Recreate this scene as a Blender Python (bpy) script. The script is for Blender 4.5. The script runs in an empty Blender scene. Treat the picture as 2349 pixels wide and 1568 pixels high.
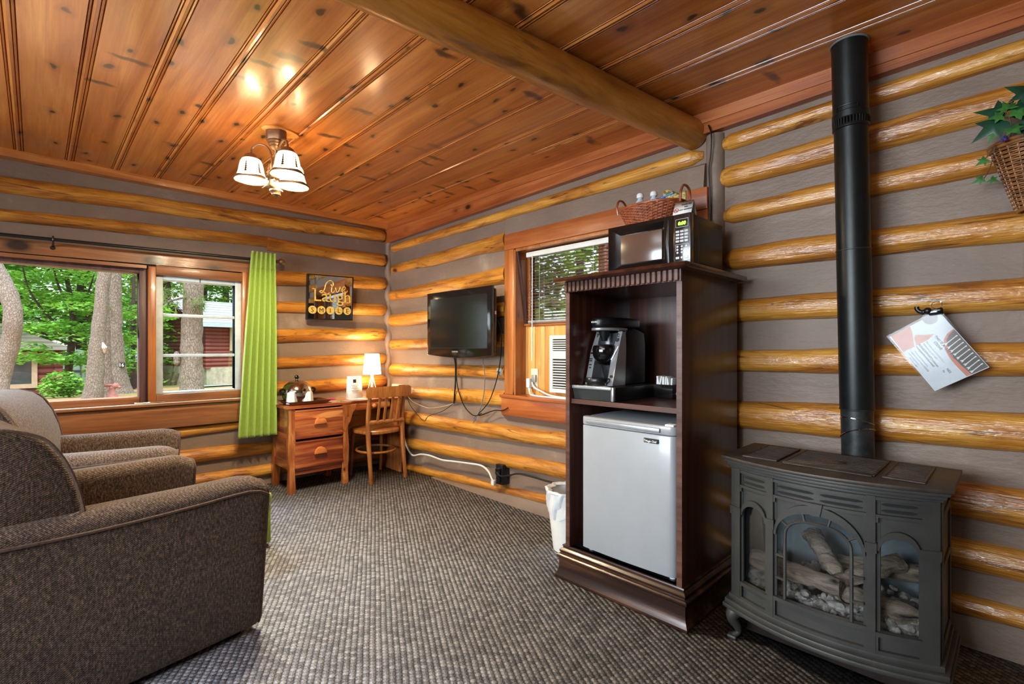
WORLD_STR, SUN_STR, WIN_P, BACK_P, BULB_P, LAMP_P, ROOM_P, EXPO, WB, WT = 1.3, 2.6, 400, 150, 62, 28, 22, 1.0, 5950, 5
import bpy, bmesh, math, random
from mathutils import Vector, Matrix, noise

random.seed(11)
PI = math.pi
SC = bpy.context.scene
COL = SC.collection

# ------------------------------------------------------------------ mesh builder
class MB:
    def __init__(s):
        s.v = []; s.f = []; s.mi = []
    def add(s, vs, fs, mi=0, M=None):
        o = len(s.v)
        if M is not None:
            vs = [M @ Vector(p) for p in vs]
        s.v += [tuple(p) for p in vs]
        s.f += [tuple(i + o for i in f) for f in fs]
        s.mi += [mi] * len(fs)
        return s
    def box(s, x0, y0, z0, x1, y1, z1, bev=0.0, seg=2, M=None, mi=0):
        if x0 > x1: x0, x1 = x1, x0
        if y0 > y1: y0, y1 = y1, y0
        if z0 > z1: z0, z1 = z1, z0
        if bev <= 0:
            vs = [(x0,y0,z0),(x1,y0,z0),(x1,y1,z0),(x0,y1,z0),(x0,y0,z1),(x1,y0,z1),(x1,y1,z1),(x0,y1,z1)]
            fs = [(0,3,2,1),(4,5,6,7),(0,1,5,4),(1,2,6,5),(2,3,7,6),(3,0,4,7)]
            return s.add(vs, fs, mi, M)
        bm = bmesh.new()
        bmesh.ops.create_cube(bm, size=1.0)
        for v in bm.verts:
            v.co = Vector(((x0+x1)/2 + v.co.x*(x1-x0), (y0+y1)/2 + v.co.y*(y1-y0), (z0+z1)/2 + v.co.z*(z1-z0)))
        b = min(bev, 0.49*min(x1-x0, y1-y0, z1-z0))
        bmesh.ops.bevel(bm, geom=bm.edges[:], offset=b, segments=seg, profile=0.5, affect='EDGES')
        return s.bm(bm, mi, M)
    def bm(s, bm, mi=0, M=None):
        bm.verts.index_update()
        s.add([v.co.copy() for v in bm.verts], [tuple(v.index for v in f.verts) for f in bm.faces], mi, M)
        bm.free()
        return s
    def cyl(s, p0, p1, r0, r1=None, n=16, mi=0, cap=True):
        return s.tube([p0, p1], [r0, r0 if r1 is None else r1], n, mi=mi, cap=cap)
    def tube(s, pts, r, n=8, closed=False, mi=0, cap=True, sq=None):
        P = [Vector(p) for p in pts]
        k = len(P)
        R = r if isinstance(r, (list, tuple)) else [r]*k
        vs = []; fs = []
        up = None
        for i in range(k):
            if closed: t = P[(i+1) % k] - P[i-1]
            else: t = P[min(i+1, k-1)] - P[max(i-1, 0)]
            if t.length < 1e-9: t = Vector((0,0,1))
            t.normalize()
            if up is None:
                a = Vector((0,0,1)) if abs(t.z) < 0.9 else Vector((1,0,0))
                up = (a - t*a.dot(t)).normalized()
            else:
                up = up - t*up.dot(t)
                if up.length < 1e-6:
                    a = Vector((0,0,1)) if abs(t.z) < 0.9 else Vector((1,0,0))
                    up = a - t*a.dot(t)
                up.normalize()
            b = t.cross(up)
            for j in range(n):
                a = 2*PI*j/n
                c, d = math.cos(a), math.sin(a)
                e = 1.0 if sq is None else sq
                vs.append(P[i] + (up*c*e + b*d)*R[i])
        m = k if closed else k-1
        for i in range(m):
            for j in range(n):
                a0 = i*n + j; a1 = i*n + (j+1) % n
                b0 = ((i+1) % k)*n + j; b1 = ((i+1) % k)*n + (j+1) % n
                fs.append((a0, a1, b1, b0))
        if cap and not closed:
            fs.append(tuple(reversed(range(n))))
            fs.append(tuple(range((k-1)*n, k*n)))
        return s.add(vs, fs, mi)
    def lathe(s, prof, n=24, c=(0,0,0), M=None, mi=0, cap=True, sx=1.0, sy=1.0):
        vs = []; fs = []
        for (r, z) in prof:
            for j in range(n):
                a = 2*PI*j/n
                vs.append((c[0]+r*math.cos(a)*sx, c[1]+r*math.sin(a)*sy, c[2]+z))
        k = len(prof)
        for i in range(k-1):
            for j in range(n):
                fs.append((i*n+j, i*n+(j+1) % n, (i+1)*n+(j+1) % n, (i+1)*n+j))
        if cap:
            if prof[0][0] > 1e-5: fs.append(tuple(reversed(range(n))))
            if prof[-1][0] > 1e-5: fs.append(tuple(range((k-1)*n, k*n)))
        return s.add(vs, fs, mi, M)
    def prism(s, poly, axis, a0, a1, bev=0.0, seg=2, mi=0, M=None):
        """poly: list of (p,q); axis 'x': (y,z), 'y': (x,z), 'z': (x,y)"""
        bm = bmesh.new()
        def co(p, a):
            return {'x': (a, p[0], p[1]), 'y': (p[0], a, p[1]), 'z': (p[0], p[1], a)}[axis]
        A = [bm.verts.new(co(p, a0)) for p in poly]
        B = [bm.verts.new(co(p, a1)) for p in poly]
        n = len(poly)
        fa = bm.faces.new(A); fb = bm.faces.new(list(reversed(B)))
        for i in range(n):
            bm.faces.new((A[i], B[i], B[(i+1) % n], A[(i+1) % n]))
        bmesh.ops.recalc_face_normals(bm, faces=bm.faces[:])
        if bev > 0:
            eds = list(set(fa.edges[:] + fb.edges[:]))
            bmesh.ops.bevel(bm, geom=eds, offset=bev, segments=seg, profile=0.5, affect='EDGES', clamp_overlap=True)
        return s.bm(bm, mi, M)
    def grid(s, fn, nu, nv, mi=0, wrapu=False):
        vs = [fn(i/nu, j/nv) for i in range(nu + (0 if wrapu else 1)) for j in range(nv+1)]
        fs = []
        w = nv+1
        tot = nu if wrapu else nu+1
        for i in range(nu):
            i2 = (i+1) % tot
            for j in range(nv):
                fs.append((i*w+j, i2*w+j, i2*w+j+1, i*w+j+1))
        return s.add(vs, fs, mi)
    def ball(s, c, r, nu=16, nv=10, mi=0, M=None):
        rx, ry, rz = r if isinstance(r, (tuple, list)) else (r, r, r)
        prof = []
        vs = []; fs = []
        for i in range(nv+1):
            t = PI*i/nv
            for j in range(nu):
                a = 2*PI*j/nu
                vs.append((c[0]+rx*math.sin(t)*math.cos(a), c[1]+ry*math.sin(t)*math.sin(a), c[2]-rz*math.cos(t)))
        for i in range(nv):
            for j in range(nu):
                fs.append((i*nu+j, i*nu+(j+1) % nu, (i+1)*nu+(j+1) % nu, (i+1)*nu+j))
        return s.add(vs, fs, mi, M)

ROOTM = {}
def mesh_from(name, mb, mats, M=None, sharp=38, recalc=True):
    me = bpy.data.meshes.new(name)
    vs = mb.v if M is None else [tuple(M @ Vector(p)) for p in mb.v]
    me.from_pydata(vs, [], mb.f)
    if not isinstance(mats, (list, tuple)): mats = [mats]
    for m in mats: me.materials.append(m)
    if len(mats) > 1: me.polygons.foreach_set('material_index', mb.mi)
    if recalc:
        bm = bmesh.new(); bm.from_mesh(me)
        bmesh.ops.remove_doubles(bm, verts=bm.verts[:], dist=1e-6)
        bmesh.ops.recalc_face_normals(bm, faces=bm.faces[:])
        bm.to_mesh(me); bm.free()
    me.polygons.foreach_set('use_smooth', [True]*len(me.polygons))
    if sharp is not None:
        me.set_sharp_from_angle(angle=math.radians(sharp))
    me.update()
    return me
def root_of(o):
    while o.parent: o = o.parent
    return o
def obj(name, mb, mats, parent=None, sharp=38, recalc=True, label=None):
    """mb is in world coordinates; a child is moved into its thing's frame"""
    M = None
    if parent is not None:
        M = ROOTM.get(root_of(parent).name)
        if M is not None: M = M.inverted()
    o = bpy.data.objects.new(name, mesh_from(name, mb, mats, M, sharp, recalc))
    COL.objects.link(o)
    if parent is not None: o.parent = parent
    if label: o['label'] = label
    return o
def tag(o, label, cat, group=None, kind=None):
    if label: o['label'] = label
    if cat: o['category'] = cat
    if group: o['group'] = group
    if kind: o['kind'] = kind
    return o
def thing(name, label, cat, loc, rotz=0.0, group=None):
    o = bpy.data.objects.new(name, None); COL.objects.link(o)
    o.empty_display_size = 0.05
    o.location = loc; o.rotation_euler = (0, 0, rotz)
    ROOTM[o.name] = Matrix.Translation(loc) @ Matrix.Rotation(rotz, 4, 'Z')
    return tag(o, label, cat, group)
def single(name, mb, mats, label, cat, group=None, sharp=38, recalc=True):
    """a thing that is one mesh; origin moved to its base centre"""
    xs = [p[0] for p in mb.v]; ys = [p[1] for p in mb.v]; zs = [p[2] for p in mb.v]
    c = Vector(((min(xs)+max(xs))/2, (min(ys)+max(ys))/2, min(zs)))
    o = bpy.data.objects.new(name, mesh_from(name, mb, mats, Matrix.Translation(-c), sharp, recalc))
    COL.objects.link(o); o.location = c
    ROOTM[o.name] = Matrix.Translation(c)
    return tag(o, label, cat, group)
def struct(name, mb, mats, parent=None, sharp=38, recalc=True):
    o = obj(name, mb, mats, parent, sharp, recalc)
    if parent is None: o['kind'] = 'structure'
    return o
def copy_tree(o, parent=None):
    c = o.copy(); COL.objects.link(c); c.parent = parent
    for ch in list(o.children): copy_tree(ch, c)
    return c

def text_mb(string, size, M, extrude=0.0004, align='LEFT', shear=0.0, bold=0.0, mb=None, sx=1.0):
    cu = bpy.data.curves.new('lettering', 'FONT')
    cu.body = string; cu.size = size; cu.extrude = extrude; cu.align_x = align
    cu.shear = shear; cu.offset = bold; cu.resolution_u = 3
    ob = bpy.data.objects.new('lettering_temp', cu); COL.objects.link(ob)
    dg = bpy.context.evaluated_depsgraph_get()
    me = ob.evaluated_get(dg).to_mesh()
    mb = mb or MB()
    S = Matrix.Diagonal((sx, 1, 1, 1))
    mb.add([v.co.copy() for v in me.vertices], [tuple(p.vertices) for p in me.polygons], 0, M @ S)
    bpy.data.objects.remove(ob, do_unlink=True)
    bpy.data.curves.remove(cu)
    return mb
def frame_m(o, x, y):
    x = Vector(x).normalized(); y = Vector(y); y = (y - x*y.dot(x)).normalized(); z = x.cross(y)
    return Matrix(((x.x, y.x, z.x, o[0]), (x.y, y.y, z.y, o[1]), (x.z, y.z, z.z, o[2]), (0, 0, 0, 1)))
def lerp(a, b, t): return a + (b-a)*t
def smooth_path(pts, n=8):
    P = [Vector(p) for p in pts]
    out = []
    for i in range(len(P)-1):
        p0 = P[max(i-1, 0)]; p1 = P[i]; p2 = P[i+1]; p3 = P[min(i+2, len(P)-1)]
        for k in range(n):
            t = k/n
            out.append(0.5*((2*p1) + (p2-p0)*t + (2*p0-5*p1+4*p2-p3)*t*t + (3*p1-p0-3*p2+p3)*t*t*t))
    out.append(P[-1])
    return out

# ------------------------------------------------------------------ materials
def srgb(r, g, b, a=1.0):
    def f(c):
        c = c/255.0
        return c/12.92 if c <= 0.04045 else ((c+0.055)/1.055)**2.4
    return (f(r), f(g), f(b), a)
class NT:
    def __init__(s, name):
        s.m = bpy.data.materials.new(name); s.m.use_nodes = True
        s.t = s.m.node_tree; s.n = s.t.nodes; s.l = s.t.links
        s.n.clear()
        s.out = s.n.new('ShaderNodeOutputMaterial')
        s.b = s.n.new('ShaderNodeBsdfPrincipled')
        s.l.new(s.b.outputs[0], s.out.inputs[0])
    def node(s, t, **kw):
        n = s.n.new(t)
        for k, v in kw.items(): setattr(n, k, v)
        return n
    def setin(s, n, key, v):
        if v is None: return
        if isinstance(v, bpy.types.NodeSocket): s.l.new(v, n.inputs[key])
        else: n.inputs[key].default_value = v
    def math(s, op, a, b=None, c=None, clamp=False):
        n = s.node('ShaderNodeMath', operation=op); n.use_clamp = clamp
        s.setin(n, 0, a); s.setin(n, 1, b); s.setin(n, 2, c)
        return n.outputs[0]
    def mix(s, f, a, b, blend='MIX'):
        n = s.node('ShaderNodeMix', data_type='RGBA', blend_type=blend)
        s.setin(n, 0, f); s.setin(n, 6, a); s.setin(n, 7, b)
        return n.outputs[2]
    def ramp(s, f, stops, interp='LINEAR'):
        n = s.node('ShaderNodeValToRGB'); n.color_ramp.interpolation = interp
        els = n.color_ramp.elements
        while len(els) < len(stops): els.new(0.5)
        for e, (p, c) in zip(els, stops):
            e.position = p; e.color = c if len(c) == 4 else (*c, 1)
        s.l.new(f, n.inputs[0])
        return n.outputs[0]
    def coord(s, scale=(1,1,1), rot=(0,0,0), loc=(0,0,0), rnd=False):
        t = s.node('ShaderNodeTexCoord').outputs['Object']
        if rnd:
            oi = s.node('ShaderNodeObjectInfo')
            mu = s.node('ShaderNodeVectorMath', operation='SCALE'); mu.inputs[0].default_value = (13.1, 7.7, 9.3)
            s.l.new(oi.outputs['Random'], mu.inputs['Scale'])
            ad = s.node('ShaderNodeVectorMath', operation='ADD')
            s.l.new(t, ad.inputs[0]); s.l.new(mu.outputs[0], ad.inputs[1]); t = ad.outputs[0]
        m = s.node('ShaderNodeMapping')
        m.inputs['Scale'].default_value = scale; m.inputs['Rotation'].default_value = rot; m.inputs['Location'].default_value = loc
        s.l.new(t, m.inputs[0])
        return m.outputs[0]
    def noise(s, vec, scale=5, detail=3, rough=0.5, dist=0.0):
        n = s.node('ShaderNodeTexNoise')
        s.l.new(vec, n.inputs['Vector'])
        n.inputs['Scale'].default_value = scale; n.inputs['Detail'].default_value = detail
        n.inputs['Roughness'].default_value = rough; n.inputs['Distortion'].default_value = dist
        return n.outputs[0]
    def bump(s, h, strength=0.3, dist=0.01):
        n = s.node('ShaderNodeBump'); n.inputs['Strength'].default_value = strength; n.inputs['Distance'].default_value = dist
        s.l.new(h, n.inputs['Height']); s.l.new(n.outputs[0], s.b.inputs['Normal']); s.l.new(n.outputs[0], s.b.inputs['Coat Normal'])
    def set(s, color=None, rough=None, metal=None, coat=None, coat_rough=None, spec=None, emit=None, estr=None, alpha=None, trans=None, sheen=None):
        for k, v in (('Base Color', color), ('Roughness', rough), ('Metallic', metal), ('Coat Weight', coat), ('Coat Roughness', coat_rough),
                     ('Specular IOR Level', spec), ('Emission Color', emit), ('Emission Strength', estr), ('Alpha', alpha), ('Transmission Weight', trans), ('Sheen Weight', sheen)):
            if v is not None: s.setin(s.b, k, v)
        return s
def flat(name, c, rough=0.5, metal=0.0, coat=0.0, spec=None, var=0.06, scale=12.0, bump=0.0, bscale=60, emit=None, estr=0.0, sheen=None):
    s = NT(name)
    v = s.coord()
    n = s.noise(v, scale, 4, 0.6)
    d = tuple(x*(1-var*2) for x in c[:3]) + (1,)
    e = tuple(min(1, x*(1+var*2)) for x in c[:3]) + (1,)
    col = s.ramp(n, [(0.3, d), (0.7, e)])
    s.set(color=col, rough=rough, metal=metal, coat=coat, coat_rough=0.1, spec=spec, emit=emit, estr=estr, sheen=sheen)
    if bump > 0: s.bump(s.noise(v, bscale, 3, 0.6), bump, 0.004)
    return s.m
def wood(name, lo, mid, hi, axis='X', rough=0.35, coat=0.0, along=1.2, across=16.0, knots=0.0, knot_scale=5.0, knot_col=(0.02, 0.008, 0.004, 1), rnd=True,
         bump=0.15, streak=0.35, streak_col=None, lumps=0.0, bstr=0.004, coat_rough=0.08, blot=None, crack=False, sthr=(0.56, 0.70)):
    s = NT(name)
    i = 'XYZ'.index(axis)
    sc = [across]*3; sc[i] = along
    v = s.coord(tuple(sc), rnd=rnd)
    n1 = s.noise(v, 1.0, 5, 0.62, 0.8)
    col = s.ramp(n1, [(0.32, lo), (0.5, mid), (0.68, hi)])
    sc2 = [across*9]*3; sc2[i] = along*2.5
    v2 = s.coord(tuple(sc2), rnd=rnd)
    n2 = s.noise(v2, 1.0, 3, 0.7)
    g = s.ramp(n2, [(0.35, (0.62, 0.55, 0.5, 1)), (0.6, (1, 1, 1, 1))])
    col = s.mix(streak, col, g, 'MULTIPLY')
    if streak_col is not None:
        sc3 = [across*0.55]*3; sc3[i] = along*0.8
        n3 = s.noise(s.coord(tuple(sc3), rnd=rnd, loc=(3, 5, 8)), 1.0, 4, 0.75 if sthr[0] == 0.56 else 0.45, 1.5 if sthr[0] == 0.56 else 0.3)
        f = s.ramp(n3, [(sthr[0], (0, 0, 0, 1)), (sthr[1], (1, 1, 1, 1))])
        col = s.mix(f, col, streak_col)
    if crack:
        sc6 = [13.0]*3; sc6[i] = 0.55
        n6 = s.noise(s.coord(tuple(sc6), rnd=rnd, loc=(1, 9, 4)), 1.0, 2, 0.5, 0.3)
        f = s.ramp(n6, [(0.0, (0, 0, 0, 1)), (0.585, (0, 0, 0, 1)), (0.592, (1, 1, 1, 1)), (0.600, (0, 0, 0, 1))])
        col = s.mix(f, col, srgb(52, 26, 8))
    if blot is not None:
        n4 = s.noise(s.coord((1.1, 1.1, 1.1), rnd=rnd), 1.0, 2, 0.5)
        f = s.ramp(n4, [(0.4, (0, 0, 0, 1)), (0.65, (1, 1, 1, 1))])
        col = s.mix(f, col, blot)
    if knots > 0:
        sk = [knot_scale]*3; sk[i] = knot_scale*0.55
        vo = s.node('ShaderNodeTexVoronoi'); vo.inputs['Scale'].default_value = 1.0
        s.l.new(s.coord(tuple(sk), rnd=rnd), vo.inputs['Vector'])
        f = s.ramp(vo.outputs['Distance'], [(0.0, (1, 1, 1, 1)), (0.06*knots, (1, 1, 1, 1)), (0.10*knots, (0.35, 0.35, 0.35, 1)), (0.2*knots, (0, 0, 0, 1))])
        col = s.mix(f, col, knot_col)
    s.set(color=col, rough=rough, coat=coat, coat_rough=coat_rough)
    if bump > 0:
        hgt = n2
        if lumps > 0:
            sc5 = [26.0]*3; sc5[i] = 9.0
            hgt = s.math('ADD', n2, s.math('MULTIPLY', s.noise(s.coord(tuple(sc5), rnd=rnd), 1.0, 4, 0.6), lumps))
        s.bump(hgt, bump, bstr)
    return s.m
def glassy(name, tint=(1, 1, 1, 1), refl=1.0, rough=0.0, fr=0.08):
    s = NT(name)
    s.n.remove(s.b)
    tr = s.node('ShaderNodeBsdfTransparent'); tr.inputs[0].default_value = tint
    gl = s.node('ShaderNodeBsdfGlossy'); gl.inputs['Roughness'].default_value = rough
    gl.inputs[0].default_value = (refl, refl, refl, 1)
    lw = s.node('ShaderNodeLayerWeight'); lw.inputs[0].default_value = 0.35
    f = s.math('MULTIPLY_ADD', lw.outputs['Fresnel'], 0.7, fr*0.3, clamp=True)
    mx = s.node('ShaderNodeMixShader')
    s.l.new(f, mx.inputs[0]); s.l.new(tr.outputs[0], mx.inputs[1]); s.l.new(gl.outputs[0], mx.inputs[2])
    s.l.new(mx.outputs[0], s.out.inputs[0])
    return s.m
def glow(name, c, strength, trans=0.0):
    s = NT(name)
    if trans > 0:
        tr = s.node('ShaderNodeBsdfTransparent'); tr.inputs[0].default_value = (1, .9, .75, 1)
        mx = s.node('ShaderNodeMixShader'); mx.inputs[0].default_value = trans
        s.l.new(s.b.outputs[0], mx.inputs[1]); s.l.new(tr.outputs[0], mx.inputs[2]); s.l.new(mx.outputs[0], s.out.inputs[0])
    n = s.noise(s.coord(), 20, 2)
    col = s.ramp(n, [(0.3, tuple(x*0.97 for x in c[:3])+(1,)), (0.7, c)])
    s.set(color=col, rough=0.4, emit=col, estr=strength)
    return s.m
def leafy(name, a, b, c):
    s = NT(name)
    s.n.remove(s.b)
    v = s.coord()
    n = s.noise(v, 2.3, 3, 0.6)
    n2 = s.noise(v, 17.0, 2, 0.6)
    f = s.math('ADD', s.math('MULTIPLY', n, 0.55), s.math('MULTIPLY', n2, 0.45))
    col = s.ramp(f, [(0.36, a), (0.5, b), (0.62, c)])
    d = s.node('ShaderNodeBsdfDiffuse'); s.l.new(col, d.inputs[0])
    t = s.node('ShaderNodeBsdfTranslucent'); s.l.new(s.mix(0.5, col, (0.35, 0.55, 0.04, 1)), t.inputs[0])
    g = s.node('ShaderNodeBsdfGlossy'); g.inputs['Roughness'].default_value = 0.45; g.inputs[0].default_value = (0.5, 0.5, 0.5, 1)
    m1 = s.node('ShaderNodeMixShader'); m1.inputs[0].default_value = 0.4
    s.l.new(d.outputs[0], m1.inputs[1]); s.l.new(t.outputs[0], m1.inputs[2])
    m2 = s.node('ShaderNodeMixShader'); m2.inputs[0].default_value = 0.06
    s.l.new(m1.outputs[0], m2.inputs[1]); s.l.new(g.outputs[0], m2.inputs[2])
    s.l.new(m2.outputs[0], s.out.inputs[0])
    return s.m
def bark(name, a, b, c, sz=22.0, ratio=0.4):
    s = NT(name)
    v = s.coord((sz, sz, sz*ratio))
    w = s.noise(v, 1.6, 5, 0.75)
    vo = s.node('ShaderNodeTexVoronoi', feature='DISTANCE_TO_EDGE'); vo.inputs['Scale'].default_value = 1.0
    ad = s.node('ShaderNodeVectorMath', operation='ADD'); s.l.new(v, ad.inputs[0])
    ns = s.node('ShaderNodeTexNoise'); ns.inputs['Scale'].default_value = 1.5; s.l.new(v, ns.inputs['Vector'])
    s.l.new(ns.outputs['Color'], ad.inputs[1]); s.l.new(ad.outputs[0], vo.inputs['Vector'])
    crack = s.ramp(vo.outputs['Distance'], [(0.0, (0.42, 0.42, 0.42, 1)), (0.10, (0.88, 0.88, 0.88, 1)), (0.3, (1, 1, 1, 1))])
    col = s.ramp(w, [(0.3, b), (0.55, c), (0.75, c)])
    col = s.mix(crack, a, col)
    s.set(color=col, rough=0.9)
    s.bump(s.math('ADD', crack, s.math('MULTIPLY', w, 0.8)), 0.7, 0.025)
    return s.m

def carpet_mat():
    s = NT('carpet_loop_pile')
    sep = s.node('ShaderNodeSeparateXYZ')
    t = s.node('ShaderNodeTexCoord').outputs['Object']
    ns = s.node('ShaderNodeTexNoise'); ns.inputs['Scale'].default_value = 4.0; s.l.new(t, ns.inputs['Vector'])
    off = s.node('ShaderNodeVectorMath', operation='MULTIPLY_ADD')
    s.l.new(ns.outputs['Color'], off.inputs[0]); off.inputs[1].default_value = (0.012, 0.012, 0); s.l.new(t, off.inputs[2])
    rm = s.node('ShaderNodeMapping'); rm.inputs['Rotation'].default_value = (0, 0, math.radians(-61.3)); s.l.new(off.outputs[0], rm.inputs[0]); s.l.new(rm.outputs[0], sep.inputs[0])
    u = s.math('DIVIDE', sep.outputs[0], 0.0225); vv = s.math('DIVIDE', sep.outputs[1], 0.0185)
    c = s.math('FLOOR', u)
    v = s.math('ADD', vv, s.math('MULTIPLY', s.math('PINGPONG', c, 1.0), 0.5))
    fx = s.math('SUBTRACT', s.math('SUBTRACT', u, c), 0.5)
    cv = s.math('FLOOR', v)
    fv = s.math('SUBTRACT', s.math('SUBTRACT', v, cv), 0.5)
    d = s.math('SQRT', s.math('ADD', s.math('POWER', s.math('MULTIPLY', fx, 1.08), 2.0), s.math('POWER', s.math('MULTIPLY', fv, 0.78), 2.0)))
    gap = s.ramp(d, [(0.30, (0, 0, 0, 1)), (0.62, (0.88, 0.88, 0.88, 1))])
    cmb = s.node('ShaderNodeCombineXYZ'); s.l.new(c, cmb.inputs[0]); s.l.new(cv, cmb.inputs[1])
    wn = s.node('ShaderNodeTexWhiteNoise'); s.l.new(cmb.outputs[0], wn.inputs['Vector'])
    fine = s.noise(s.coord(), 210.0, 4, 0.8)
    f = s.math('ADD', s.math('MULTIPLY', wn.outputs['Value'], 0.13), s.math('MULTIPLY', fine, 0.85))
    col = s.ramp(f, [(0.36, srgb(88, 92, 100)), (0.48, srgb(150, 155, 166)), (0.60, srgb(206, 212, 224))])
    big = s.noise(s.coord(), 1.6, 3, 0.5)
    col = s.mix(0.45, col, s.ramp(big, [(0.35, (0.72, 0.69, 0.66, 1)), (0.65, (1, 1, 1, 1))]), 'MULTIPLY')
    col = s.mix(gap, col, srgb(56, 55, 58))
    s.set(color=col, rough=0.95, spec=0.1)
    h = s.math('ADD', s.math('SUBTRACT', 1.0, s.math('MULTIPLY', d, 1.6)), s.math('MULTIPLY', fine, 0.35))
    s.bump(h, 0.75, 0.012)
    return s.m
def tweed_mat():
    s = NT('brown_tweed_upholstery')
    v = s.coord()
    p = s.coord((480, 480, 480))
    sep = s.node('ShaderNodeSeparateXYZ'); s.l.new(p, sep.inputs[0])
    a = s.math('SINE', s.math('ADD', sep.outputs[0], s.math('MULTIPLY', sep.outputs[1], 1.0)))
    b = s.math('SINE', s.math('MULTIPLY', sep.outputs[2], 2.0))
    w = s.math('MULTIPLY', a, b)
    fl = s.noise(s.coord((170, 170, 70)), 1.0, 3, 0.7)
    f = s.math('ADD', s.math('MULTIPLY', w, 0.10), fl)
    col = s.ramp(f, [(0.30, srgb(34, 25, 21)), (0.48, srgb(76, 62, 54)), (0.60, srgb(104, 87, 74)), (0.78, srgb(150, 128, 104))])
    s.set(color=col, rough=0.85, spec=0.25, sheen=0.15)
    s.bump(s.math('ADD', w, s.math('MULTIPLY', fl, 1.4)), 0.35, 0.003)
    return s.m
def ceiling_mat():
    s = NT('varnished_knotty_pine_ceiling')
    t = s.node('ShaderNodeTexCoord').outputs['Object']
    sep = s.node('ShaderNodeSeparateXYZ'); s.l.new(t, sep.inputs[0])
    idx = s.math('FLOOR', s.math('DIVIDE', s.math('ADD', sep.outputs[1], 0.25), 0.2345))
    wn = s.node('ShaderNodeTexWhiteNoise', noise_dimensions='1D'); s.l.new(idx, wn.inputs['W'])
    ofs = s.node('ShaderNodeCombineXYZ'); s.l.new(s.math('MULTIPLY', wn.outputs['Value'], 37.0), ofs.inputs[0]); s.l.new(s.math('MULTIPLY', idx, 3.7), ofs.inputs[2])
    ad = s.node('ShaderNodeVectorMath', operation='ADD'); s.l.new(t, ad.inputs[0]); s.l.new(ofs.outputs[0], ad.inputs[1])
    def mp(sc):
        m = s.node('ShaderNodeMapping'); m.inputs['Scale'].default_value = sc; s.l.new(ad.outputs[0], m.inputs[0]); return m.outputs[0]
    n1 = s.noise(mp((0.7, 9, 9)), 1.0, 5, 0.6, 0.9)
    col = s.ramp(n1, [(0.28, srgb(154, 84, 30)), (0.5, srgb(196, 122, 50)), (0.72, srgb(222, 158, 82))])
    n2 = s.noise(mp((3.0, 130, 130)), 1.0, 3, 0.65)
    col = s.mix(0.35, col, s.ramp(n2, [(0.35, (0.66, 0.56, 0.5, 1)), (0.6, (1, 1, 1, 1))]), 'MULTIPLY')
    n5 = s.noise(mp((0.5, 22, 22)), 1.0, 4, 0.7, 1.2)
    col = s.mix(0.8, col, s.ramp(n5, [(0.36, (0.78, 0.68, 0.6, 1)), (0.5, (1, 1, 1, 1)), (0.62, (1.0, 0.98, 0.95, 1))]), 'MULTIPLY')
    tone = s.ramp(wn.outputs['Value'], [(0.0, (0.78, 0.7, 0.66, 1)), (1.0, (1.06, 1.04, 1.0, 1))])
    col = s.mix(0.8, col, tone, 'MULTIPLY')
    # knots: 2D cells stretched along the boards
    vo = s.node('ShaderNodeTexVoronoi', voronoi_dimensions='2D'); vo.inputs['Scale'].default_value = 1.0; vo.inputs['Randomness'].default_value = 0.95
    nz = s.node('ShaderNodeTexNoise'); nz.inputs['Scale'].default_value = 9.0; s.l.new(t, nz.inputs['Vector'])
    wob = s.node('ShaderNodeVectorMath', operation='MULTIPLY_ADD'); s.l.new(nz.outputs['Color'], wob.inputs[0]); wob.inputs[1].default_value = (0.25, 0.35, 0)
    s.l.new(mp((3.1, 6.0, 1)), wob.inputs[2]); s.l.new(wob.outputs[0], vo.inputs['Vector'])
    kn = s.ramp(vo.outputs['Distance'], [(0.0, (1, 1, 1, 1)), (0.05, (0.95, 0.95, 0.95, 1)), (0.085, (0.3, 0.3, 0.3, 1)), (0.2, (0, 0, 0, 1))])
    gate = s.ramp(vo.outputs['Color'], [(0.35, (0, 0, 0, 1)), (0.40, (1, 1, 1, 1))])
    col = s.mix(s.math('MULTIPLY', kn, gate), col, srgb(34, 17, 10))
    # thin spike knots across the board
    v2 = s.node('ShaderNodeTexVoronoi', voronoi_dimensions='2D'); v2.inputs['Scale'].default_value = 1.0
    wob2 = s.node('ShaderNodeVectorMath', operation='MULTIPLY_ADD'); s.l.new(nz.outputs['Color'], wob2.inputs[0]); wob2.inputs[1].default_value = (0.5, 0.3, 0); s.l.new(mp((5.5, 1.9, 1)), wob2.inputs[2])
    s.l.new(wob2.outputs[0], v2.inputs['Vector'])
    k2 = s.ramp(v2.outputs['Distance'], [(0.0, (0.95, 0.95, 0.95, 1)), (0.08, (0.8, 0.8, 0.8, 1)), (0.16, (0, 0, 0, 1))])
    g2 = s.ramp(v2.outputs['Color'], [(0.60, (0, 0, 0, 1)), (0.64, (1, 1, 1, 1))])
    col = s.mix(s.math('MULTIPLY', k2, g2), col, srgb(50, 30, 20))
    s.set(color=col, rough=0.34, coat=0.55, coat_rough=0.13)
    s.bump(n2, 0.05, 0.003)
    return s.m
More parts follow.
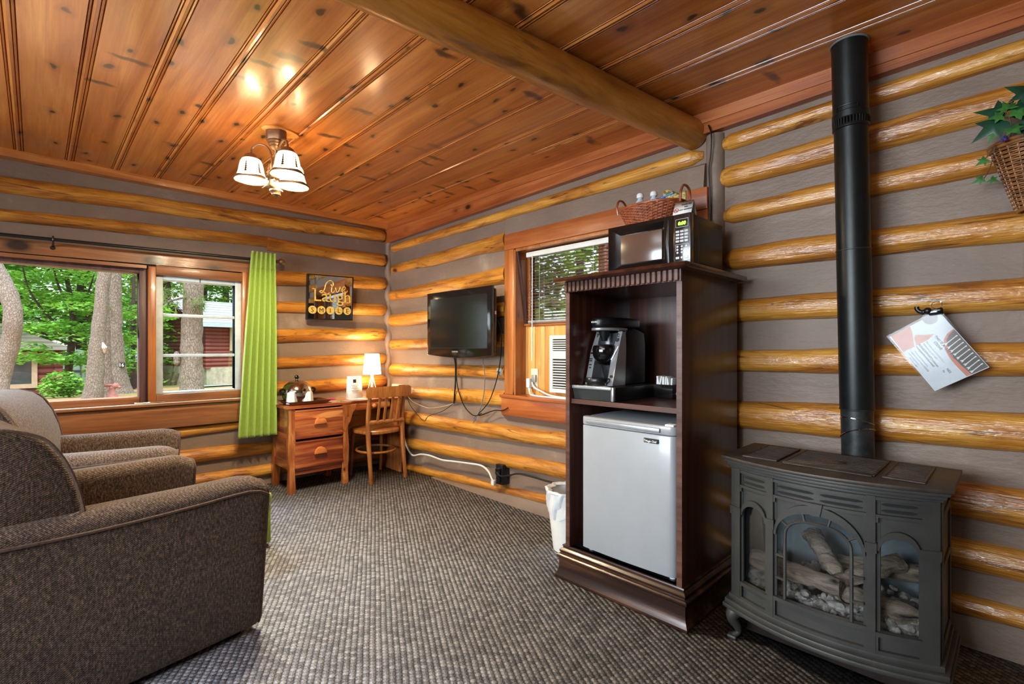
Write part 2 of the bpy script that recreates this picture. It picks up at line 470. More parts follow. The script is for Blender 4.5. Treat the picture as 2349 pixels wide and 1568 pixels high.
def plaster_mat(name, base, light):
    s = NT(name)
    v = s.coord()
    n = s.noise(v, 3.0, 5, 0.6)
    d = tuple(x*0.84 for x in base[:3])+(1,)
    col = s.ramp(n, [(0.35, d), (0.6, base), (0.85, light)])
    ch = s.noise(s.coord((3, 3, 30)), 2.0, 5, 0.75)
    f = s.ramp(ch, [(0.70, (0, 0, 0, 1)), (0.74, (1, 1, 1, 1))])
    col = s.mix(s.math('MULTIPLY', f, 0.6), col, light)
    s.set(color=col, rough=0.5, spec=0.35)
    h = s.math('ADD', s.noise(s.coord((6, 6, 14)), 1.0, 5, 0.6), s.math('MULTIPLY', s.noise(v, 40, 3, 0.6), 0.2))
    s.bump(h, 0.35, 0.02)
    return s.m
def siding_mat(name, a, b, pitch, dark):
    s = NT(name)
    t = s.node('ShaderNodeTexCoord').outputs['Object']
    sep = s.node('ShaderNodeSeparateXYZ'); s.l.new(t, sep.inputs[0])
    f = s.math('FRACT', s.math('DIVIDE', sep.outputs[2], pitch))
    n = s.noise(s.coord((2, 2, 10)), 1.0, 3)
    col = s.mix(n, a, b)
    g = s.ramp(f, [(0.0, (0.25, 0.25, 0.25, 1)), (0.10, (0.75, 0.75, 0.75, 1)), (0.45, (1, 1, 1, 1)), (0.9, (0.9, 0.9, 0.9, 1)), (1.0, (0.35, 0.35, 0.35, 1))])
    col = s.mix(1.0, col, g, 'MULTIPLY')
    s.set(color=col, rough=0.7)
    s.bump(s.math('SINE', s.math('MULTIPLY', f, PI)), 0.8, 0.05)
    return s.m
def wicker_mat(name, a, b, sx, sz):
    s = NT(name)
    n = s.noise(s.coord((40, 40, 40)), 1.0, 3)
    col = s.ramp(n, [(0.3, a), (0.7, b)])
    s.set(color=col, rough=0.35, coat=0.3)
    return s.m

M = {}
M['ceiling'] = ceiling_mat()
M['carpet'] = carpet_mat()
M['plaster'] = plaster_mat('grey_mortar_chinking', srgb(131, 113, 99), srgb(174, 160, 145))
GL = dict(rough=0.42, coat=0.75, coat_rough=0.11, along=1.6, across=11.0, bump=0.6, streak=0.75, bstr=0.007, lumps=1.6, crack=True)
glo, gmi, ghi = srgb(148, 86, 20), srgb(196, 132, 40), srgb(220, 164, 68)
M['log_x'] = wood('golden_peeled_log', glo, gmi, ghi, 'X', knots=1.0, knot_scale=4.2, knot_col=srgb(74, 36, 12), streak_col=srgb(112, 56, 18), **GL)
M['log_y'] = wood('golden_peeled_log_window_side', glo, gmi, ghi, 'Y', knots=1.0, knot_scale=4.2, knot_col=srgb(74, 36, 12), streak_col=srgb(112, 56, 18), **GL)
M['beam'] = wood('brown_varnished_beam_log', srgb(128, 78, 20), srgb(170, 110, 36), srgb(194, 134, 54), 'Y', rough=0.35, coat=0.5, coat_rough=0.15, along=0.9, across=10, knots=1.0, knot_scale=4.0,
                  knot_col=srgb(40, 22, 10), streak_col=srgb(84, 46, 14), bump=0.3)
M['pine_x'] = wood('red_brown_pine_trim', srgb(132, 66, 30), srgb(162, 90, 44), srgb(182, 112, 60), 'X', rough=0.35, coat=0.3, knots=1.1, knot_scale=5.0, knot_col=srgb(44, 18, 8), along=1.0, across=14)
M['crown_y'] = wood('orange_pine_crown', srgb(150, 84, 34), srgb(184, 112, 50), srgb(204, 138, 72), 'Y', rough=0.35, coat=0.3, knots=0.8, knot_scale=5.0, along=1.0, across=14)
M['pine_y'] = wood('red_brown_pine_window_trim', srgb(112, 66, 36), srgb(140, 90, 52), srgb(162, 112, 70), 'Y', rough=0.38, coat=0.3, knots=2.0, knot_scale=4.5, knot_col=srgb(40, 20, 12), along=1.0, across=14)
M['pine_z'] = wood('red_brown_pine_upright', srgb(136, 76, 32), srgb(168, 102, 48), srgb(188, 124, 64), 'Z', rough=0.35, coat=0.3, knots=0.9, knot_scale=5.0, knot_col=srgb(52, 24, 8), along=1.0, across=14)
M['pale_pine'] = wood('pale_tongue_and_groove_pine', srgb(182, 122, 58), srgb(206, 150, 80), srgb(220, 170, 100), 'Z', rough=0.4, coat=0.2, knots=0.9, knot_scale=5.5, knot_col=srgb(110, 56, 22), along=1.0, across=12)
M['dark_frame'] = wood('dark_plum_brown_frame', srgb(58, 36, 34), srgb(78, 50, 46), srgb(92, 62, 56), 'Z', rough=0.5, along=1.5, across=20)
M['white_paint'] = flat('weathered_white_paint', srgb(178, 192, 200), 0.5, var=0.06, scale=20)
M['cedar_y'] = wood('two_tone_cedar_drawer', srgb(92, 36, 20), srgb(134, 62, 34), srgb(188, 112, 58), 'Y', rough=0.3, coat=0.5, along=1.0, across=14, knots=1.5, knot_scale=8, knot_col=srgb(46, 18, 14), bump=0.05, streak_col=srgb(200, 138, 78), sthr=(.57, .60))
M['cedar_x'] = wood('two_tone_cedar_side', srgb(104, 50, 24), srgb(150, 82, 40), srgb(202, 142, 74), 'X', rough=0.3, coat=0.5, along=2.5, across=9, knots=1.1, knot_scale=6, knot_col=srgb(46, 18, 14), bump=0.05)
M['cedar_z'] = wood('two_tone_cedar_leg', srgb(112, 54, 24), srgb(160, 92, 44), srgb(206, 142, 78), 'Z', rough=0.3, coat=0.5, along=2.5, across=14, knots=0.8, knot_scale=7, knot_col=srgb(60, 24, 14), bump=0.05)
M['knob_wood'] = wood('orange_cedar_knob', srgb(168, 88, 36), srgb(196, 116, 54), srgb(214, 140, 76), 'Y', rough=0.25, coat=0.7, along=6, across=40)
M['oak'] = wood('honey_beech_chair', srgb(124, 72, 28), srgb(152, 94, 42), srgb(172, 114, 58), 'Z', rough=0.35, coat=0.3, along=3, across=30, bump=0.05)
M['espresso'] = wood('dark_espresso_veneer', srgb(42, 19, 12), srgb(62, 31, 20), srgb(80, 42, 28), 'Z', rough=0.33, coat=0.35, along=1.0, across=22, rnd=True, bump=0.06, coat_rough=0.18)
M['espresso_x'] = wood('dark_espresso_edge', srgb(62, 36, 26), srgb(86, 54, 42), srgb(104, 70, 56), 'X', rough=0.4, coat=0.2, along=1.2, across=24, bump=0.05)
M['worn_espresso'] = wood('worn_espresso_plinth', srgb(26, 13, 9), srgb(44, 25, 16), srgb(84, 54, 32), 'X', rough=0.32, coat=0.3, along=1.0, across=20, bump=0.1)
M['iron'] = flat('dark_grey_cast_iron', srgb(63, 62, 59), 0.5, 0.35, var=0.10, scale=9, bump=0.12, bscale=160)
M['iron_top'] = flat('brown_grey_iron_top', srgb(60, 52, 46), 0.48, 0.35, var=0.16, scale=14, bump=0.12, bscale=120)
M['slot_shade'] = flat('black_slot_shade', srgb(10, 10, 10), 0.8, var=0.02)  # flat black standing in for the shade inside the vent slots
M['pipe'] = flat('black_stove_pipe_enamel', srgb(34, 36, 36), 0.38, 0.55, var=0.12, scale=7)
M['pipe_worn'] = flat('scuffed_stove_pipe', srgb(56, 58, 58), 0.4, 0.6, var=0.3, scale=18)
M['black'] = flat('black_plastic', srgb(18, 18, 19), 0.35, var=0.05)
M['gloss_black'] = flat('gloss_black_plastic', srgb(12, 12, 13), 0.12, var=0.03, coat=0.5)
M['screen'] = flat('dark_lcd_panel', srgb(20, 21, 21), 0.16, var=0.02, spec=0.5)
M['silver'] = flat('brushed_silver_plastic', srgb(176, 178, 180), 0.32, 0.6, var=0.04)
M['steel'] = flat('polished_steel', srgb(200, 196, 188), 0.12, 1.0, var=0.03)
M['fridge'] = flat('white_enamel_fridge', srgb(152, 154, 157), 0.34, var=0.015, coat=0.2)
M['fridge_dark'] = flat('grey_fridge_gasket', srgb(90, 94, 98), 0.5)
M['white'] = flat('white_plastic', srgb(222, 222, 218), 0.4, var=0.02)
M['paper'] = flat('white_paper', srgb(226, 226, 222), 0.7, var=0.02)
M['ink'] = flat('black_ink', srgb(26, 24, 24), 0.7, var=0.02)
M['grey_ink'] = flat('grey_ink', srgb(110, 106, 104), 0.7, var=0.02)
M['tweed'] = tweed_mat()
M['piping'] = flat('dark_brown_piping', srgb(82, 64, 52), 0.85, var=0.2, scale=120, bump=0.2, bscale=300)
M['bronze'] = flat('antique_bronze', srgb(120, 92, 66), 0.42, 0.7, var=0.12, scale=25)
M['gold'] = flat('gold_leaf_lettering', srgb(222, 188, 92), 0.4, 0.35, var=0.15, scale=60)
M['mirror'] = NT('mirror_glass').set(color=(0.86, 0.88, 0.88, 1), rough=0.02, metal=1.0).m
M['glass'] = glassy('window_glass')
M['stove_glass'] = glassy('stove_glass', tint=(0.85, 0.86, 0.86, 1), refl=0.6, rough=0.15, fr=0.08)
M['lam'] = glassy('clear_laminate', refl=0.35, rough=0.08, fr=0.02)
M['plastic_wrap'] = flat('milky_plastic_liner', srgb(206, 212, 216), 0.3, var=0.05, scale=30, bump=0.4, bscale=26)
# ------------------------------------------------------------------ room shell
XR, YF, ZC = 6.2, -4.8, 2.385      # far ends of the room behind the camera, ceiling height
PX, PY = -0.065, 0.045             # plaster planes of the window wall (x) and the stove wall (y)

mb = MB(); mb.box(PX-0.2, YF-0.2, -0.08, XR+0.2, PY+0.25, 0.0)
struct('floor', mb, M['carpet'], sharp=None)

# ceiling: boards run along X; beaded joints every 0.2345 m
prof = []
k = -1
y = PY + 0.05
prof.append((y, 0.0))
for k in range(0, 21):
    yc = -0.25 - 0.2345*k
    for dy, dz in ((0.024, 0), (0.0215, 0.006), (0.019, 0), (0.013, -0.002), (0.0105, 0.005), (0.008, -0.001), (-0.002, -0.0035), (-0.010, 0), (-0.0125, 0.006), (-0.015, 0), (-0.019, -0.0015), (-0.0215, 0.006), (-0.024, 0)):
        prof.append((yc+dy, dz))
prof.append((YF-0.1, 0.0))
mb = MB()
n = len(prof)
vs = [(PX-0.1, p[0], ZC+p[1]) for p in prof] + [(XR+0.1, p[0], ZC+p[1]) for p in prof]
mb.add(vs, [(i, i+1, n+i+1, n+i) for i in range(n-1)])
mb.box(PX-0.2, YF-0.2, ZC+0.02, XR+0.2, PY+0.3, ZC+0.12)
struct('ceiling', mb, M['ceiling'], sharp=20, recalc=False)

def noise1(a, b=0.0): return noise.noise(Vector((a, b, 0.37)))
def log_mesh(axis, a0, z0, h0, a1, z1, h1, seed, proud=0.052, r0=True, r1=True):
    """half-buried peeled log; the plaster plane passes through its centre line"""
    L = abs(a1-a0); k = max(6, int(L/0.06)); m = 18
    rings = []
    ts = [i/k for i in range(k+1)]
    mbl = MB(); vs = []; fs = []
    for i, t in enumerate(ts):
        a = lerp(a0, a1, t)
        zc = lerp(z0, z1, t) + 0.007*noise1(a*2.1+seed*9.7)
        hh = lerp(h0, h1, t)/2*(1 + 0.13*noise1(a*1.7+seed*5.1, 4.0) + 0.05*noise1(a*6.3, seed*3.3))
        pr = (proud*min(1.15, max(0.75, hh/0.055)))*(1 + 0.2*noise1(a*1.9+seed*3.1, 9.0))
        e = 1.0
        d0 = t*L; d1 = (1-t)*L
        if r0 and d0 < 0.05: e = min(e, math.sqrt(max(0.02, 1-(1-d0/0.05)**2)))
        if r1 and d1 < 0.05: e = min(e, math.sqrt(max(0.02, 1-(1-d1/0.05)**2)))
        for j in range(m):
            th = 2*PI*j/m
            c, s_ = math.cos(th), math.sin(th)
            wob = 1 + 0.035*noise.noise(Vector((a*7, th*1.3, seed*2.2)))
            dz = hh*s_*wob*(0.35+0.65*e)
            do = pr*c*wob*e
            if axis == 'x': vs.append((a, PY-do, zc+dz))
            else: vs.append((PX+do, a, zc+dz))
    kk = len(ts)
    for i in range(kk-1):
        for j in range(m):
            fs.append((i*m+j, i*m+(j+1) % m, (i+1)*m+(j+1) % m, (i+1)*m+j))
    fs.append(tuple(range(m))); fs.append(tuple((kk-1)*m+j for j in range(m)))
    mbl.add(vs, fs)
    return mbl

# ---- left wall (big window)
WY0, WY1, WZ0, WZ1 = -3.75, -1.30, 0.72, 1.75     # opening
mb = MB()
mb.box(PX-0.16, WY1, -0.02, PX, PY+0.2, ZC+0.02)
mb.box(PX-0.16, YF-0.2, -0.02, PX, WY0, ZC+0.02)
mb.box(PX-0.16, WY0, -0.02, PX, WY1, WZ0)
mb.box(PX-0.16, WY0, WZ1, PX, WY1, ZC+0.02)
cz = [i*.03 for i in range(79)]
mb.tube([(PX+.006+.016*math.sin(z*25.6+1.1), PY-.006-.012*math.cos(z*25.6+.4), z) for z in cz], [.034+.007*math.sin(z*31) for z in cz], 12)
wl = struct('wall_left', mb, M['plaster'], sharp=30)
LL = [(-4.75, 2.10, .10, 0.03, 2.274, .128), (-4.75, 1.90, .06, -1.05, 2.052, .095), (-1.12, 2.032, .115, 0.03, 2.026, .122), (-1.27, 1.744, .125, 0.03, 1.803, .118),
      (-1.27, 1.498, .10, 0.03, 1.538, .112), (-1.27, 1.252, .124, 0.03, 1.292, .124), (-1.27, 1.02, .105, 0.03, 1.04, .103), (-1.27, .808, .104, 0.03, .818, .122),
      (-4.75, .46, .08, 0.03, .545, .075), (-4.75, .38, .10, 0.03, .285, .10), (-4.75, .20, .08, 0.03, .09, .11)]
for i, L in enumerate(LL):
    obj('log', log_mesh('y', *L, seed=i+1, r0=False), M['log_y'], wl)

# ---- right wall (TV, second window, stove)
VX0, VX1, VZ0, VZ1 = 1.79, 3.16, 0.80, 1.885
mb = MB()
mb.box(PX-0.2, PY, -0.02, VX0, PY+0.16, ZC+0.03)
mb.box(VX1, PY, -0.02, XR+0.2, PY+0.16, ZC+0.03)
mb.box(VX0, PY, -0.02, VX1, PY+0.16, VZ0)
mb.box(VX0, PY, VZ1, VX1, PY+0.16, ZC+0.03)
# mortar ledge under the window and the rounded mortar seam beside it
mb.prism([(PY, .60), (-0.012, .655), (PY, .66)], 'x', 1.675, 3.25)
mb.prism([(PY, 1.90), (PY, 2.14), (0.01, 2.12), (-0.005, 2.0), (-0.005, 1.92)], 'x', 1.70, 3.22)
mb.cyl((3.268, PY+0.01, 0), (3.262, PY+0.01, 2.27), 0.05, n=14)
# mortar skirt along the carpet
vs = []
for (x, h_, o_) in ((.75, .004, .0), (1.3, .03, -.02), (1.9, .07, -.035), (2.4, .085, -.03), (3.3, .085, -.03)): vs += [(x, PY+.01, 0), (x, o_-.008, 0), (x, o_, h_*.6), (x, o_+.02, h_), (x, PY+.01, h_)]
fs = []
for i in range(4):
    for j in range(5): fs.append((i*5+j, i*5+(j+1) % 5, i*5+5+(j+1) % 5, i*5+5+j))
mb.add(vs, fs)
wr = struct('wall_right', mb, M['plaster'], sharp=30)
RR = [(-0.02, 2.143, .068, 3.20, 2.185, .088), (-0.02, 1.936, .085, 1.695, 1.963, .142), (-0.04, 1.672, .108, 1.69, 1.705, .138), (-0.04, 1.427, .122, 1.69, 1.445, .112),
      (-0.04, 1.183, .094, 1.69, 1.207, .11), (-0.02, .931, .122, 1.685, .969, .10), (-0.02, .725, .105, 1.675, .765, .12), (-0.02, .468, .135, 3.24, .545, .112),
      (-0.02, .225, .107, 3.24, .355, .104), (-0.02, -.01, .07, 3.24, .15, .062),
      (3.285, 2.212, .086, 6.1, 2.26, .06), (3.27, 2.03, .108, 6.1, 2.10, .15), (3.295, 1.836, .098, 6.1, 1.885, .085), (3.30, 1.604, .124, 6.1, 1.58, .11),
      (3.30, 1.335, .115, 6.1, 1.37, .13), (3.30, 1.085, .118, 6.1, 1.15, .125), (3.30, .81, .142, 6.1, .90, .17), (3.30, .552, .135, 6.1, .59, .14), (3.30, .345, .11, 6.1, .38, .15), (3.30, .13, .075, 6.1, .23, .09)]
for i, L in enumerate(RR):
    obj('log', log_mesh('x', *L, seed=i+21, r1=not (1.6 < L[3] < 1.7)), M['log_x'], wr)

# ---- walls behind the camera; a window each so the room has its daylight
BX0, BX1, BZ0, BZ1 = 1.3, 4.1, 0.85, 2.05
mb = MB()
mb.box(PX-0.2, YF-0.16, -0.02, BX0, YF, ZC+0.03); mb.box(BX1, YF-0.16, -0.02, XR+0.2, YF, ZC+0.03)
mb.box(BX0, YF-0.16, -0.02, BX1, YF, BZ0); mb.box(BX0, YF-0.16, BZ1, BX1, YF, ZC+0.03)
struct('wall_back', mb, M['plaster'], sharp=30)
mb = MB(); mb.box(XR, YF-0.2, -0.02, XR+0.16, PY+0.2, ZC+0.03)
struct('wall_front', mb, M['plaster'], sharp=30)
mb = MB()
for (a, b, c, d) in ((BX0-.06, BX0+.05, BZ0-.06, BZ1+.06), (BX1-.05, BX1+.06, BZ0-.06, BZ1+.06), (BX0+.05, BX1-.05, BZ0-.06, BZ0+.05), (BX0+.05, BX1-.05, BZ1-.05, BZ1+.06), (2.67, 2.73, BZ0+.05, BZ1-.05)):
    mb.box(a, YF-0.10, c, b, YF+0.02, d, 0.004)
w3 = struct('window_3', mb, M['pine_z'])
mb = MB(); mb.box(BX0+.05, YF-0.06, BZ0+.05, BX1-.05, YF-0.055, BZ1-.05); obj('pane', mb, M['glass'], w3)

# ---- trims at the ceiling
mb = MB()
mb.prism([(PX-.01, ZC+.005), (0.012, ZC+.005), (0.012, ZC-.012), (0.004, ZC-.046), (PX-.01, ZC-.05)], 'y', YF, PY)
struct('trim_1', mb, M['crown_y'])
mb = MB(); mb.prism([(PY+.01, ZC+.006), (-0.012, ZC+.006), (-0.010, ZC-.054), (PY+.01, ZC-.056)], 'x', PX, XR, 0.003)
struct('trim_2', mb, M['pine_x'])
mb = MB()
vs = []
for (x, zb) in ((PX, 2.205), (3.9, 2.292), (XR, 2.33)):
    vs += [(x, PY+.01, ZC-.05), (x, -0.002, ZC-.052), (x, -0.002, zb), (x, PY+.01, zb)]
fs = []
for s_ in range(2):
    for j in range(4): fs.append((s_*4+j, s_*4+(j+1) % 4, s_*4+4+(j+1) % 4, s_*4+4+j))
fs += [(0, 1, 2, 3), (8, 9, 10, 11)]
mb.add(vs, fs)
struct('trim_3', mb, M['pine_x'])

# ---- log beam under the ceiling, a little askew
mb = MB()
pts = []; rr = []
for i in range(60):
    t = i/59; y = lerp(0.04, YF-0.05, t)
    pts.append((3.157 + (y-0.1)*0.122 + 0.008*noise1(y*1.3, 2), y, 2.302 + 0.006*noise1(y*1.1, 7)))
    rr.append(0.077*(1 + 0.05*noise1(y*1.6, 3) + 0.03*noise1(y*5, 5)) + 0.004*t)
mb.tube(pts, rr, 22)
bo = struct('log_beam', mb, M['beam'], sharp=60)
tag(bo, 'long brown varnished round log beam crossing under the ceiling', 'beam')
# thin black wire hanging from the beam end down the mortar seam
mb = MB()
mb.tube(smooth_path([(3.25, -0.012, 2.31), (3.268, -0.02, 2.25), (3.262, -0.016, 2.15), (3.252, -0.014, 2.08), (3.258, -0.014, 1.95), (3.262, -0.012, 1.70)], 8), 0.004, 6)
single('wire', mb, M['black'], 'thin black wire running down the wall from the beam end', 'wire')

# ------------------------------------------------------------------ window_1: the big window on the left
mb = MB()
# header board (slightly tilted), apron and sill
def slab(mbx, y0, z0a, z1a, y1, z0b, z1b, xa, xb):
    vs = [(xa, y0, z0a), (xb, y0, z0a), (xb, y0, z1a), (xa, y0, z1a), (xa, y1, z0b), (xb, y1, z0b), (xb, y1, z1b), (xa, y1, z1b)]
    mbx.add(vs, [(0, 1, 2, 3), (7, 6, 5, 4), (0, 4, 5, 1), (1, 5, 6, 2), (2, 6, 7, 3), (3, 7, 4, 0)])
slab(mb, -3.95, 1.728, 1.81, -1.262, 1.765, 1.852, PX-.05, 0.004)
w1 = struct('window_1', mb, M['pine_y'])
mb = MB(); slab(mb, -3.95, 1.705, 1.728, -1.95, 1.722, 1.744, PX-.05, 0.016); obj('bead_strip', mb, M['pine_y'], w1)
mb = MB(); mb.box(PX-.05, -3.95, .56, 0.004, -1.275, .728, 0.004); obj('apron_board', mb, M['pine_y'], w1)
mb = MB(); mb.box(PX-.15, -3.95, .728, 0.03, -1.275, .748, 0.004); obj('sill', mb, M['pine_y'], w1)
mb = MB(); mb.box(0.012, -3.9, .7475, 0.031, -1.28, .7515); obj('sill_edge', mb, M['white'], w1)
# picture sash
mb = MB()
for a in ((PX-.09, -1.985, .70, PX+.03, -1.938, 1.745), (PX-.09, -3.75, 1.690, PX+.03, -1.985, 1.745), (PX-.09, -3.8, .70, PX+.03, -3.74, 1.745)):
    mb.box(*a, 0.004)
obj('picture_frame', mb, M['dark_frame'], w1)
mb = MB(); mb.box(PX-.06, -3.74, .745, PX+.035, -1.985, .800, 0.004); obj('bottom_rail', mb, M['pine_y'], w1)
mb = MB(); mb.box(PX-.035, -3.74, .795, PX-.031, -1.98, 1.695); obj('picture_pane', mb, M['glass'], w1)
# casement sash on the right
mb = MB()
for a in ((PX-.05, -1.938, .748, 0.006, -1.892, 1.742), (PX-.05, -1.322, .748, 0.006, -1.272, 1.765)):
    mb.box(*a, 0.004)
obj('sash_stile', mb, M['pine_z'], w1)
mb = MB()
for a in ((PX-.05, -1.892, 1.685, 0.006, -1.322, 1.755), (PX-.05, -1.892, .748, 0.006, -1.322, .812)):
    mb.box(*a, 0.004)
obj('sash_rail', mb, M['pine_y'], w1)
mb = MB()
for a in ((PX-.05, -1.892, .812, PX+.03, -1.845, 1.685), (PX-.05, -1.366, .812, PX+.03, -1.322, 1.685), (PX-.05, -1.845, 1.655, PX+.03, -1.366, 1.685), (PX-.05, -1.845, .812, PX+.03, -1.366, .824)):
    mb.box(*a, 0.003)
obj('inner_frame', mb, M['white_paint'], w1)
mb = MB()
for z in (1.385, 1.083): mb.box(PX-.02, -1.845, z, PX+.022, -1.366, z+.022, 0.004)
obj('muntin', mb, M['white_paint'], w1)
mb = MB(); mb.box(PX-.004, -1.85, .82, PX, -1.36, 1.66); obj('sash_pane', mb, M['glass'], w1)
mb = MB(); mb.cyl((0.02, -2.02, .756), (0.02, -1.93, .758), .006, n=8); mb.box(0.008, -1.975, .750, 0.03, -1.955, .757, .002); mb.cyl((.022, -1.93, .757), (.03, -1.84, .757), .004, n=8)
obj('crank_handle', mb, M['steel'], w1)
mb = MB(); mb.tube([(PX+.03, -1.61, 1.70), (PX+.034, -1.61, 1.655)], .003, 6); obj('latch_hook', mb, M['black'], w1)

# curtain rod + curtain
t = thing('curtain_rod', 'thin black curtain rod with bronze ball end above the left window', 'curtain rod', (0.085, -1.08, 1.86))
mb = MB(); mb.cyl((0.085, -3.9, 1.812), (0.085, -1.085, 1.868), .0115, n=12); obj('rod', mb, M['black'], t)
mb = MB(); mb.lathe([(0.0, -.03), (.012, -.028), (.024, -.012), (.027, .004), (.022, .018), (.012, .026), (.012, .034), (.016, .036), (.012, .042), (0, .042)], 18, M=Matrix.Translation((0.085, -1.048, 1.869)) @ Matrix.Rotation(PI/2, 4, 'X'))
obj('finial', mb, M['bronze'], t)
mb = MB(); mb.tube([(0.004, -2.44, 1.81), (0.05, -2.44, 1.815), (0.085, -2.44, 1.825)], .006, 8)
mb.tube([(0.085 + .019*math.cos(a), -2.44, 1.842 + .019*math.sin(a)) for a in [2*PI*i/16 for i in range(16)]], .005, 6, closed=True)
mb.cyl((0.0, -2.44, 1.80), (0.006, -2.44, 1.80), .014, n=12)
obj('bracket_ring', mb, M['black'], t)
mb = MB(); mb.tube([(0.0, -1.25, 1.86), (0.085, -1.25, 1.86)], .006, 8); mb.cyl((0.0, -1.25, 1.86), (0.012, -1.25, 1.86), .018, n=12)
obj('bracket', mb, M['black'], t)

M['curtain'] = (lambda s: (s.set(color=s.ramp(s.noise(s.coord((300, 300, 40)), 1.0, 2), [(0.3, srgb(126, 154, 42)), (0.7, srgb(150, 178, 60))]), rough=0.55, sheen=0.5, spec=0.3), s.m)[1])(NT('lime_green_blackout_fabric'))
def curtain_pt(u, v):
    top = 1.925; bot = 0.44
    z = lerp(top, bot, v)
    w = v**0.8
    y0 = lerp(-1.288, -1.40, w); y1 = lerp(-1.105, -1.098, w)
    amp = lerp(0.016, 0.030, min(1, v*2.2))
    ph = u*2*PI*5.5
    y = lerp(y0, y1, u) + 0.008*math.sin(ph*1.0+1.2)*min(1, v*3)
    x = 0.120 + amp*math.sin(ph + 0.5*math.sin(v*2.5)) + 0.010*w
    if v > 0.97: z += 0.006*math.sin(ph)
    return (x, y, z)
t = thing('curtain', 'lime green curtain panel gathered at the right of the left window', 'curtain', (0.088, -1.2, 0.44))
mb = MB(); mb.grid(lambda u, v: curtain_pt(u, v), 132, 60)
o = obj('panel', mb, M['curtain'], t, sharp=None)
sm = o.modifiers.new('thickness', 'SOLIDIFY'); sm.thickness = 0.003
mb = MB()
for v_ in (0.085, 0.09):
    mb.tube([Vector(curtain_pt(i/132, v_)) + Vector((0.0035, 0, 0)) for i in range(133)], .0018, 5)
obj('heading_stitch', mb, M['curtain'], t)

# ------------------------------------------------------------------ window_2: window in the stove wall behind the cabinet
mb = MB(); mb.box(1.705, -0.016, 1.878, 3.244, PY+.01, 1.994, .004); 
w2 = struct('window_2', mb, M['pine_x'])
mb = MB(); mb.box(1.700, -0.010, .806, 1.80, PY+.01, 1.878, .004); mb.box(3.15, -0.010, .806, 3.244, PY+.01, 1.878, .004); obj('side_casing', mb, M['pine_z'], w2)
mb = MB(); mb.box(1.80, -0.004, .806, 1.812, PY+.16, 1.872); mb.box(3.138, -0.004, .806, 3.15, PY+.16, 1.872); mb.box(1.812, 0.0, 1.858, 3.138, PY+.16, 1.878)
obj('jamb', mb, M['pine_z'], w2)
mb = MB(); mb.box(1.665, -0.03, .782, 3.25, PY+.16, .806, .004); obj('sill', mb, M['pine_x'], w2)
mb = MB(); mb.box(1.675, -0.018, .652, 3.245, PY+.01, .782, .004); obj('apron_board', mb, M['pine_x'], w2)
# tongue and groove filler panel below the blind, around the air conditioner
mb = MB()
xs = [1.812 + .0 + i*.098 for i in range(3)] + [2.094]
for i in range(3): mb.box(xs[i]+.001, 0.102, .806, xs[i+1]-.001, .128, 1.312, .003)
mb.box(2.094, 0.102, 1.232, 2.60, .128, 1.312, .003); mb.box(2.094, 0.102, .806, 2.60, .128, .846, .003)
for i in range(6): mb.box(2.60+i*.0897+.001, 0.102, .806, 2.60+(i+1)*.0897-.001, .128, 1.312, .003)
obj('filler_panel', mb, M['pale_pine'], w2)
mb = MB(); mb.box(1.812, .085, 1.312, 3.138, .15, 1.33, .003); obj('panel_rail', mb, M['pine_x'], w2)
mb = MB()
mb.box(1.812, .12, 1.33, 1.845, .17, 1.858, .003); mb.box(3.105, .12, 1.33, 3.138, .17, 1.858, .003); mb.box(1.845, .12, 1.83, 3.105, .17, 1.858, .003); mb.box(1.845, .12, 1.33, 3.105, .17, 1.355, .003); mb.box(2.46, .12, 1.355, 2.49, .17, 1.83, .003)
obj('sash', mb, M['pine_z'], w2)
mb = MB(); mb.box(1.845, .145, 1.355, 3.105, .149, 1.83); obj('pane', mb, M['glass'], w2)
# leaning stop board at the left reveal
mb = MB()
mb.add([(1.813, .01, 1.858), (1.825, .01, 1.858), (1.825, .10, 1.332), (1.813, .10, 1.332), (1.813, .03, 1.858), (1.825, .03, 1.858), (1.825, .12, 1.332), (1.813, .12, 1.332)],
       [(0, 1, 2, 3), (7, 6, 5, 4), (0, 4, 5, 1), (1, 5, 6, 2), (2, 6, 7, 3), (3, 7, 4, 0)])
obj('stop_strip', mb, M['dark_frame'], w2)

# blind
M['slat'] = flat('backlit_plum_blind_slat', srgb(128, 100, 98), 0.45, var=0.03)  # plum tone of white slats seen backlit, put into the base colour
t = thing('venetian_blind', 'open white venetian blind hanging in the window behind the cabinet', 'blind', (2.47, .075, 1.34))
mb = MB(); mb.box(1.868, .05, 1.812, 3.09, .10, 1.848, .004); obj('headrail', mb, M['white'], t)
mb = MB()
for i in range(20):
    z = 1.365 + i*.0223
    mb.add([(1.876, .0535, z-.003), (3.082, .0535, z-.003), (3.082, .0765, z+.0035), (1.876, .0765, z+.0035), (1.876, .099, z+.001), (3.082, .099, z+.001)], [(0, 1, 2, 3), (3, 2, 5, 4)])
o = obj('slats', mb, M['slat'], t, sharp=None)
sm = o.modifiers.new('thickness', 'SOLIDIFY'); sm.thickness = 0.0012
mb = MB(); mb.cyl((1.874, .076, 1.342), (3.084, .076, 1.342), .013, n=12); obj('bottom_rail', mb, M['silver'], t)
for x in (2.0, 2.47, 2.95):
    mb = MB(); mb.tube([(x, .0505, 1.34), (x, .0505, 1.83)], .0012, 4); mb.tube([(x, .1005, 1.34), (x, .1005, 1.83)], .0012, 4); obj('ladder_cord', mb, M['white'], t)
mb = MB(); mb.tube([(1.940, .042, 1.815), (1.942, .036, 1.06)], .0042, 8); obj('wand', mb, M['white'], t)

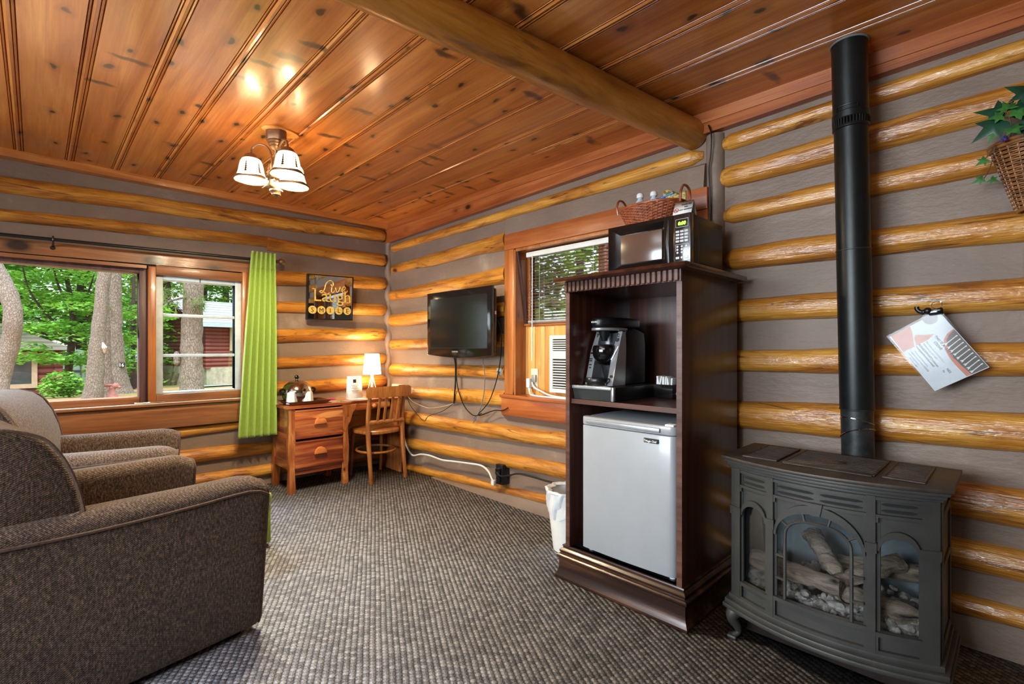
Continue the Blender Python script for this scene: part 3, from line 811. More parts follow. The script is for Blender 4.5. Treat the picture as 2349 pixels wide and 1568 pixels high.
# air conditioner
t = thing('air_conditioner', 'white window air conditioner mostly hidden by the dark cabinet', 'air conditioner', (2.34, .08, .84))
mb = MB(); mb.box(2.096, .06, .842, 2.59, .40, 1.238, .008); obj('housing', mb, M['white'], t)
mb = MB()
mb.box(2.096, .048, .842, 2.125, .062, 1.238, .004); mb.box(2.565, .048, .842, 2.59, .062, 1.238, .004); mb.box(2.12, .048, .842, 2.57, .062, .87, .004); mb.box(2.12, .048, 1.075, 2.57, .062, 1.13, .004); mb.box(2.12, .048, 1.212, 2.57, .062, 1.238, .004)
obj('front_frame', mb, M['white'], t)
mb = MB()
for i in range(11): mb.box(2.124, .05, .876+i*.018, 2.566, .0605, .884+i*.018, .002)
for i in range(5): mb.box(2.124, .05, 1.136+i*.015, 2.566, .0605, 1.143+i*.015, .002)
obj('louvre', mb, M['white'], t)
mb = MB(); mb.box(2.122, .0585, .868, 2.568, .0598, 1.214); obj('dark_grille', mb, M['black'], t)
mb = MB(); mb.box(2.13, .0462, 1.085, 2.34, .0478, 1.12); obj('control_panel', mb, flat('pale_green_panel', srgb(190, 214, 196), .5), t)
mb = MB(); mb.tube(smooth_path([(1.912, .07, .90), (1.94, .06, .868), (2.02, .045, .845), (2.12, .035, .822), (2.25, .035, .815), (2.45, .035, .813)], 8), .006, 8); mb.tube(smooth_path([(1.895, .066, .87), (1.905, .055, .825), (1.96, .03, .812), (2.2, .0, .813), (2.5, 0, .813)], 8), .006, 8)
obj('power_lead', mb, M['white'], t)
mb = MB(); mb.box(1.872, .045, .862, 1.906, .092, .93, .006); mb.cyl((1.889, .06, .862), (1.893, .06, .83), .009, .006, n=10); obj('plug', mb, M['white'], t)
t = thing('wall_outlet', 'cream wall outlet on the pine panel under the blind', 'outlet', (1.905, .1, .86))
mb = MB(); mb.box(1.876, .094, .85, 1.944, .102, 1.0, .003); obj('cover_plate', mb, flat('cream_plate', srgb(214, 208, 186), .4), t)
mb = MB(); mb.box(1.900, .07, .905, 1.938, .094, .955, .004); obj('socket_adapter', mb, M['silver'], t)
# ------------------------------------------------------------------ armchairs
def make_armchair(label, loc, rz):
    t = thing('armchair', label, 'armchair', loc, rz, 'brown tweed armchairs')
    W = ROOTM[t.name]
    def put(name, mbx, mat, parent=t, **k):
        mbx.v = [tuple(W @ Vector(p)) for p in mbx.v]
        return obj(name, mbx, mat, parent, **k)
    hw = 0.41
    def arm_top(y):   # y from front .44 to back -.45
        return 0.628 + 0.012*max(0, (0.2-y)) - (0.0 if y < .36 else 0.035*((y-.36)/.08)**2)
    for s in (1, -1):
        # arm: cross-sections marched from back to front
        ys = [-.45, -.40, -.3, -.2, -.1, 0, .1, .2, .3, .36, .40, .425, .437, .44]
        rings = []
        for y in ys:
            zt = arm_top(y)
            edge = 0.0 if y < .41 else 0.02*((y-.41)/.03)**2
            bow = 0.006*math.sin((y+.45)/.89*PI)
            sag = 0.0 if y > .3 else -0.012*math.sin(min(1, (.3-y)/.75)*PI)
            xo = hw + bow - edge*.6; zo = zt - 0.05 + sag
            pr = [(xo - .012, .03), (xo, .06), (xo, .3), (xo, zo)]
            for k in range(1, 8):
                a = k/8*PI*0.5
                pr.append((xo - .075*(1-math.cos(a)), zo + (zt-zo)*math.sin(a)))
            for k in range(0, 6):
                a = PI*0.5*k/5
                pr.append((.325 - .05*math.sin(a)+edge*.3, zt - .05*(1-math.cos(a))))
            pr += [(.275+edge*.3, .40), (.275+edge*.3, .03)]
            rings.append([(s*p[0], y + max(0, y/.44)*.040*(p[1]/.6), p[1]) for p in pr])
        m = len(rings[0]); vs = [p for r in rings for p in r]; fs = []
        for i in range(len(rings)-1):
            for j in range(m): fs.append((i*m+j, i*m+(j+1) % m, (i+1)*m+(j+1) % m, (i+1)*m+j))
        fs.append(tuple(range(m))); fs.append(tuple((len(rings)-1)*m+j for j in range(m)))
        mb = MB(); mb.add(vs, fs)
        a = put('arm', mb, M['tweed'], sharp=50)
        mb = MB()
        side = [Vector(r[3]) + Vector((s*.003, 0, 0.0)) for r in rings]
        front = [Vector(rings[-1][k]) + Vector((0, .001, 0)) for k in (3, 2, 1, 0)]
        mb.tube(side + front, .0058, 6)
        mb.tube([Vector(p) + Vector((0, .002, 0)) for p in rings[-2][3:18]] + [Vector((s*.277, .462, .3)), Vector((s*.277, .445, .05))], .005, 6)
        put('piping', mb, M['piping'], a)
    mb = MB(); mb.box(-.28, -.43, .03, .28, .415, .29, .02); put('seat_base', mb, M['tweed'])
    mb = MB(); mb.box(-.272, -.16, .285, .272, .445, .455, .05, 4); put('seat_cushion', mb, M['tweed'])
    # back: side profile swept across, with rounded upper edge
    prof = [(-.095, .42), (-.097, .60), (-.115, .70), (-.145, .79), (-.185, .86), (-.225, .895), (-.285, .915), (-.35, .918), (-.41, .905), (-.445, .87), (-.46, .80), (-.455, .6), (-.45, .05), (-.32, .05), (-.28, .42)]
    mb = MB(); mb.prism(prof, 'x', -.365, .365, .03, 3)
    b = put('backrest', mb, M['tweed'], sharp=55)
    for s in (1, -1):
        mb = MB(); mb.tube(smooth_path([(s*.366, p[0]*.985-.006, p[1]-.006 if p[1] > .86 else p[1]) for p in prof[1:11]], 5), .0055, 6)
        put('piping', mb, M['piping'], b)
    for (x, y) in ((.34, .36), (-.34, .36), (.34, -.38), (-.34, -.38)):
        mb = MB(); mb.box(x-.025, y-.025, 0, x+.025, y+.025, .034, .004); put('foot', mb, M['black'])
    return t
make_armchair('brown tweed armchair in the foreground, nearest the camera', (1.895, -2.371, 0), math.radians(10.5))
make_armchair('brown tweed armchair against the window wall, beyond the nearer one', (.764, -2.373, 0), math.radians(-11))

# small green footstool peeping out beyond the near armchair
t = thing('footstool', 'lime green cube footstool almost hidden beyond the near armchair', 'footstool', (1.26, -1.68, 0))
mb = MB(); mb.box(1.175, -1.80, .03, 1.366, -1.545, .25, .012); obj('body', mb, M['curtain'], t)
mb = MB(); mb.box(1.17, -1.805, .25, 1.372, -1.540, .318, .018, 3); obj('lid', mb, M['curtain'], t)
for (x, y) in ((1.19, -1.78), (1.33, -1.78), (1.19, -1.58), (1.33, -1.58)):
    mb = MB(); mb.cyl((x, y, 0), (x, y, .035), .012, .016, 10); obj('foot', mb, M['black'], t)

# ------------------------------------------------------------------ desk
DX0, DX1, DY0, DY1, DZ = 0.0, 0.385, -1.10, -0.07, 0.69
t = thing('writing_desk', 'cedar kneehole desk with two drawers standing in the corner', 'desk', (.2, -.6, 0))
mb = MB()
poly = [(-.03, DY0-.015), (DX1+.012, DY0-.02), (DX1+.018, DY0+.1), (DX1+.014, -.72), (DX1+.004, -.6), (DX1-.06, -.52), (DX1-.06, -.2), (DX1, -.12), (DX1, DY1+.01), (-.03, DY1+.01)]
mb.prism(poly, 'z', DZ-.022, DZ, .004); obj('desktop', mb, M['cedar_y'], t)
def shaped_leg(x, y, w, d, z1, wav=0.008, ph=0.0):
    mbx = MB(); k = 14; vs = []; fs = []
    for i in range(k+1):
        z = z1*i/k
        a = w/2 + wav*math.sin(z*17+ph)*(1 if z < .4 else .4); b = d/2 + wav*.6*math.sin(z*15+ph+2)
        ox = wav*.5*math.sin(z*9+ph)
        vs += [(x-a+ox, y-b, z), (x+a+ox, y-b, z), (x+a+ox, y+b, z), (x-a+ox, y+b, z)]
    for i in range(k):
        for j in range(4): fs.append((i*4+j, i*4+(j+1) % 4, i*4+4+(j+1) % 4, i*4+4+j))
    fs += [(3, 2, 1, 0), (k*4, k*4+1, k*4+2, k*4+3)]
    mbx.add(vs, fs); return mbx
for (x, y, ph) in ((DX1-.02, DY0+.028, 0.5), (DX1-.02, -.628, 2.2), (.02, DY0+.028, 4.0), (.02, -.628, 1.0)):
    obj('leg', shaped_leg(x, y, .042, .05, DZ-.022, .007, ph), M['cedar_z'], t)
mb = MB(); mb.box(.03, DY0+.02, .19, DX1-.03, DY0+.035, .668); mb.box(.03, DY0+.012, .18, DX1-.03, DY0+.03, .25, .003); mb.box(.03, DY0+.012, .38, DX1-.03, DY0+.03, .46, .003); obj('side_panel', mb, M['cedar_x'], t)
mb = MB(); mb.box(.03, -.645, .19, DX1-.03, -.63, .668); obj('side_panel', mb, M['cedar_x'], t)
mb = MB(); mb.box(.03, DY0+.04, .165, DX1-.012, -.65, .185, .003); mb.box(DX1-.035, DY0+.045, .135, DX1-.012, -.65, .165, .003); obj('bottom_rail', mb, M['cedar_y'], t)
for (z0, z1) in ((.425, .655), (.19, .405)):
    mb = MB(); mb.box(DX1-.30, DY0+.055, z0+.01, DX1-.012, -.655, z1-.01); mb.box(DX1-.02, DY0+.05, z0, DX1+.004, -.652, z1, .006)
    mb.box(DX1-.004, DY0+.05, z0-.002, DX1+.008, -.652, z0+.028, .004); mb.box(DX1-.004, DY0+.05, z1-.016, DX1+.008, -.652, z1, .004)
    dr = obj('drawer', mb, M['cedar_y'], t)
    zc = (z0+z1)/2 - .008
    mb = MB(); mb.prism([(-.851+.05*math.cos(a), zc+.058*math.sin(a)) for a in [PI*i/14 for i in range(15)]], 'x', DX1+.002, DX1+.034, .008, 2)
    obj('pull', mb, M['knob_wood'], dr)
mb = MB()
mb.prism([(-.652, .668), (-.655, .47), (-.645, .44), (-.63, .435), (-.615, .46), (-.60, .50), (-.58, .53), (-.572, .57), (-.56, .60), (-.53, .63), (-.525, .668)], 'x', DX1-.018, DX1+.002, .003)
obj('corner_bracket', mb, M['cedar_z'], t)
mb = MB(); mb.box(.25, -.50, .60, DX1-.07, -.16, .668, .004); cd = obj('drawer', mb, M['cedar_y'], t)
mb = MB(); mb.ball((DX1-.055, -.33, .632), (.018, .022, .022), 14, 8); obj('knob', mb, M['knob_wood'], cd)
mb = MB(); mb.prism([(.0, 0), (DX1, 0), (DX1, DZ-.022), (0, DZ-.022)], 'y', DY1-.03, DY1-.008, .003); obj('end_panel', mb, M['cedar_z'], t)
mb = MB(); mb.prism([(-.17, .668), (-.165, .58), (-.14, .55), (-.125, .49), (-.10, .47), (-.10, .668)], 'x', DX1-.018, DX1+.002, .003); obj('corner_bracket', mb, M['cedar_z'], t)
mb = MB(); mb.box(-.01, DY0+.05, .30, .006, DY1-.03, .668); obj('back_panel', mb, M['cedar_y'], t)

# ------------------------------------------------------------------ desk chair (faces the desk, its back towards the room)
CHX, CHY = .375, -.325
t = thing('desk_chair', 'honey brown bentwood chair with slatted back pulled up to the desk', 'chair', (CHX, CHY, 0), 0)
def skin_path(pts, r, n=10): 
    mbx = MB(); mbx.tube(smooth_path(pts, 6), r, n); return mbx
for y, yt, yf in ((-.495, -.50, -.49), (-.165, -.172, -.16)):
    P = smooth_path([(.575, yf, 0), (.552, y, .22), (.530, y-.002 if y < -.3 else y+.002, .42), (.545, yt, .62), (.575, yt, .775)], 7)
    rr = [lerp(.0165, .021, min(1, i/14)) if i < 20 else lerp(.021, .0145, (i-20)/(len(P)-21)) for i in range(len(P))]
    mb = MB(); mb.tube(P, rr, 10); obj('leg', mb, M['oak'], t)
for y in (-.475, -.18):
    mb = MB(); mb.tube(smooth_path([(.17, y, 0), (.185, y, .2), (.20, y+(.01 if y < -.3 else -.01), .415)], 6), [lerp(.013, .019, i/12) for i in range(13)], 10); obj('leg', mb, M['oak'], t)
mb = MB()
pl = []
for i in range(40):
    a = 2*PI*i/40; c, s_ = math.cos(a), math.sin(a)
    p_ = 3.2
    rx = .20*abs(c)**(2/p_)*(1 if c > 0 else -1); ry = .195*abs(s_)**(2/p_)*(1 if s_ > 0 else -1)
    pl.append((.355+rx, CHY-.005+ry*(1.0 if rx < 0 else .93)))
mb.prism(pl, 'z', .405, .437, .008, 2); obj('seat', mb, M['oak'], t)
mb = MB()
def rail(u, v):
    y = lerp(-.545, -.118, u); x = .592 + .022*(1-(2*u-1)**2)
    return x, y
vs = []; fs = []; k = 18
for i in range(k+1):
    u = i/k; x, y = rail(u, 0); rd = .012*(1 if (u < .03 or u > .97) else 0)
    for (dx, z) in ((-.009, .728+rd), (.009, .728+rd), (.013, .815-rd-.006), (.006, .822-rd), (-.005, .815-rd)):
        vs.append((x+dx, y, z))
for i in range(k):
    for j in range(5): fs.append((i*5+j, i*5+(j+1) % 5, i*5+5+(j+1) % 5, i*5+5+j))
fs += [(0, 1, 2, 3, 4), tuple(k*5+j for j in (4, 3, 2, 1, 0))]
mb.add(vs, fs); obj('top_rail', mb, M['oak'], t, sharp=50)
mb = MB(); mb.tube([(.547, -.50, .515), (.556, -.40, .515), (.559, -.335, .515), (.556, -.27, .515), (.547, -.17, .515)], .016, 8, sq=1.1); obj('lower_rail', mb, M['oak'], t)
for i in range(4):
    y = -.425 + i*.062
    mb = MB(); mb.prism([(.552, .515), (.564, .515), (.612, .735), (.600, .735)], 'y', y-.011, y+.011, .002); obj('slat', mb, M['oak'], t)
mb = MB(); mb.tube([(.36+.185*math.cos(a), CHY-.005+.165*math.sin(a), .245) for a in [2*PI*i/32 for i in range(32)]], .0105, 8, closed=True); obj('stretcher_ring', mb, M['oak'], t)

# ------------------------------------------------------------------ things on the desk
M['tray'] = wood('dark_wood_tray', srgb(52, 24, 14), srgb(78, 40, 24), srgb(96, 54, 32), 'Y', rough=0.3, coat=0.4)
t = thing('serving_tray', 'dark wooden serving tray on the left end of the desk', 'tray', (.262, -.925, DZ))
mb = MB(); vs = []
def ringz(hx, hy, z): return [(.262-hx, -.925-hy, z), (.262+hx, -.925-hy, z), (.262+hx, -.925+hy, z), (.262-hx, -.925+hy, z)]
vs = ringz(.095, .135, DZ+.0) + ringz(.128, .172, DZ+.032) + ringz(.120, .164, DZ+.032) + ringz(.092, .132, DZ+.008)
fs = [(3, 2, 1, 0), (12, 13, 14, 15)]
for r_ in range(3):
    for j in range(4): fs.append((r_*4+j, r_*4+(j+1) % 4, r_*4+4+(j+1) % 4, r_*4+4+j))
mb.add(vs, fs); obj('tray_body', mb, M['tray'], t)
bz = DZ+.009
t = thing('ice_bucket', 'polished steel dome ice bucket with black knob and handles', 'ice bucket', (.215, -.97, bz))
bx, by = .215, -.97
mb = MB(); mb.lathe([(.07, 0), (.098, .02), (.112, .05), (.116, .085)], 32, (bx, by, bz)); obj('bowl', mb, M['steel'], t)
mb = MB(); mb.lathe([(.118, .083), (.119, .088), (.112, .115), (.095, .148), (.065, .172), (.03, .184), (.012, .187), (.008, .195)], 32, (bx, by, bz)); lid = obj('dome_lid', mb, M['steel'], t)
mb = MB(); mb.lathe([(.006, .19), (.014, .196), (.019, .208), (.017, .221), (.008, .228), (0, .229)], 16, (bx, by, bz)); obj('knob', mb, M['gloss_black'], lid)
for s in (-1, 1):
    mb = MB(); mb.tube(smooth_path([(bx+.02, by+s*.112, bz+.075), (bx+.02, by+s*.135, bz+.09), (bx+.02, by+s*.138, bz+.11), (bx+.02, by+s*.113, bz+.118)], 5), .009, 8); obj('handle', mb, M['gloss_black'], t)
for i, (x, y, lb) in enumerate(((.30, -1.045, 'white wrapped plastic cup on the tray, left of the pair'), (.30, -.915, 'white wrapped plastic cup on the tray, right of the pair'))):
    t = thing('plastic_cup', lb, 'cup', (x, y, bz), 0, 'wrapped cups on the tray')
    mb = MB(); mb.lathe([(.038, 0), (.040, .004), (.030, .092), (.028, .095)], 20, (x, y, bz)); obj('cup', mb, M['white'], t)
    mb = MB(); mb.grid(lambda u, v: (x+(.042+.004*math.sin(u*2*PI*6)-.008*v)*math.cos(u*2*PI), y+(.042+.004*math.sin(u*2*PI*5+1)-.008*v)*math.sin(u*2*PI), bz+.001+.088*v), 30, 4, wrapu=True); obj('wrapper', mb, M['plastic_wrap'], t)

# table lamp
t = thing('table_lamp', 'small lit table lamp with white shade and white wire base', 'lamp', (.13, -.245, DZ))
lx, ly = .13, -.245
M['shade'] = glow('lit_white_lampshade', (1.0, 0.80, 0.55, 1), 5.0, .3)
mb = MB(); mb.lathe([(.083, .215), (.066, .405), (.064, .405), (.081, .215)], 28, (lx, ly, DZ), cap=False); obj('lamp_shade', mb, M['shade'], t)
for k in range(4):
    a = PI/4 + k*PI/2
    mb = MB(); mb.tube([(lx+.055*math.cos(a), ly+.055*math.sin(a), DZ+.003), (lx+.006*math.cos(a), ly+.006*math.sin(a), DZ+.205)], .003, 6)
    a2 = a + PI/4
    mb.tube([(lx+.055*math.cos(a), ly+.055*math.sin(a), DZ+.003), (lx+.055*math.cos(a+PI/2), ly+.055*math.sin(a+PI/2), DZ+.003)], .003, 6)
    mb.tube([(lx+.055*math.cos(a), ly+.055*math.sin(a), DZ+.003), (lx+.012*math.cos(a+PI/2), ly+.012*math.sin(a+PI/2), DZ+.19)], .0025, 6)
    obj('wire_leg', mb, M['white'], t)
mb = MB(); mb.cyl((lx, ly, DZ+.195), (lx, ly, DZ+.255), .014, n=12); obj('socket', mb, M['white'], t)
mb = MB(); mb.ball((lx, ly, DZ+.29), (.026, .026, .034), 14, 8); obj('bulb', mb, glow('lamp_bulb', (1, .8, .5, 1), 12), t)

# standing card and papers
t = thing('table_card', 'white standing information card with black square logo on the desk', 'card', (.16, -.43, DZ))
mb = MB()
mb.add([(.175, -.505, DZ), (.175, -.365, DZ), (.155, -.365, DZ+.205), (.155, -.505, DZ+.205)], [(0, 1, 2, 3)])
mb.add([(.135, -.505, DZ), (.135, -.365, DZ), (.154, -.365, DZ+.205), (.154, -.505, DZ+.205)], [(3, 2, 1, 0)])
mb.box(.134, -.505, DZ, .24, -.365, DZ+.002)
o = obj('card_sheet', mb, M['paper'], t, recalc=False); sm = o.modifiers.new('thickness', 'SOLIDIFY'); sm.thickness = .0012; sm.offset = -1
e1 = Vector((0, 1, 0)); e2 = Vector((-.02, 0, .205)).normalized()
fm = lambda y, z: frame_m((.175-.02*(z/.205)+.0012, y, DZ+z), e1, e2)
mb = MB(); mb.add([(0, 0, 0), (.03, 0, 0), (.03, .032, 0), (0, .032, 0)], [(0, 1, 2, 3)], M=fm(-.45, .143)); obj('logo_square', mb, M['ink'], t)
mb = MB()
for k, (w_, z) in enumerate(((.07, .118), (.05, .105), (.064, .093), (.03, .084), (.066, .072), (.055, .063), (.045, .052))):
    mb.add([(-w_/2, 0, 0), (w_/2, 0, 0), (w_/2, .0032, 0), (-w_/2, .0032, 0)], [(0, 1, 2, 3)], M=fm(-.435, z))
obj('print_lines', mb, M['grey_ink'], t)
mb = MB(); mb.add([(0.20, -.78, DZ+.001), (.36, -.735, DZ+.001), (.33, -.53, DZ+.001), (.17, -.575, DZ+.001), (0.20, -.78, DZ+.0035), (.36, -.735, DZ+.0035), (.33, -.53, DZ+.0035), (.17, -.575, DZ+.0035)],
   [(3, 2, 1, 0), (4, 5, 6, 7), (0, 1, 5, 4), (1, 2, 6, 5), (2, 3, 7, 6), (3, 0, 4, 7)])
M['brochure'] = (lambda s: (s.set(color=s.ramp(s.noise(s.coord((9, 9, 9)), 1.0, 2), [(0.35, srgb(128, 140, 96)), (0.5, srgb(176, 150, 104)), (0.65, srgb(206, 200, 186))]), rough=0.25), s.m)[1])(NT('printed_brochure'))
single('brochure', mb, M['brochure'], 'laminated brochure lying flat on the desk beside the pink pen', 'brochure')
mb = MB(); mb.tube([(.13, -.78, DZ+.008), (.135, -.62, DZ+.008)], [.0065, .0065], 8); mb.tube([(.135, -.62, DZ+.008), (.136, -.60, DZ+.008)], [.0065, .001], 8)
single('pink_pen', mb, flat('hot_pink_plastic', srgb(236, 60, 140), .3), 'bright pink pen lying on the desk between tray and card', 'pen')

# outlet with plugs beside the lamp
t = thing('power_outlet', 'cream wall outlet with black and white plugs behind the chair', 'outlet', (.27, -.01, .73))
mb = MB(); mb.box(.11, -.022, .715, .24, PY-.01, .80, .004); obj('cover_plate', mb, flat('ivory_plate', srgb(216, 200, 168), .4), t)
mb = MB(); mb.box(.275, -.055, .735, .32, PY-.03, .795, .004, M=Matrix.Translation((.3, 0, .76)) @ Matrix.Rotation(.25, 4, 'Y') @ Matrix.Translation((-.3, 0, -.76))); obj('black_adapter', mb, M['black'], t)
mb = MB(); mb.box(.37, -.06, .725, .45, PY-.03, .775, .008); mb.box(.34, -.05, .735, .372, -.02, .765, .005); obj('white_charger', mb, M['white'], t)

# ------------------------------------------------------------------ framed mirror with lettering
t = thing('wall_mirror', 'square black framed mirror with gold words Live Laugh Smile', 'mirror', (.0, -.605, 1.40))
MX = 0.028
A0 = Vector((MX+.002, -.818, 1.402)); RT = Vector((.034, .409, .004)); UP = Vector((.004, .008, .404))
mm = Matrix(((RT.x, UP.x, 1, A0.x), (RT.y, UP.y, 0, A0.y), (RT.z, UP.z, 0, A0.z), (0, 0, 0, 1)))
def q(u, v, d=0.0):
    p = A0 + RT*u + UP*v; return (p.x+d, p.y, p.z)
mb = MB()
for (u0, u1, v0, v1) in ((0, .028, 0, 1), (.972, 1, 0, 1), (.028, .972, 0, .022), (.028, .972, .978, 1)):
    mb.add([q(u0, v0, -.03), q(u1, v0, -.03), q(u1, v1, -.03), q(u0, v1, -.03), q(u0, v0, .004), q(u1, v0, .004), q(u1, v1, .004), q(u0, v1, .004)], [(0, 3, 2, 1), (4, 5, 6, 7), (0, 1, 5, 4), (1, 2, 6, 5), (2, 3, 7, 6), (3, 0, 4, 7)])
obj('frame', mb, M['black'], t)
mb = MB(); mb.add([q(.028, .022, -.012), q(.972, .022, -.012), q(.972, .978, -.012), q(.028, .978, -.012), q(.028, .022, .0), q(.972, .022, .0), q(.972, .978, .0), q(.028, .978, .0)], [(0, 3, 2, 1), (4, 5, 6, 7), (0, 1, 5, 4), (1, 2, 6, 5), (2, 3, 7, 6), (3, 0, 4, 7)])
obj('mirror_glass', mb, M['mirror'], t)
fm = lambda u, v: frame_m(q(u, v, .0012), RT, UP)
mb = MB()
def stroke(pts, r=.0035, n=6):
    mb.tube(smooth_path([Vector(q(a, b, .0015)) for a, b in pts], n), r, 5)
# script Live
stroke([(.50, .80), (.52, .76), (.55, .79), (.53, .86), (.46, .88), (.39, .80), (.36, .68), (.31, .60), (.26, .62), (.30, .645), (.37, .60), (.43, .575), (.47, .61)], .0045)
stroke([(.52, .74), (.515, .64), (.55, .62), (.58, .66)]); stroke([(.53, .79), (.535, .80)])
stroke([(.60, .73), (.63, .635), (.67, .66), (.70, .745), (.69, .76)]); stroke([(.70, .745), (.73, .70), (.75, .66)])
stroke([(.74, .65), (.80, .70), (.82, .75), (.78, .76), (.75, .68), (.78, .62), (.84, .635), (.87, .68)])
text_mb('Laugh', .150, fm(.125, .41), mb=mb, sx=.98)
for (u, v, w_) in ((.10, .67, .07), (.44, .405, .05), (.76, .405, .05), (.86, .405, .06), (.74, .68, .05)): mb.add([(0, 0, 0), (w_*.41, 0, 0), (w_*.41, .006, 0), (0, .006, 0)], [(0, 1, 2, 3)], M=fm(u, v))
obj('lettering', mb, M['gold'], t, recalc=False)
mb = MB()
for k in range(5):
    cu = .115 + k*.19
    c = fm(cu, .215)
    mb.add([(.036*math.cos(a), .036*math.sin(a), 0) for a in [2*PI*i/28 for i in range(28)]], [tuple(range(28))], M=c)
obj('letter_disc', mb, M['gold'], t, recalc=False)
mb = MB()
for k, ch in enumerate('SMILE'):
    text_mb(ch, .056, frame_m(q(.115+k*.19, .165, .0024), RT, UP), mb=mb, align='CENTER')
obj('disc_lettering', mb, M['ink'], t, recalc=False)

# ------------------------------------------------------------------ television
t = thing('television', 'black flat screen television on the log wall', 'television', (1.295, -.12, 1.09))
TX0, TX1, TZ0, TZ1, TY = .885, 1.700, 1.095, 1.610, -.14
mb = MB()
mb.prism([(TX0, TZ0)] + [(lerp(TX0, TX1, i/16), TZ0 - .022*math.sin(PI*i/16)) for i in range(1, 16)] + [(TX1, TZ0), (TX1, TZ1), (TX0, TZ1)], 'y', TY, TY+.03, .004)
mb.box(TX0+.012, TY+.03, TZ0+.01, TX1-.012, TY+.075, TZ1-.012, .02, 3)
obj('bezel', mb, M['gloss_black'], t)
mb = MB(); mb.box(TX0+.055, TY-.0015, TZ0+.058, TX1-.045, TY+.006, TZ1-.055, .0); obj('screen', mb, M['screen'], t)
mb = MB()
for (a, b, c, d) in ((TX0+.05, TX1-.04, TZ0+.052, TZ0+.058), (TX0+.05, TX0+.055, TZ0+.058, TZ1-.055)): mb.box(a, TY-.002, c, b, TY, d)
obj('screen_edge', mb, M['black'], t)
mb = text_mb('SAMSUNG', .017, frame_m((1.268, TY-.001, TZ0+.021), (1, 0, 0), (0, 0, 1)), align='CENTER', bold=.0004); obj('lettering', mb, M['silver'], t, recalc=False)
mb = MB(); mb.cyl((1.40, TY-.0012, TZ0+.028), (1.40, TY, TZ0+.028), .012, n=20); obj('power_button', mb, M['black'], t)
mb = MB(); mb.box(TX1-.0115, TY+.045, 1.40, TX1-.0105, TY+.06, 1.425); obj('sticker', mb, M['white'], t)
mb = MB(); mb.box(1.18, TY+.07, 1.22, 1.42, TY+.09, 1.46, .004); mb.box(1.26, TY+.088, 1.30, 1.34, PY+.005, 1.40, .006); obj('wall_mount', mb, M['black'], t)

# cables hanging under the television
def cable(label, pts, r, mat, n=10): 
    mbx = MB(); mbx.tube(smooth_path(pts, n), r, 6)
    return single('cable', mbx, mat, label, 'cable', 'cables under the television')
cable('black cable hanging from the middle of the television, thickest of the bunch', [(1.16, -.07, 1.10), (1.15, -.045, 1.03), (1.135, -.03, .97), (1.132, -.03, .86), (1.12, -.03, .76), (1.10, -.02, .69)], .0065, M['black'])
cable('black cable from the television looping down to the left cord end', [(1.19, -.07, 1.10), (1.165, -.045, 1.0), (1.15, -.032, .90), (1.18, -.028, .78), (1.26, -.03, .67), (1.37, -.03, .615), (1.46, -.028, .64)], .004, M['black'])
cable('grey cable hanging straight from the right part of the television', [(1.515, -.07, 1.09), (1.505, -.035, .95), (1.49, -.03, .80), (1.45, -.03, .68), (1.395, -.028, .60), (1.36, -.028, .555), (1.378, -.028, .60), (1.44, -.026, .65)], .0038, M['grey_ink'])
cable('black cable curving from the right edge of the television', [(1.66, -.045, 1.36), (1.69, -.03, 1.26), (1.685, -.03, 1.10), (1.645, -.03, .93), (1.57, -.03, .77), (1.50, -.03, .69), (1.42, -.028, .63), (1.45, -.027, .625), (1.60, -.02, .675), (1.70, -.03, .685), (1.76, -.03, .71)], .0042, M['black'])
cable('thin pale cord running from the power outlet towards the television cables', [(.42, -.035, .70), (.50, -.03, .655), (.72, -.025, .62), (.90, -.025, .64), (1.09, -.025, .685)], .0035, flat('beige_cord', srgb(170, 150, 120), .5))
cable('thin dark cord drooping between the power outlet and the television cables', [(.40, -.04, .71), (.46, -.035, .62), (.58, -.03, .54), (.70, -.045, .50), (.78, -.05, .555), (.95, -.03, .61), (1.09, -.03, .68)], .0028, M['black'])
t = thing('coax_jack', 'small coax jack on the log beside the window casing', 'jack', (1.65, -.01, .975))
mb = MB(); mb.box(1.62, -.016, .945, 1.675, .0, 1.0, .003); obj('plate', mb, M['silver'], t)
mb = MB(); mb.cyl((1.648, -.016, .972), (1.648, -.035, .972), .006, n=10); obj('connector', mb, M['steel'], t)
t = thing('floor_outlet', 'black duplex outlet low on the wall with cords plugged in', 'outlet', (1.665, -.02, .12))
mb = MB(); mb.box(1.625, -.028, .125, 1.70, PY+.01, .275, .004); obj('cover_plate', mb, M['black'], t)
mb = MB(); mb.box(1.645, -.055, .205, 1.685, -.026, .25, .006); mb.box(1.65, -.05, .145, 1.685, -.026, .185, .006); obj('plug', mb, M['gloss_black'], t)
mb = MB(); mb.tube(smooth_path([(.36, -.05, .36), (.40, -.045, .25), (.46, -.04, .185), (.52, -.04, .165), (.64, -.04, .195), (.78, -.038, .205), (.95, -.035, .195), (1.12, -.035, .21), (1.30, -.035, .225), (1.46, -.035, .235), (1.55, -.04, .21), (1.60, -.045, .16), (1.62, -.045, .14)], 8), .0075, 8)
mb.box(1.602, -.06, .115, 1.635, -.03, .155, .006)
single('extension_cord', mb, M['white'], 'white power cord running low along the log wall to the black outlet', 'cord')
mb = MB(); mb.tube(smooth_path([(1.67, -.058, .225), (1.72, -.06, .205), (1.80, -.055, .225), (1.88, -.045, .25), (2.0, -.035, .25), (2.15, -.03, .245), (2.35, -.03, .25), (2.7, -.03, .25)], 8), .0065, 8)
single('extension_cord', mb, M['black'], 'black power cord leading from the low outlet behind the trash can', 'cord')

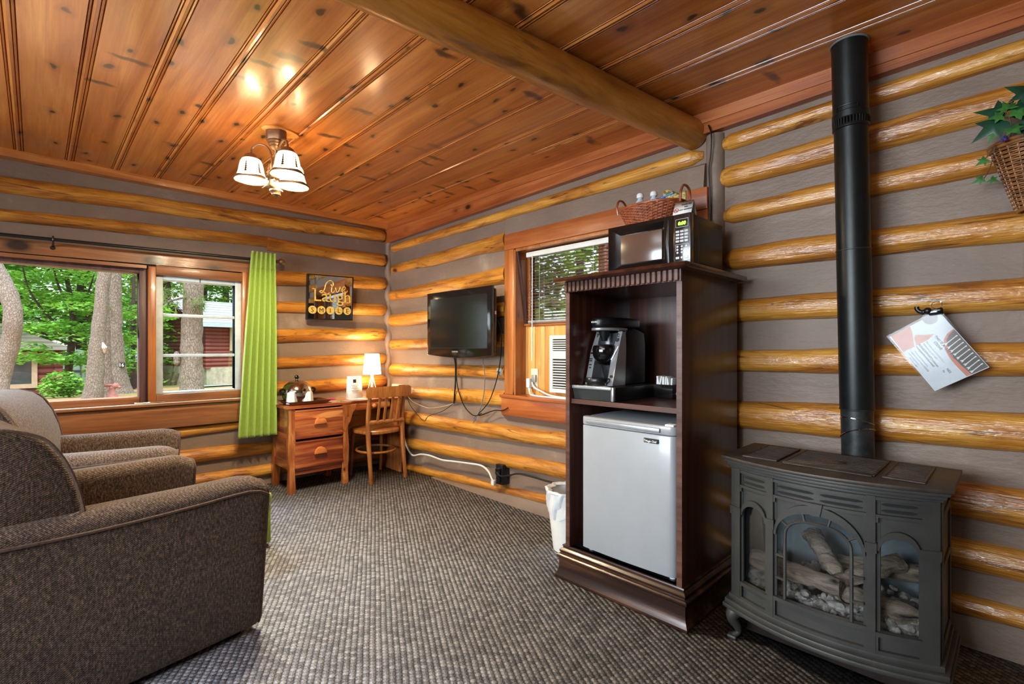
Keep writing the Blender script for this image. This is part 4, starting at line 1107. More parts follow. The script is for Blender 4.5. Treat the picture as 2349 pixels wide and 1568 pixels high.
# ------------------------------------------------------------------ ceiling light
FX, FY = 1.452, -1.548
t = thing('ceiling_light', 'bronze ceiling light with three lit bell shades', 'ceiling light', (FX, FY, 2.0))
mb = MB()
M['oval_plate'] = wood('golden_mounting_plate', srgb(196, 130, 60), srgb(214, 150, 76), srgb(224, 166, 96), 'X', rough=.4)
mb.prism([(FX-.005+.095*math.cos(a)*(.6 if True else 1), FY+.025+.10*math.sin(a)) for a in [2*PI*i/32 for i in range(32)]], 'z', ZC-.012, ZC+.001, .003); obj('mounting_plate', mb, M['oval_plate'], t)
mb = MB()
pl = []
rot = math.radians(46)
for i in range(36):
    a = 2*PI*i/36; u = .034*math.cos(a) + (.022 if math.cos(a) > 0 else -.022); v = .034*math.sin(a)
    pl.append((FX + u*math.cos(rot) - v*math.sin(rot), FY + u*math.sin(rot) + v*math.cos(rot)))
mb.prism(pl, 'z', ZC-.068, ZC-.012, .003); obj('canopy', mb, M['bronze'], t)
mb = MB(); mb.lathe([(.045, -.068), (.047, -.076), (.040, -.085), (.041, -.090), (.033, -.100), (.034, -.104), (.026, -.115), (.014, -.122), (.011, -.13), (.011, -.33), (.02, -.335), (.034, -.345), (.036, -.352), (.026, -.362), (.024, -.372), (.012, -.38), (0, -.383)], 24, (FX, FY, ZC)); obj('stem', mb, M['bronze'], t)
# pine tree cut-out plate in front of the stem
mb = MB()
tr = []
h = .15
left = []
for i in range(7):
    w_ = .008 + .0062*i; z = h - i*h/7
    left += [(-w_, z - h/7*.95), (-w_*.45, z - h/7*.95)]
pts = [(0, h)] + left + [(-.006, 0), (.006, 0)] + [(-a, b) for a, b in reversed(left)]
rr_ = Vector((.6987, .7154, 0)); 
for s in (0, 1):
    pass
bm = bmesh.new()
fv_ = [bm.verts.new((FX + .035*.7154 + rr_.x*(p[0]-.018), FY - .035*.6987 + rr_.y*(p[0]-.018), ZC-.345+p[1]) ) for p in pts]
bm.faces.new(fv_); mb.bm(bm)
o = obj('pine_cutout', mb, M['bronze'], t, sharp=None); sm = o.modifiers.new('thickness', 'SOLIDIFY'); sm.thickness = .002
M['bell'] = glow('lit_cream_bell_glass', (1.0, .80, .50, 1), 2.0, .22)
M['bulb'] = glow('warm_bulb', (1.0, .86, .62, 1), 4.0)
M['tree_paint'] = flat('bronze_tree_silhouette', srgb(38, 18, 5), .6)
LAMPS = [(1.349, -1.647), (1.583, -1.533), (1.400, -1.437)]
for (sx, sy) in LAMPS:
    d = Vector((sx-FX, sy-FY, 0)); L = d.length; d.normalize()
    zr = 2.100
    P = [(FX + d.x*.012, FY + d.y*.012, 2.06), (FX + d.x*.02, FY + d.y*.02, 2.15), (FX+d.x*(L*.25), FY+d.y*(L*.25), 2.262), (FX+d.x*(L*.6), FY+d.y*(L*.6), 2.30), (FX+d.x*(L*.93), FY+d.y*(L*.93), 2.285), (sx, sy, 2.255), (sx, sy, 2.235)]
    mb = MB(); mb.tube(smooth_path(P, 7), .006, 8); am = obj('arm', mb, M['bronze'], t)
    mb = MB(); mb.lathe([(.008, .148), (.02, .146), (.033, .137), (.037, .125), (.042, .120), (.043, .113), (.036, .112)], 24, (sx, sy, zr)); obj('socket_cap', mb, M['bronze'], am)
    mb = MB(); prof_ = [(.040, .118), (.048, .113), (.056, .098), (.061, .075), (.066, .045), (.074, .02), (.083, .006), (.086, 0)]
    mb.lathe(prof_ + [(r-.003, z) for r, z in reversed(prof_)], 36, (sx, sy, zr), cap=False); sh = obj('bell_shade', mb, M['bell'], t)
    mb = MB(); mb.tube([(sx+.087*math.cos(a), sy+.087*math.sin(a), zr) for a in [2*PI*i/36 for i in range(36)]], .0045, 6, closed=True); obj('rim', mb, M['bronze'], sh)
    mb = MB()
    def rad(z):
        for k in range(len(prof_)-1):
            if prof_[k][1] >= z >= prof_[k+1][1]:
                f_ = (z-prof_[k+1][1])/(prof_[k][1]-prof_[k+1][1]); return lerp(prof_[k+1][0], prof_[k][0], f_)
        return .05
    for k in range(6):
        a0 = k*PI/3 + .35
        def P3(u, z):
            r_ = rad(z) + .002; a = a0 + u/r_; return (sx+r_*math.cos(a), sy+r_*math.sin(a), zr+z)
        for i in range(5):
            z0 = .028 + i*.0125; w_ = .0105 - i*.0018
            mb.add([P3(-w_, z0), P3(w_, z0), P3(.0012, z0+.016), P3(-.0012, z0+.016)], [(0, 1, 2, 3)])
        mb.add([P3(-.0018, .012), P3(.0018, .012), P3(.0018, .03), P3(-.0018, .03)], [(0, 1, 2, 3)])
    for i in range(48):
        a = 2*PI*i/48; a2 = 2*PI*(i+1)/48
        def P4(a, z): r_ = rad(z)+.002; return (sx+r_*math.cos(a), sy+r_*math.sin(a), zr+z)
        h0 = .012+.005*math.sin(a*3); h1 = .012+.005*math.sin(a2*3)
        mb.add([P4(a, .001), P4(a2, .001), P4(a2, h1), P4(a, h0)], [(0, 1, 2, 3)])
    obj('tree_pattern', mb, M['tree_paint'], sh, recalc=False)
    mb = MB(); mb.ball((sx, sy, zr+.06), (.026, .026, .036), 14, 8); obj('bulb', mb, M['bulb'], t)
# ------------------------------------------------------------------ tall dark cabinet
t = thing('open_cabinet', 'tall dark brown open cabinet holding the coffee maker and fridge', 'cabinet', (3.1, -.33, 0))
CX0, CX1, CYF, CYB = 2.795, 3.408, -.62, -.045
for (a, b, ed) in ((CX0, CX0+.024, 1), (CX1-.024, CX1, 1)):
    mb = MB(); mb.box(a, CYF, .16, b, CYB, 1.478, .002); sp = obj('side_panel', mb, M['espresso'], t)
    mb = MB(); mb.box(a, CYF-.003, .165, b, CYF+.001, 1.428); obj('edge_strip', mb, M['espresso_x'], sp)
mb = MB(); mb.box(CX0+.024, -.075, .16, CX1-.024, -.055, 1.478); obj('back_panel', mb, M['espresso'], t)
mb = MB(); mb.cyl((3.325, -.0755, 1.12), (3.325, -.0765, 1.12), .035, n=24); obj('cable_hole', mb, M['pale_pine'], t)
mb = MB(); mb.box(CX0+.024, -.605, .876, CX1-.024, -.075, .898); sh = obj('shelf', mb, M['espresso'], t)
mb = MB(); mb.box(CX0+.024, -.608, .876, CX1-.024, -.604, .8985); obj('edge_strip', mb, M['espresso_x'], sh)
mb = MB(); mb.box(CX0+.024, CYF+.01, .135, CX1-.024, -.075, .163); obj('cabinet_floor', mb, M['black'], t)
mb = MB(); mb.box(CX0+.024, CYF+.01, 1.428, CX1-.024, -.075, 1.478); obj('top_rail', mb, M['espresso'], t)
mb = MB(); mb.prism([(-.682, 1.478), (-.688, 1.484), (-.684, 1.492), (-.67, 1.498), (-.035, 1.498), (-.035, 1.474), (-.645, 1.474)], 'x', 2.765, 3.452, .003); obj('cabinet_top', mb, M['espresso'], t)
mb = MB(); mb.box(CX0, CYF-.012, 1.426, CX1, CYF+.005, 1.476)
for i in range(24):
    x = CX0+.004+i*.02535
    mb.box(x, CYF-.022, 1.427, x+.0185, CYF-.01, 1.4755, .003, 1)
obj('fluted_frieze', mb, M['espresso_x'], t)
# plinth moulding, mitred on three sides
prof = [(.036, 0), (.040, .004), (.040, .014), (.034, .024), (.028, .040), (.025, .055), (.025, .098), (.031, .102), (.034, .108), (.034, .115), (.028, .120), (.020, .122), (.020, .128), (.024, .132), (.024, .138), (.017, .146), (.010, .150), (.010, .155), (.014, .158), (.012, .163), (-.02, .163)]
vs = []; fs = []
corner = lambda o: [(CX0-o-.01, CYB), (CX0-o-.01, CYF-o+.012), (CX1+o-.006, CYF-o+.012), (CX1+o-.006, CYB)]
for (o_, z) in prof:
    vs += [(p[0], p[1], z) for p in corner(o_)]
for i in range(len(prof)-1):
    for j in range(3): fs.append((i*4+j, i*4+j+1, i*4+5+j, i*4+4+j))
mb = MB(); mb.add(vs, fs); obj('plinth', mb, M['worn_espresso'], t, sharp=22)

# mini fridge
t = thing('mini_fridge', 'white mini fridge standing in the lower half of the dark cabinet', 'fridge', (3.12, -.36, .163))
mb = MB(); mb.box(2.884, -.548, .18, 3.362, -.12, .818, .008); obj('body', mb, M['fridge'], t)
mb = MB(); mb.box(2.890, -.556, .195, 3.356, -.546, .80); obj('gasket', mb, M['fridge_dark'], t)
mb = MB()
pl = [(2.878, -.557), (2.878, -.588), (2.884, -.597), (2.90, -.601)] + [(lerp(2.9, 3.33, i/10), -.601-.006*math.sin(PI*i/10)) for i in range(1, 10)] + [(3.335, -.601), (3.352, -.597), (3.362, -.588), (3.366, -.575), (3.366, -.557)]
mb.prism(pl, 'z', .178, .776, .004); d = obj('door', mb, M['fridge'], t)
mb = MB(); mb.prism([(p[0], p[1]) for p in pl], 'z', .778, .818, .005)
obj('handle_strip', mb, M['fridge'], d)
mb = MB(); mb.box(2.91, -.6135, .786, 3.30, -.604, .806, .004, 2); obj('grip_recess', mb, M['silver'], d)
mb = MB(); mb.box(3.222, -.6085, .737, 3.294, -.602, .757, .003); bd = obj('badge', mb, M['ink'], d)
fm = frame_m((3.232, -.6092, .7415), (1, 0, 0), (0, 0, 1))
mb = text_mb('Magic Chef', .0118, fm, bold=.0003); 
mb.add([(-.0065, .004, 0), (-.0045, -.001, 0), (-.002, .004, 0)], [(0, 1, 2)], M=fm); mb.add([(-.0043+.0022*math.cos(a), .0085+.0028*math.sin(a), 0) for a in [2*PI*i/12 for i in range(12)]], [tuple(range(12))], M=fm)
obj('lettering', mb, M['white'], bd, recalc=False)
mb = MB(); mb.box(3.318, -.60, .816, 3.360, -.53, .826, .004); obj('hinge_cover', mb, M['white'], t)
for (x, y) in ((2.91, -.56), (3.335, -.56), (2.91, -.15), (3.335, -.15)):
    mb = MB(); mb.cyl((x, y, .1625), (x, y, .182), .014, n=10); obj('foot', mb, M['white'], t)

# pod drawer under the coffee maker
t = thing('pod_drawer', 'black coffee pod drawer with silver front edge under the coffee maker', 'drawer', (2.94, -.41, .898))
mb = MB(); mb.box(2.83, -.585, .8985, 3.062, -.20, .964, .005); obj('case', mb, M['black'], t)
mb = MB(); mb.prism([(-.606, .962), (-.585, .966), (-.584, .90), (-.590, .899)], 'x', 2.824, 3.05, .002); dr = obj('drawer_front', mb, flat('smoked_drawer_front', srgb(52, 54, 54), .3), t)
mb = MB(); mb.box(2.823, -.610, .952, 3.052, -.588, .9675, .003); obj('silver_edge', mb, M['silver'], dr)
mb = MB(); mb.box(3.048, -.603, .90, 3.062, -.585, .966, .003); obj('bracket', mb, M['silver'], t)
# sheet sticking out under the machine
mb = MB(); mb.box(2.86, -.575, .9645, 2.99, -.53, .9655, M=Matrix.Translation((2.92, -.55, 0)) @ Matrix.Rotation(.15, 4, 'Z') @ Matrix.Translation((-2.92, .55, 0))); single('paper_slip', mb, M['paper'], 'white paper slip under the front of the coffee maker', 'paper')

# coffee maker
kz = .9655
t = thing('coffee_maker', 'black and silver single cup coffee maker on the pod drawer', 'coffee maker', (2.925, -.36, kz))
K0, K1 = 2.838, 2.990
mb = MB()
mb.prism([(-.415, kz), (-.43, kz+.1), (-.41, kz+.2), (-.385, kz+.272), (-.30, kz+.285), (-.215, kz+.262), (-.205, kz+.2), (-.205, kz)], 'x', K0+.012, K1+.006, .008, 3); obj('body', mb, M['black'], t)
for s in (0, 1):
    x0 = K0-.010 if s == 0 else K1-.030
    mb = MB()
    mb.add([(x0, -.508, kz), (x0+.036, -.512, kz), (x0+.038+.004, -.470, kz+.17), (x0+.036+.004, -.43, kz+.268), (x0+.012, -.425, kz+.268), (x0+.006, -.466, kz+.17),
            (x0, -.40, kz), (x0+.036, -.40, kz), (x0+.042, -.40, kz+.17), (x0+.040, -.40, kz+.262), (x0+.012, -.40, kz+.262), (x0+.006, -.40, kz+.17)],
           [(0, 1, 2, 5), (5, 2, 3, 4), (7, 6, 11, 8), (8, 11, 10, 9), (0, 5, 11, 6), (5, 4, 10, 11), (1, 7, 8, 2), (2, 8, 9, 3), (4, 3, 9, 10), (0, 6, 7, 1)])
    p = obj('silver_panel', mb, M['silver'], t, sharp=25)
    if s == 1:
        mb = MB()
        for (dz, yy, r_) in ((.225, -.4475, .0095), (.045, -.5010, .007)):
            mb.cyl((x0+.022, yy-.004, kz+dz), (x0+.022, yy+.006, kz+dz), r_, n=16)
        for dz, yy in ((.243, -.440), (.253, -.436)): mb.cyl((x0+.024, yy-.003, kz+dz), (x0+.024, yy+.006, kz+dz), .0025, n=8)
        obj('button', mb, M['black'], p)
        mb = MB(); mb.add([(x0+.006, -.4785, kz+.128), (x0+.012, -.4785, kz+.125), (x0+.038, -.455, kz+.192), (x0+.032, -.4548, kz+.195)], [(0, 1, 2, 3)]); 
        mb.v = [(a+.004, b-.011, c) for a, b, c in mb.v]; obj('sticker', mb, M['paper'], p, recalc=False)
    else:
        mb = MB()
        for dz in (.16, .13, .12, .10, .085): mb.box(x0+.013, -.4775-.0265*(.17-dz)/.17*1.0-.003, kz+dz-.003, x0+.024, -.46, kz+dz+.003)
        obj('printed_symbols', mb, M['ink'], p)
mb = MB()   # back of the bay between the panels
mb.prism([(K0+.015, -.44)] + [(lerp(K0+.02, K1-.02, i/8), -.44+.03*math.sin(PI*i/8)) for i in range(9)] + [(K1-.015, -.44), (K1-.015, -.39), (K0+.015, -.39)], 'z', kz, kz+.26); obj('mug_bay', mb, flat('dark_grey_satin', srgb(58, 60, 62), .25), t)
mb = MB(); mb.lathe([(.026, .10), (.046, .115), (.060, .145), (.062, .18), (.056, .198), (.03, .204), (0, .204)], 28, (2.914, -.450, kz), sx=1.05, sy=1.12); pk = obj('pod_holder', mb, M['gloss_black'], t)
mb = MB(); mb.tube([(2.906+.034*math.cos(a), -.487+.024*math.sin(a), kz+.192+.008*math.sin(a)) for a in [2*PI*i/24 for i in range(24)]], .006, 6, closed=True); mb.tube([(2.906+.057*math.cos(a), -.468+.053*math.sin(a), kz+.158) for a in [PI+PI*i/16 for i in range(17)]], .003, 5); obj('holder_ring', mb, M['gloss_black'], pk)
mb = MB()
pl = [(2.914+.071*math.cos(a), -.40+.135*math.sin(a)) for a in [PI+PI*i/20 for i in range(21)]] + [(2.985, -.26), (2.97, -.22), (2.855, -.22), (2.843, -.26)]
mb.prism(pl, 'z', kz+.285, kz+.338, .016, 3); hd = obj('brew_head', mb, M['black'], t)
mb = MB(); mb.prism([((p[0]-2.914)*1.03+2.914, (p[1]+.40)*1.02-.40) for p in pl[:21]] + [(2.984, -.36), (2.846, -.36)], 'z', kz+.272, kz+.286, .004); obj('silver_lip', mb, M['silver'], hd)
mb = MB(); mb.lathe([(.014, .22), (.022, .245), (.03, .272)], 16, (2.912, -.46, kz)); obj('nozzle', mb, M['black'], hd)
mb = text_mb('KEURIG', .0115, frame_m((2.908, -.5368, kz+.310), (1, 0, 0), (0, 0, 1)), align='CENTER', bold=.0003); obj('lettering', mb, M['white'], hd, recalc=False)
mb = MB(); mb.lathe([(.050, 0), (.052, .012), (.066, .02), (.068, .03), (.064, .036), (.0, .036)], 28, (2.912, -.525, kz), sy=.8); obj('drip_tray', mb, M['black'], t)

# caddy of packets and its cords
t = thing('packet_caddy', 'small black caddy filled with white sugar and creamer packets', 'caddy', (3.135, -.225, .898))
mb = MB(); mb.prism([(3.085, -.275), (3.185, -.275), (3.185, -.175), (3.085, -.175)], 'z', .8985, .968, .004); obj('box', mb, M['gloss_black'], t)
random.seed(5)
for i in range(9):
    mb = MB(); x = 3.085 + .010*i; a = random.uniform(-.25, .25)
    mb.box(-.004, -.040, 0, .004, .040, .075, .002, M=Matrix.Translation((x+.008, -.225+random.uniform(-.003, .003), .930+random.uniform(-.004, .006))) @ Matrix.Rotation(a, 4, 'Y')); obj('packet', mb, M['paper'], t)
mb = MB(); mb.tube(smooth_path([(3.325, -.085, 1.12), (3.322, -.10, 1.08), (3.31, -.115, 1.0), (3.295, -.13, .93), (3.27, -.15, .906), (3.2, -.13, .905), (3.1, -.14, .905)], 8), .005, 8)
single('appliance_cable', mb, M['black'], 'black cord running from the cabinet back hole down to the shelf', 'cord')
mb = MB(); mb.tube(smooth_path([(3.21, -.262, .92), (3.225, -.268, .95), (3.235, -.262, .93), (3.215, -.255, .905), (3.20, -.262, .925), (3.22, -.266, .955), (3.24, -.26, .92), (3.225, -.25, .903)], 8), .0025, 6)
single('cable_coil', mb, M['silver'], 'coiled thin pale cord on the shelf next to the packet caddy', 'cord')

# ------------------------------------------------------------------ microwave on the cabinet
t = thing('microwave', 'black microwave oven on top of the dark cabinet', 'microwave', (3.146, -.28, 1.498))
U0, U1, UZ0, UZ1, UY = 2.930, 3.362, 1.512, 1.752, -.45
mb = MB(); mb.box(U0+.003, UY+.03, UZ0, U1-.003, -.10, UZ1, .004); mb.box(U1-.006, UY+.09, UZ0+.025, U1-.001, -.14, UZ1-.03, .012, 3); obj('case', mb, M['black'], t)
mb = MB()
dw = 3.280
ix0, ix1, iz0, iz1 = 2.992, 3.222, 1.560, 1.708
ox0, ox1, oz0, oz1 = 2.952, 3.236, 1.535, 1.735
vs = [(U0, UY, UZ0), (dw, UY, UZ0), (dw, UY, UZ1), (U0, UY, UZ1), (ox0, UY, oz0), (ox1, UY, oz0), (ox1, UY, oz1), (ox0, UY, oz1), (ix0, UY+.014, iz0), (ix1, UY+.014, iz0), (ix1, UY+.014, iz1), (ix0, UY+.014, iz1),
      (U0, UY+.03, UZ0), (dw, UY+.03, UZ0), (dw, UY+.03, UZ1), (U0, UY+.03, UZ1)]
fs = []
for a in (0, 4):
    for j in range(4): fs.append((a+j, a+(j+1) % 4, a+4+(j+1) % 4, a+4+j))
for j in range(4): fs.append((j, (j+1) % 4, 12+(j+1) % 4, 12+j))
fs += [(12, 13, 14, 15), (8, 9, 10, 11)]
mb.add(vs, fs); d = obj('door', mb, M['gloss_black'], t, sharp=20)
M['mw_window'] = (lambda s: (s.set(color=s.ramp(s.math('MULTIPLY', s.math('SINE', s.math('MULTIPLY', s.node('ShaderNodeSeparateXYZ').outputs[0], 1.0)), 1.0), [(0, srgb(92, 70, 58)), (1, srgb(104, 80, 66))]), rough=0.16, spec=.8), s.m)[1])(NT('bronze_tinted_door_window'))
mb = MB(); mb.box(ix0+.004, UY+.011, iz0+.004, ix1-.004, UY+.0138, iz1-.004, .006, 3); obj('door_window', mb, M['mw_window'], d)
mb = MB(); mb.prism([(3.252, 1.535), (3.262, 1.535), (3.258, 1.63), (3.262, 1.735), (3.252, 1.735), (3.244, 1.63)], 'y', UY-.003, UY+.004, .002); obj('handle_recess', mb, M['black'], d)
M['dark_panel'] = flat('brown_black_control_panel', srgb(42, 32, 28), .22, coat=.4)
mb = MB(); mb.box(dw+.001, UY, UZ0, U1, UY+.03, UZ1, .003); cp = obj('control_panel', mb, M['dark_panel'], t)
mb = MB()
fx0, fx1 = dw+.012, U1-.010
def bar(x0, z0, x1, z1): mb.box(x0, UY-.0008, z0, x1, UY+.001, z1)
for (x0, z0, x1, z1) in ((fx0, 1.692, fx1, 1.7005), (fx0, 1.7275, fx1, 1.729)): bar(x0, z0 if z0 > 1.7 else 1.692, x1, z1 if z0 > 1.7 else 1.6935)
bar(fx0, 1.692, fx0+.0015, 1.729); bar(fx1-.0015, 1.692, fx1, 1.729)
bar(fx0, 1.615, fx1, 1.6165); bar(fx0, 1.585, fx0+.0012, 1.6165); bar(fx1-.0012, 1.585, fx1, 1.6165)
obj('display_border', mb, M['silver'], cp)
mb = text_mb('0:00', .021, frame_m((dw+.041, UY-.001, 1.702), (1, 0, 0), (0, 0, 1)), align='CENTER', shear=.15, bold=.0006); obj('clock_digits', mb, glow('green_digits', (.25, 1.0, .02, 1), 3.0), cp, recalc=False)
for r_ in range(4):
    for c in range(3):
        mb = MB(); x = fx0 + c*.0205; z = 1.668 - r_*.0145; mb.box(x, UY-.0012, z, x+.018, UY+.002, z+.0105, .001, 1); obj('button', mb, M['silver'], cp)
for r_ in range(3):
    for c in range(3):
        mb = MB(); x = fx0+.009 + c*.0205; z = 1.606 - r_*.0135; mb.cyl((x, UY-.0012, z), (x, UY+.002, z), .0048, n=12); obj('button', mb, M['silver'], cp)
for x in (fx0, fx0+.041):
    mb = MB(); mb.box(x, UY-.0012, 1.550, x+.018, UY+.002, 1.561, .001, 1); obj('button', mb, M['silver'], cp)
mb = MB(); mb.cyl((fx0+.029, UY-.0012, 1.556), (fx0+.029, UY+.002, 1.556), .0048, n=12); obj('button', mb, M['silver'], cp)
for (x, y) in ((2.96, -.41), (3.33, -.41), (2.96, -.13), (3.33, -.13)):
    mb = MB(); mb.cyl((x, y, 1.4975), (x, y, 1.514), .012, n=10); obj('foot', mb, M['black'], t)

# basket of snacks on the microwave
M['wicker'] = wicker_mat('red_brown_wicker', srgb(112, 52, 26), srgb(164, 88, 48), 1, 1)
def woven(mbx, c, rx0, ry0, rx1, ry1, z0, z1, rows, nst, th, seg=96, half=False, amp=.006):
    for k in range(rows):
        tt = k/(rows-1); z = lerp(z0, z1, tt); rx = lerp(rx0, rx1, tt); ry = lerp(ry0, ry1, tt)
        pts = []
        n = seg
        for i in range(n + (1 if half else 0)):
            a = (PI + PI*i/n) if half else 2*PI*i/n
            w = amp*math.cos(a*nst/2*(1 if not half else 1) + (k % 2)*PI)
            pts.append((c[0]+(rx+w)*math.cos(a), c[1]+(ry+w)*math.sin(a), z))
        mbx.tube(pts, th, 5, closed=not half)
    for j in range(nst):
        a = (PI + PI*(j+.5)/nst) if half else 2*PI*j/nst
        mbx.tube([(c[0]+rx0*math.cos(a), c[1]+ry0*math.sin(a), z0), (c[0]+rx1*math.cos(a), c[1]+ry1*math.sin(a), z1)], th*.9, 5)
BC = (3.090, -.30)
bz0 = 1.753
t = thing('wicker_basket', 'oval red brown wicker basket with two loop handles on the microwave', 'basket', (BC[0], BC[1], bz0))
mb = MB(); woven(mb, BC, .125, .085, .168, .112, bz0+.006, bz0+.098, 15, 36, .0042, 144, amp=.0035)
mb.tube([(BC[0]+.17*math.cos(a), BC[1]+.114*math.sin(a), bz0+.102) for a in [2*PI*i/60 for i in range(60)]], .0065, 6, closed=True)
obj('woven_body', mb, M['wicker'], t)
mb = MB(); mb.lathe([(0, .004), (.124, .004), (.126, .01), (.162, .095)], 40, (BC[0], BC[1], bz0), sx=1, sy=.67, cap=False); obj('lining', mb, flat('dark_wicker_lining', srgb(58, 28, 16), .8), t)
for s in (-1, 1):
    hx = BC[0] + s*.172
    mb = MB(); mb.tube(smooth_path([(hx, BC[1]-.045, bz0+.09), (hx+s*.004, BC[1]-.05, bz0+.13), (hx+s*.006, BC[1]-.03, bz0+.165), (hx+s*.006, BC[1]+.005, bz0+.172), (hx+s*.006, BC[1]+.035, bz0+.155), (hx+s*.003, BC[1]+.048, bz0+.12), (hx, BC[1]+.042, bz0+.09)], 6), .006, 8); obj('handle', mb, M['wicker'], t)
M['clear_pet'] = flat('clear_pet_bottle', srgb(178, 190, 200), .15, spec=.6)
for i, (x, lb) in enumerate(((3.03, 'water bottle with white cap in the basket, left one'), (3.095, 'water bottle with white cap in the basket, right one'))):
    y = -.315 + i*.02
    t = thing('water_bottle', lb, 'bottle', (x, y, bz0+.006), 0, 'bottles in the snack basket')
    mb = MB(); mb.lathe([(.026, 0), (.028, .01), (.028, .105), (.024, .128), (.012, .146), (.0115, .155)], 18, (x, y, bz0+.008)); obj('bottle', mb, M['clear_pet'], t)
    mb = MB(); mb.lathe([(.0165, .150), (.0178, .152), (.0178, .164), (.0165, .166), (.0165, .169), (.013, .173), (0, .1735)], 18, (x, y, bz0+.010)); obj('cap', mb, M['white'], t)
mb = MB(); mb.box(-.075, -.012, -.004, .075, .012, .004, .002, M=Matrix.Translation((3.115, -.265, bz0+.152)) @ Matrix.Rotation(-.16, 4, 'Y') @ Matrix.Rotation(.5, 4, 'X')); single('blue_packet', mb, flat('bright_blue_wrapper', srgb(28, 110, 190), .3), 'slim bright blue packet lying across the basket behind the bottle caps', 'packet')
mb = MB()
mb.grid(lambda u, v: (3.13+.115*u, -.25-.02*math.sin(PI*u)*math.sin(PI*v), bz0+.06+.108*v+.018*math.sin(u*5+v)*v), 14, 10)
o = single('snack_bag', mb, (lambda s: (s.set(color=s.ramp(s.noise(s.coord((40, 40, 40)), 1.0, 2, .5, 2.0), [(0.42, srgb(196, 176, 96)), (0.5, srgb(226, 206, 140)), (0.56, srgb(120, 110, 70))]), rough=0.35), s.m)[1])(NT('yellow_patterned_foil')), 'yellow patterned snack bag in the right end of the basket', 'snack bag')
sm = o.modifiers.new('thickness', 'SOLIDIFY'); sm.thickness = .012
# tent card
t = thing('tent_card', 'white folded no smoking tent card at the microwave corner', 'card', (3.325, -.40, 1.752))
x0, x1 = 3.262, 3.352; zt = 1.820
mb = MB(); mb.add([(x0, -.425, 1.7525), (x1, -.425, 1.7525), (x1, -.395, zt), (x0, -.395, zt), (x0, -.365, 1.7525), (x1, -.365, 1.7525)], [(0, 1, 2, 3), (3, 2, 5, 4)])
o = obj('card_sheet', mb, M['paper'], t, sharp=20); sm = o.modifiers.new('thickness', 'SOLIDIFY'); sm.thickness = .0012
e2 = Vector((0, .030, .0675)).normalized()
fm = lambda x, s_: frame_m((x, -.425 + .03*s_-.0016, 1.7525 + .0675*s_+.0006), (1, 0, 0), e2)
mb = MB()
for k, ln in enumerate(('THANK YOU', 'FOR', 'NOT SMOKING')): text_mb(ln, .0086, fm(3.3215, .72-.19*k), mb=mb, align='CENTER', bold=.0002)
obj('lettering', mb, M['ink'], t, recalc=False)
mb = MB(); Mx = fm(3.276, .40)
mb.tube([Mx @ Vector((.0105*math.cos(a), .0105*math.sin(a), 0)) for a in [2*PI*i/24 for i in range(24)]], .0012, 5, closed=True); mb.tube([Mx @ Vector((-.0075, .0075, 0)), Mx @ Vector((.0075, -.0075, 0))], .0012, 5)
obj('no_smoking_symbol', mb, flat('red_ink', srgb(196, 40, 30), .6), t)
mb = MB(); mb.tube([Mx @ Vector((-.007, -.001, -.0003)), Mx @ Vector((.006, -.001, -.0003))], .0012, 5); obj('cigarette_symbol', mb, M['ink'], t)

# ------------------------------------------------------------------ trash can
t = thing('trash_can', 'white plastic trash can with liner beside the dark cabinet', 'trash can', (2.585, -.325, 0))
mb = MB(); mb.lathe([(.092, .0), (.098, .004), (.138, .335), (.143, .34), (.135, .34), (.094, .01), (0, .008)], 32, (2.585, -.325, 0), cap=False); obj('can', mb, M['white'], t)
def liner(u, v):
    a = u*2*PI
    r = .140 + .006*math.sin(a*9+v*3) + .004*math.sin(a*17); z = .352 - .0*v
    if v < .15: return (2.585+(r-.03+v*.2)*math.cos(a), -.325+(r-.03+v*.2)*math.sin(a), .34+.012*math.sin(PI*v/.15*.5))
    w = (v-.15)/.85
    r = lerp(.141, .122, w) + .006*math.sin(a*9+w*6) + .004*math.sin(a*19+w*3)
    return (2.585+r*math.cos(a), -.325+r*math.sin(a), .352 - .15*w + .014*math.sin(a*5)*w)
mb = MB(); mb.grid(liner, 72, 12, wrapu=True); obj('liner', mb, M['plastic_wrap'], t, sharp=None)

# ------------------------------------------------------------------ stove
SXc, SHW = 3.884, .318
def S(u, z, d=0.0):
    w = max(0.0, 1-(u/SHW)**2)
    return (SXc+u, -.515 - .088*w - d, z)
def ribbon(mbx, A, B, d0, d1):
    """solid between two (u,z) polylines on the bowed front, from depth d0 (back) to d1 (front)"""
    n = len(A); vs = []
    for d in (d0, d1):
        vs += [S(a[0], a[1], d) for a in A] + [S(b[0], b[1], d) for b in B]
    fs = []
    for i in range(n-1):
        fs += [(i, i+1, n+i+1, n+i), (2*n+i, 3*n+i, 3*n+i+1, 2*n+i+1), (i, 2*n+i, 2*n+i+1, i+1), (n+i, n+i+1, 3*n+i+1, 3*n+i)]
    fs += [(0, n, 3*n, 2*n), (n-1, 3*n-1, 4*n-1, 2*n-1)]
    mbx.add(vs, fs)
def rect(mbx, u0, z0, u1, z1, d0, d1, n=6):
    us = [lerp(u0, u1, i/n) for i in range(n+1)]
    ribbon(mbx, [(u, z0) for u in us], [(u, z1) for u in us], d0, d1)
stove = thing('gas_stove', 'dark grey cast iron gas stove with arched glass door and log set', 'stove', (SXc, -.35, 0))
t = stove
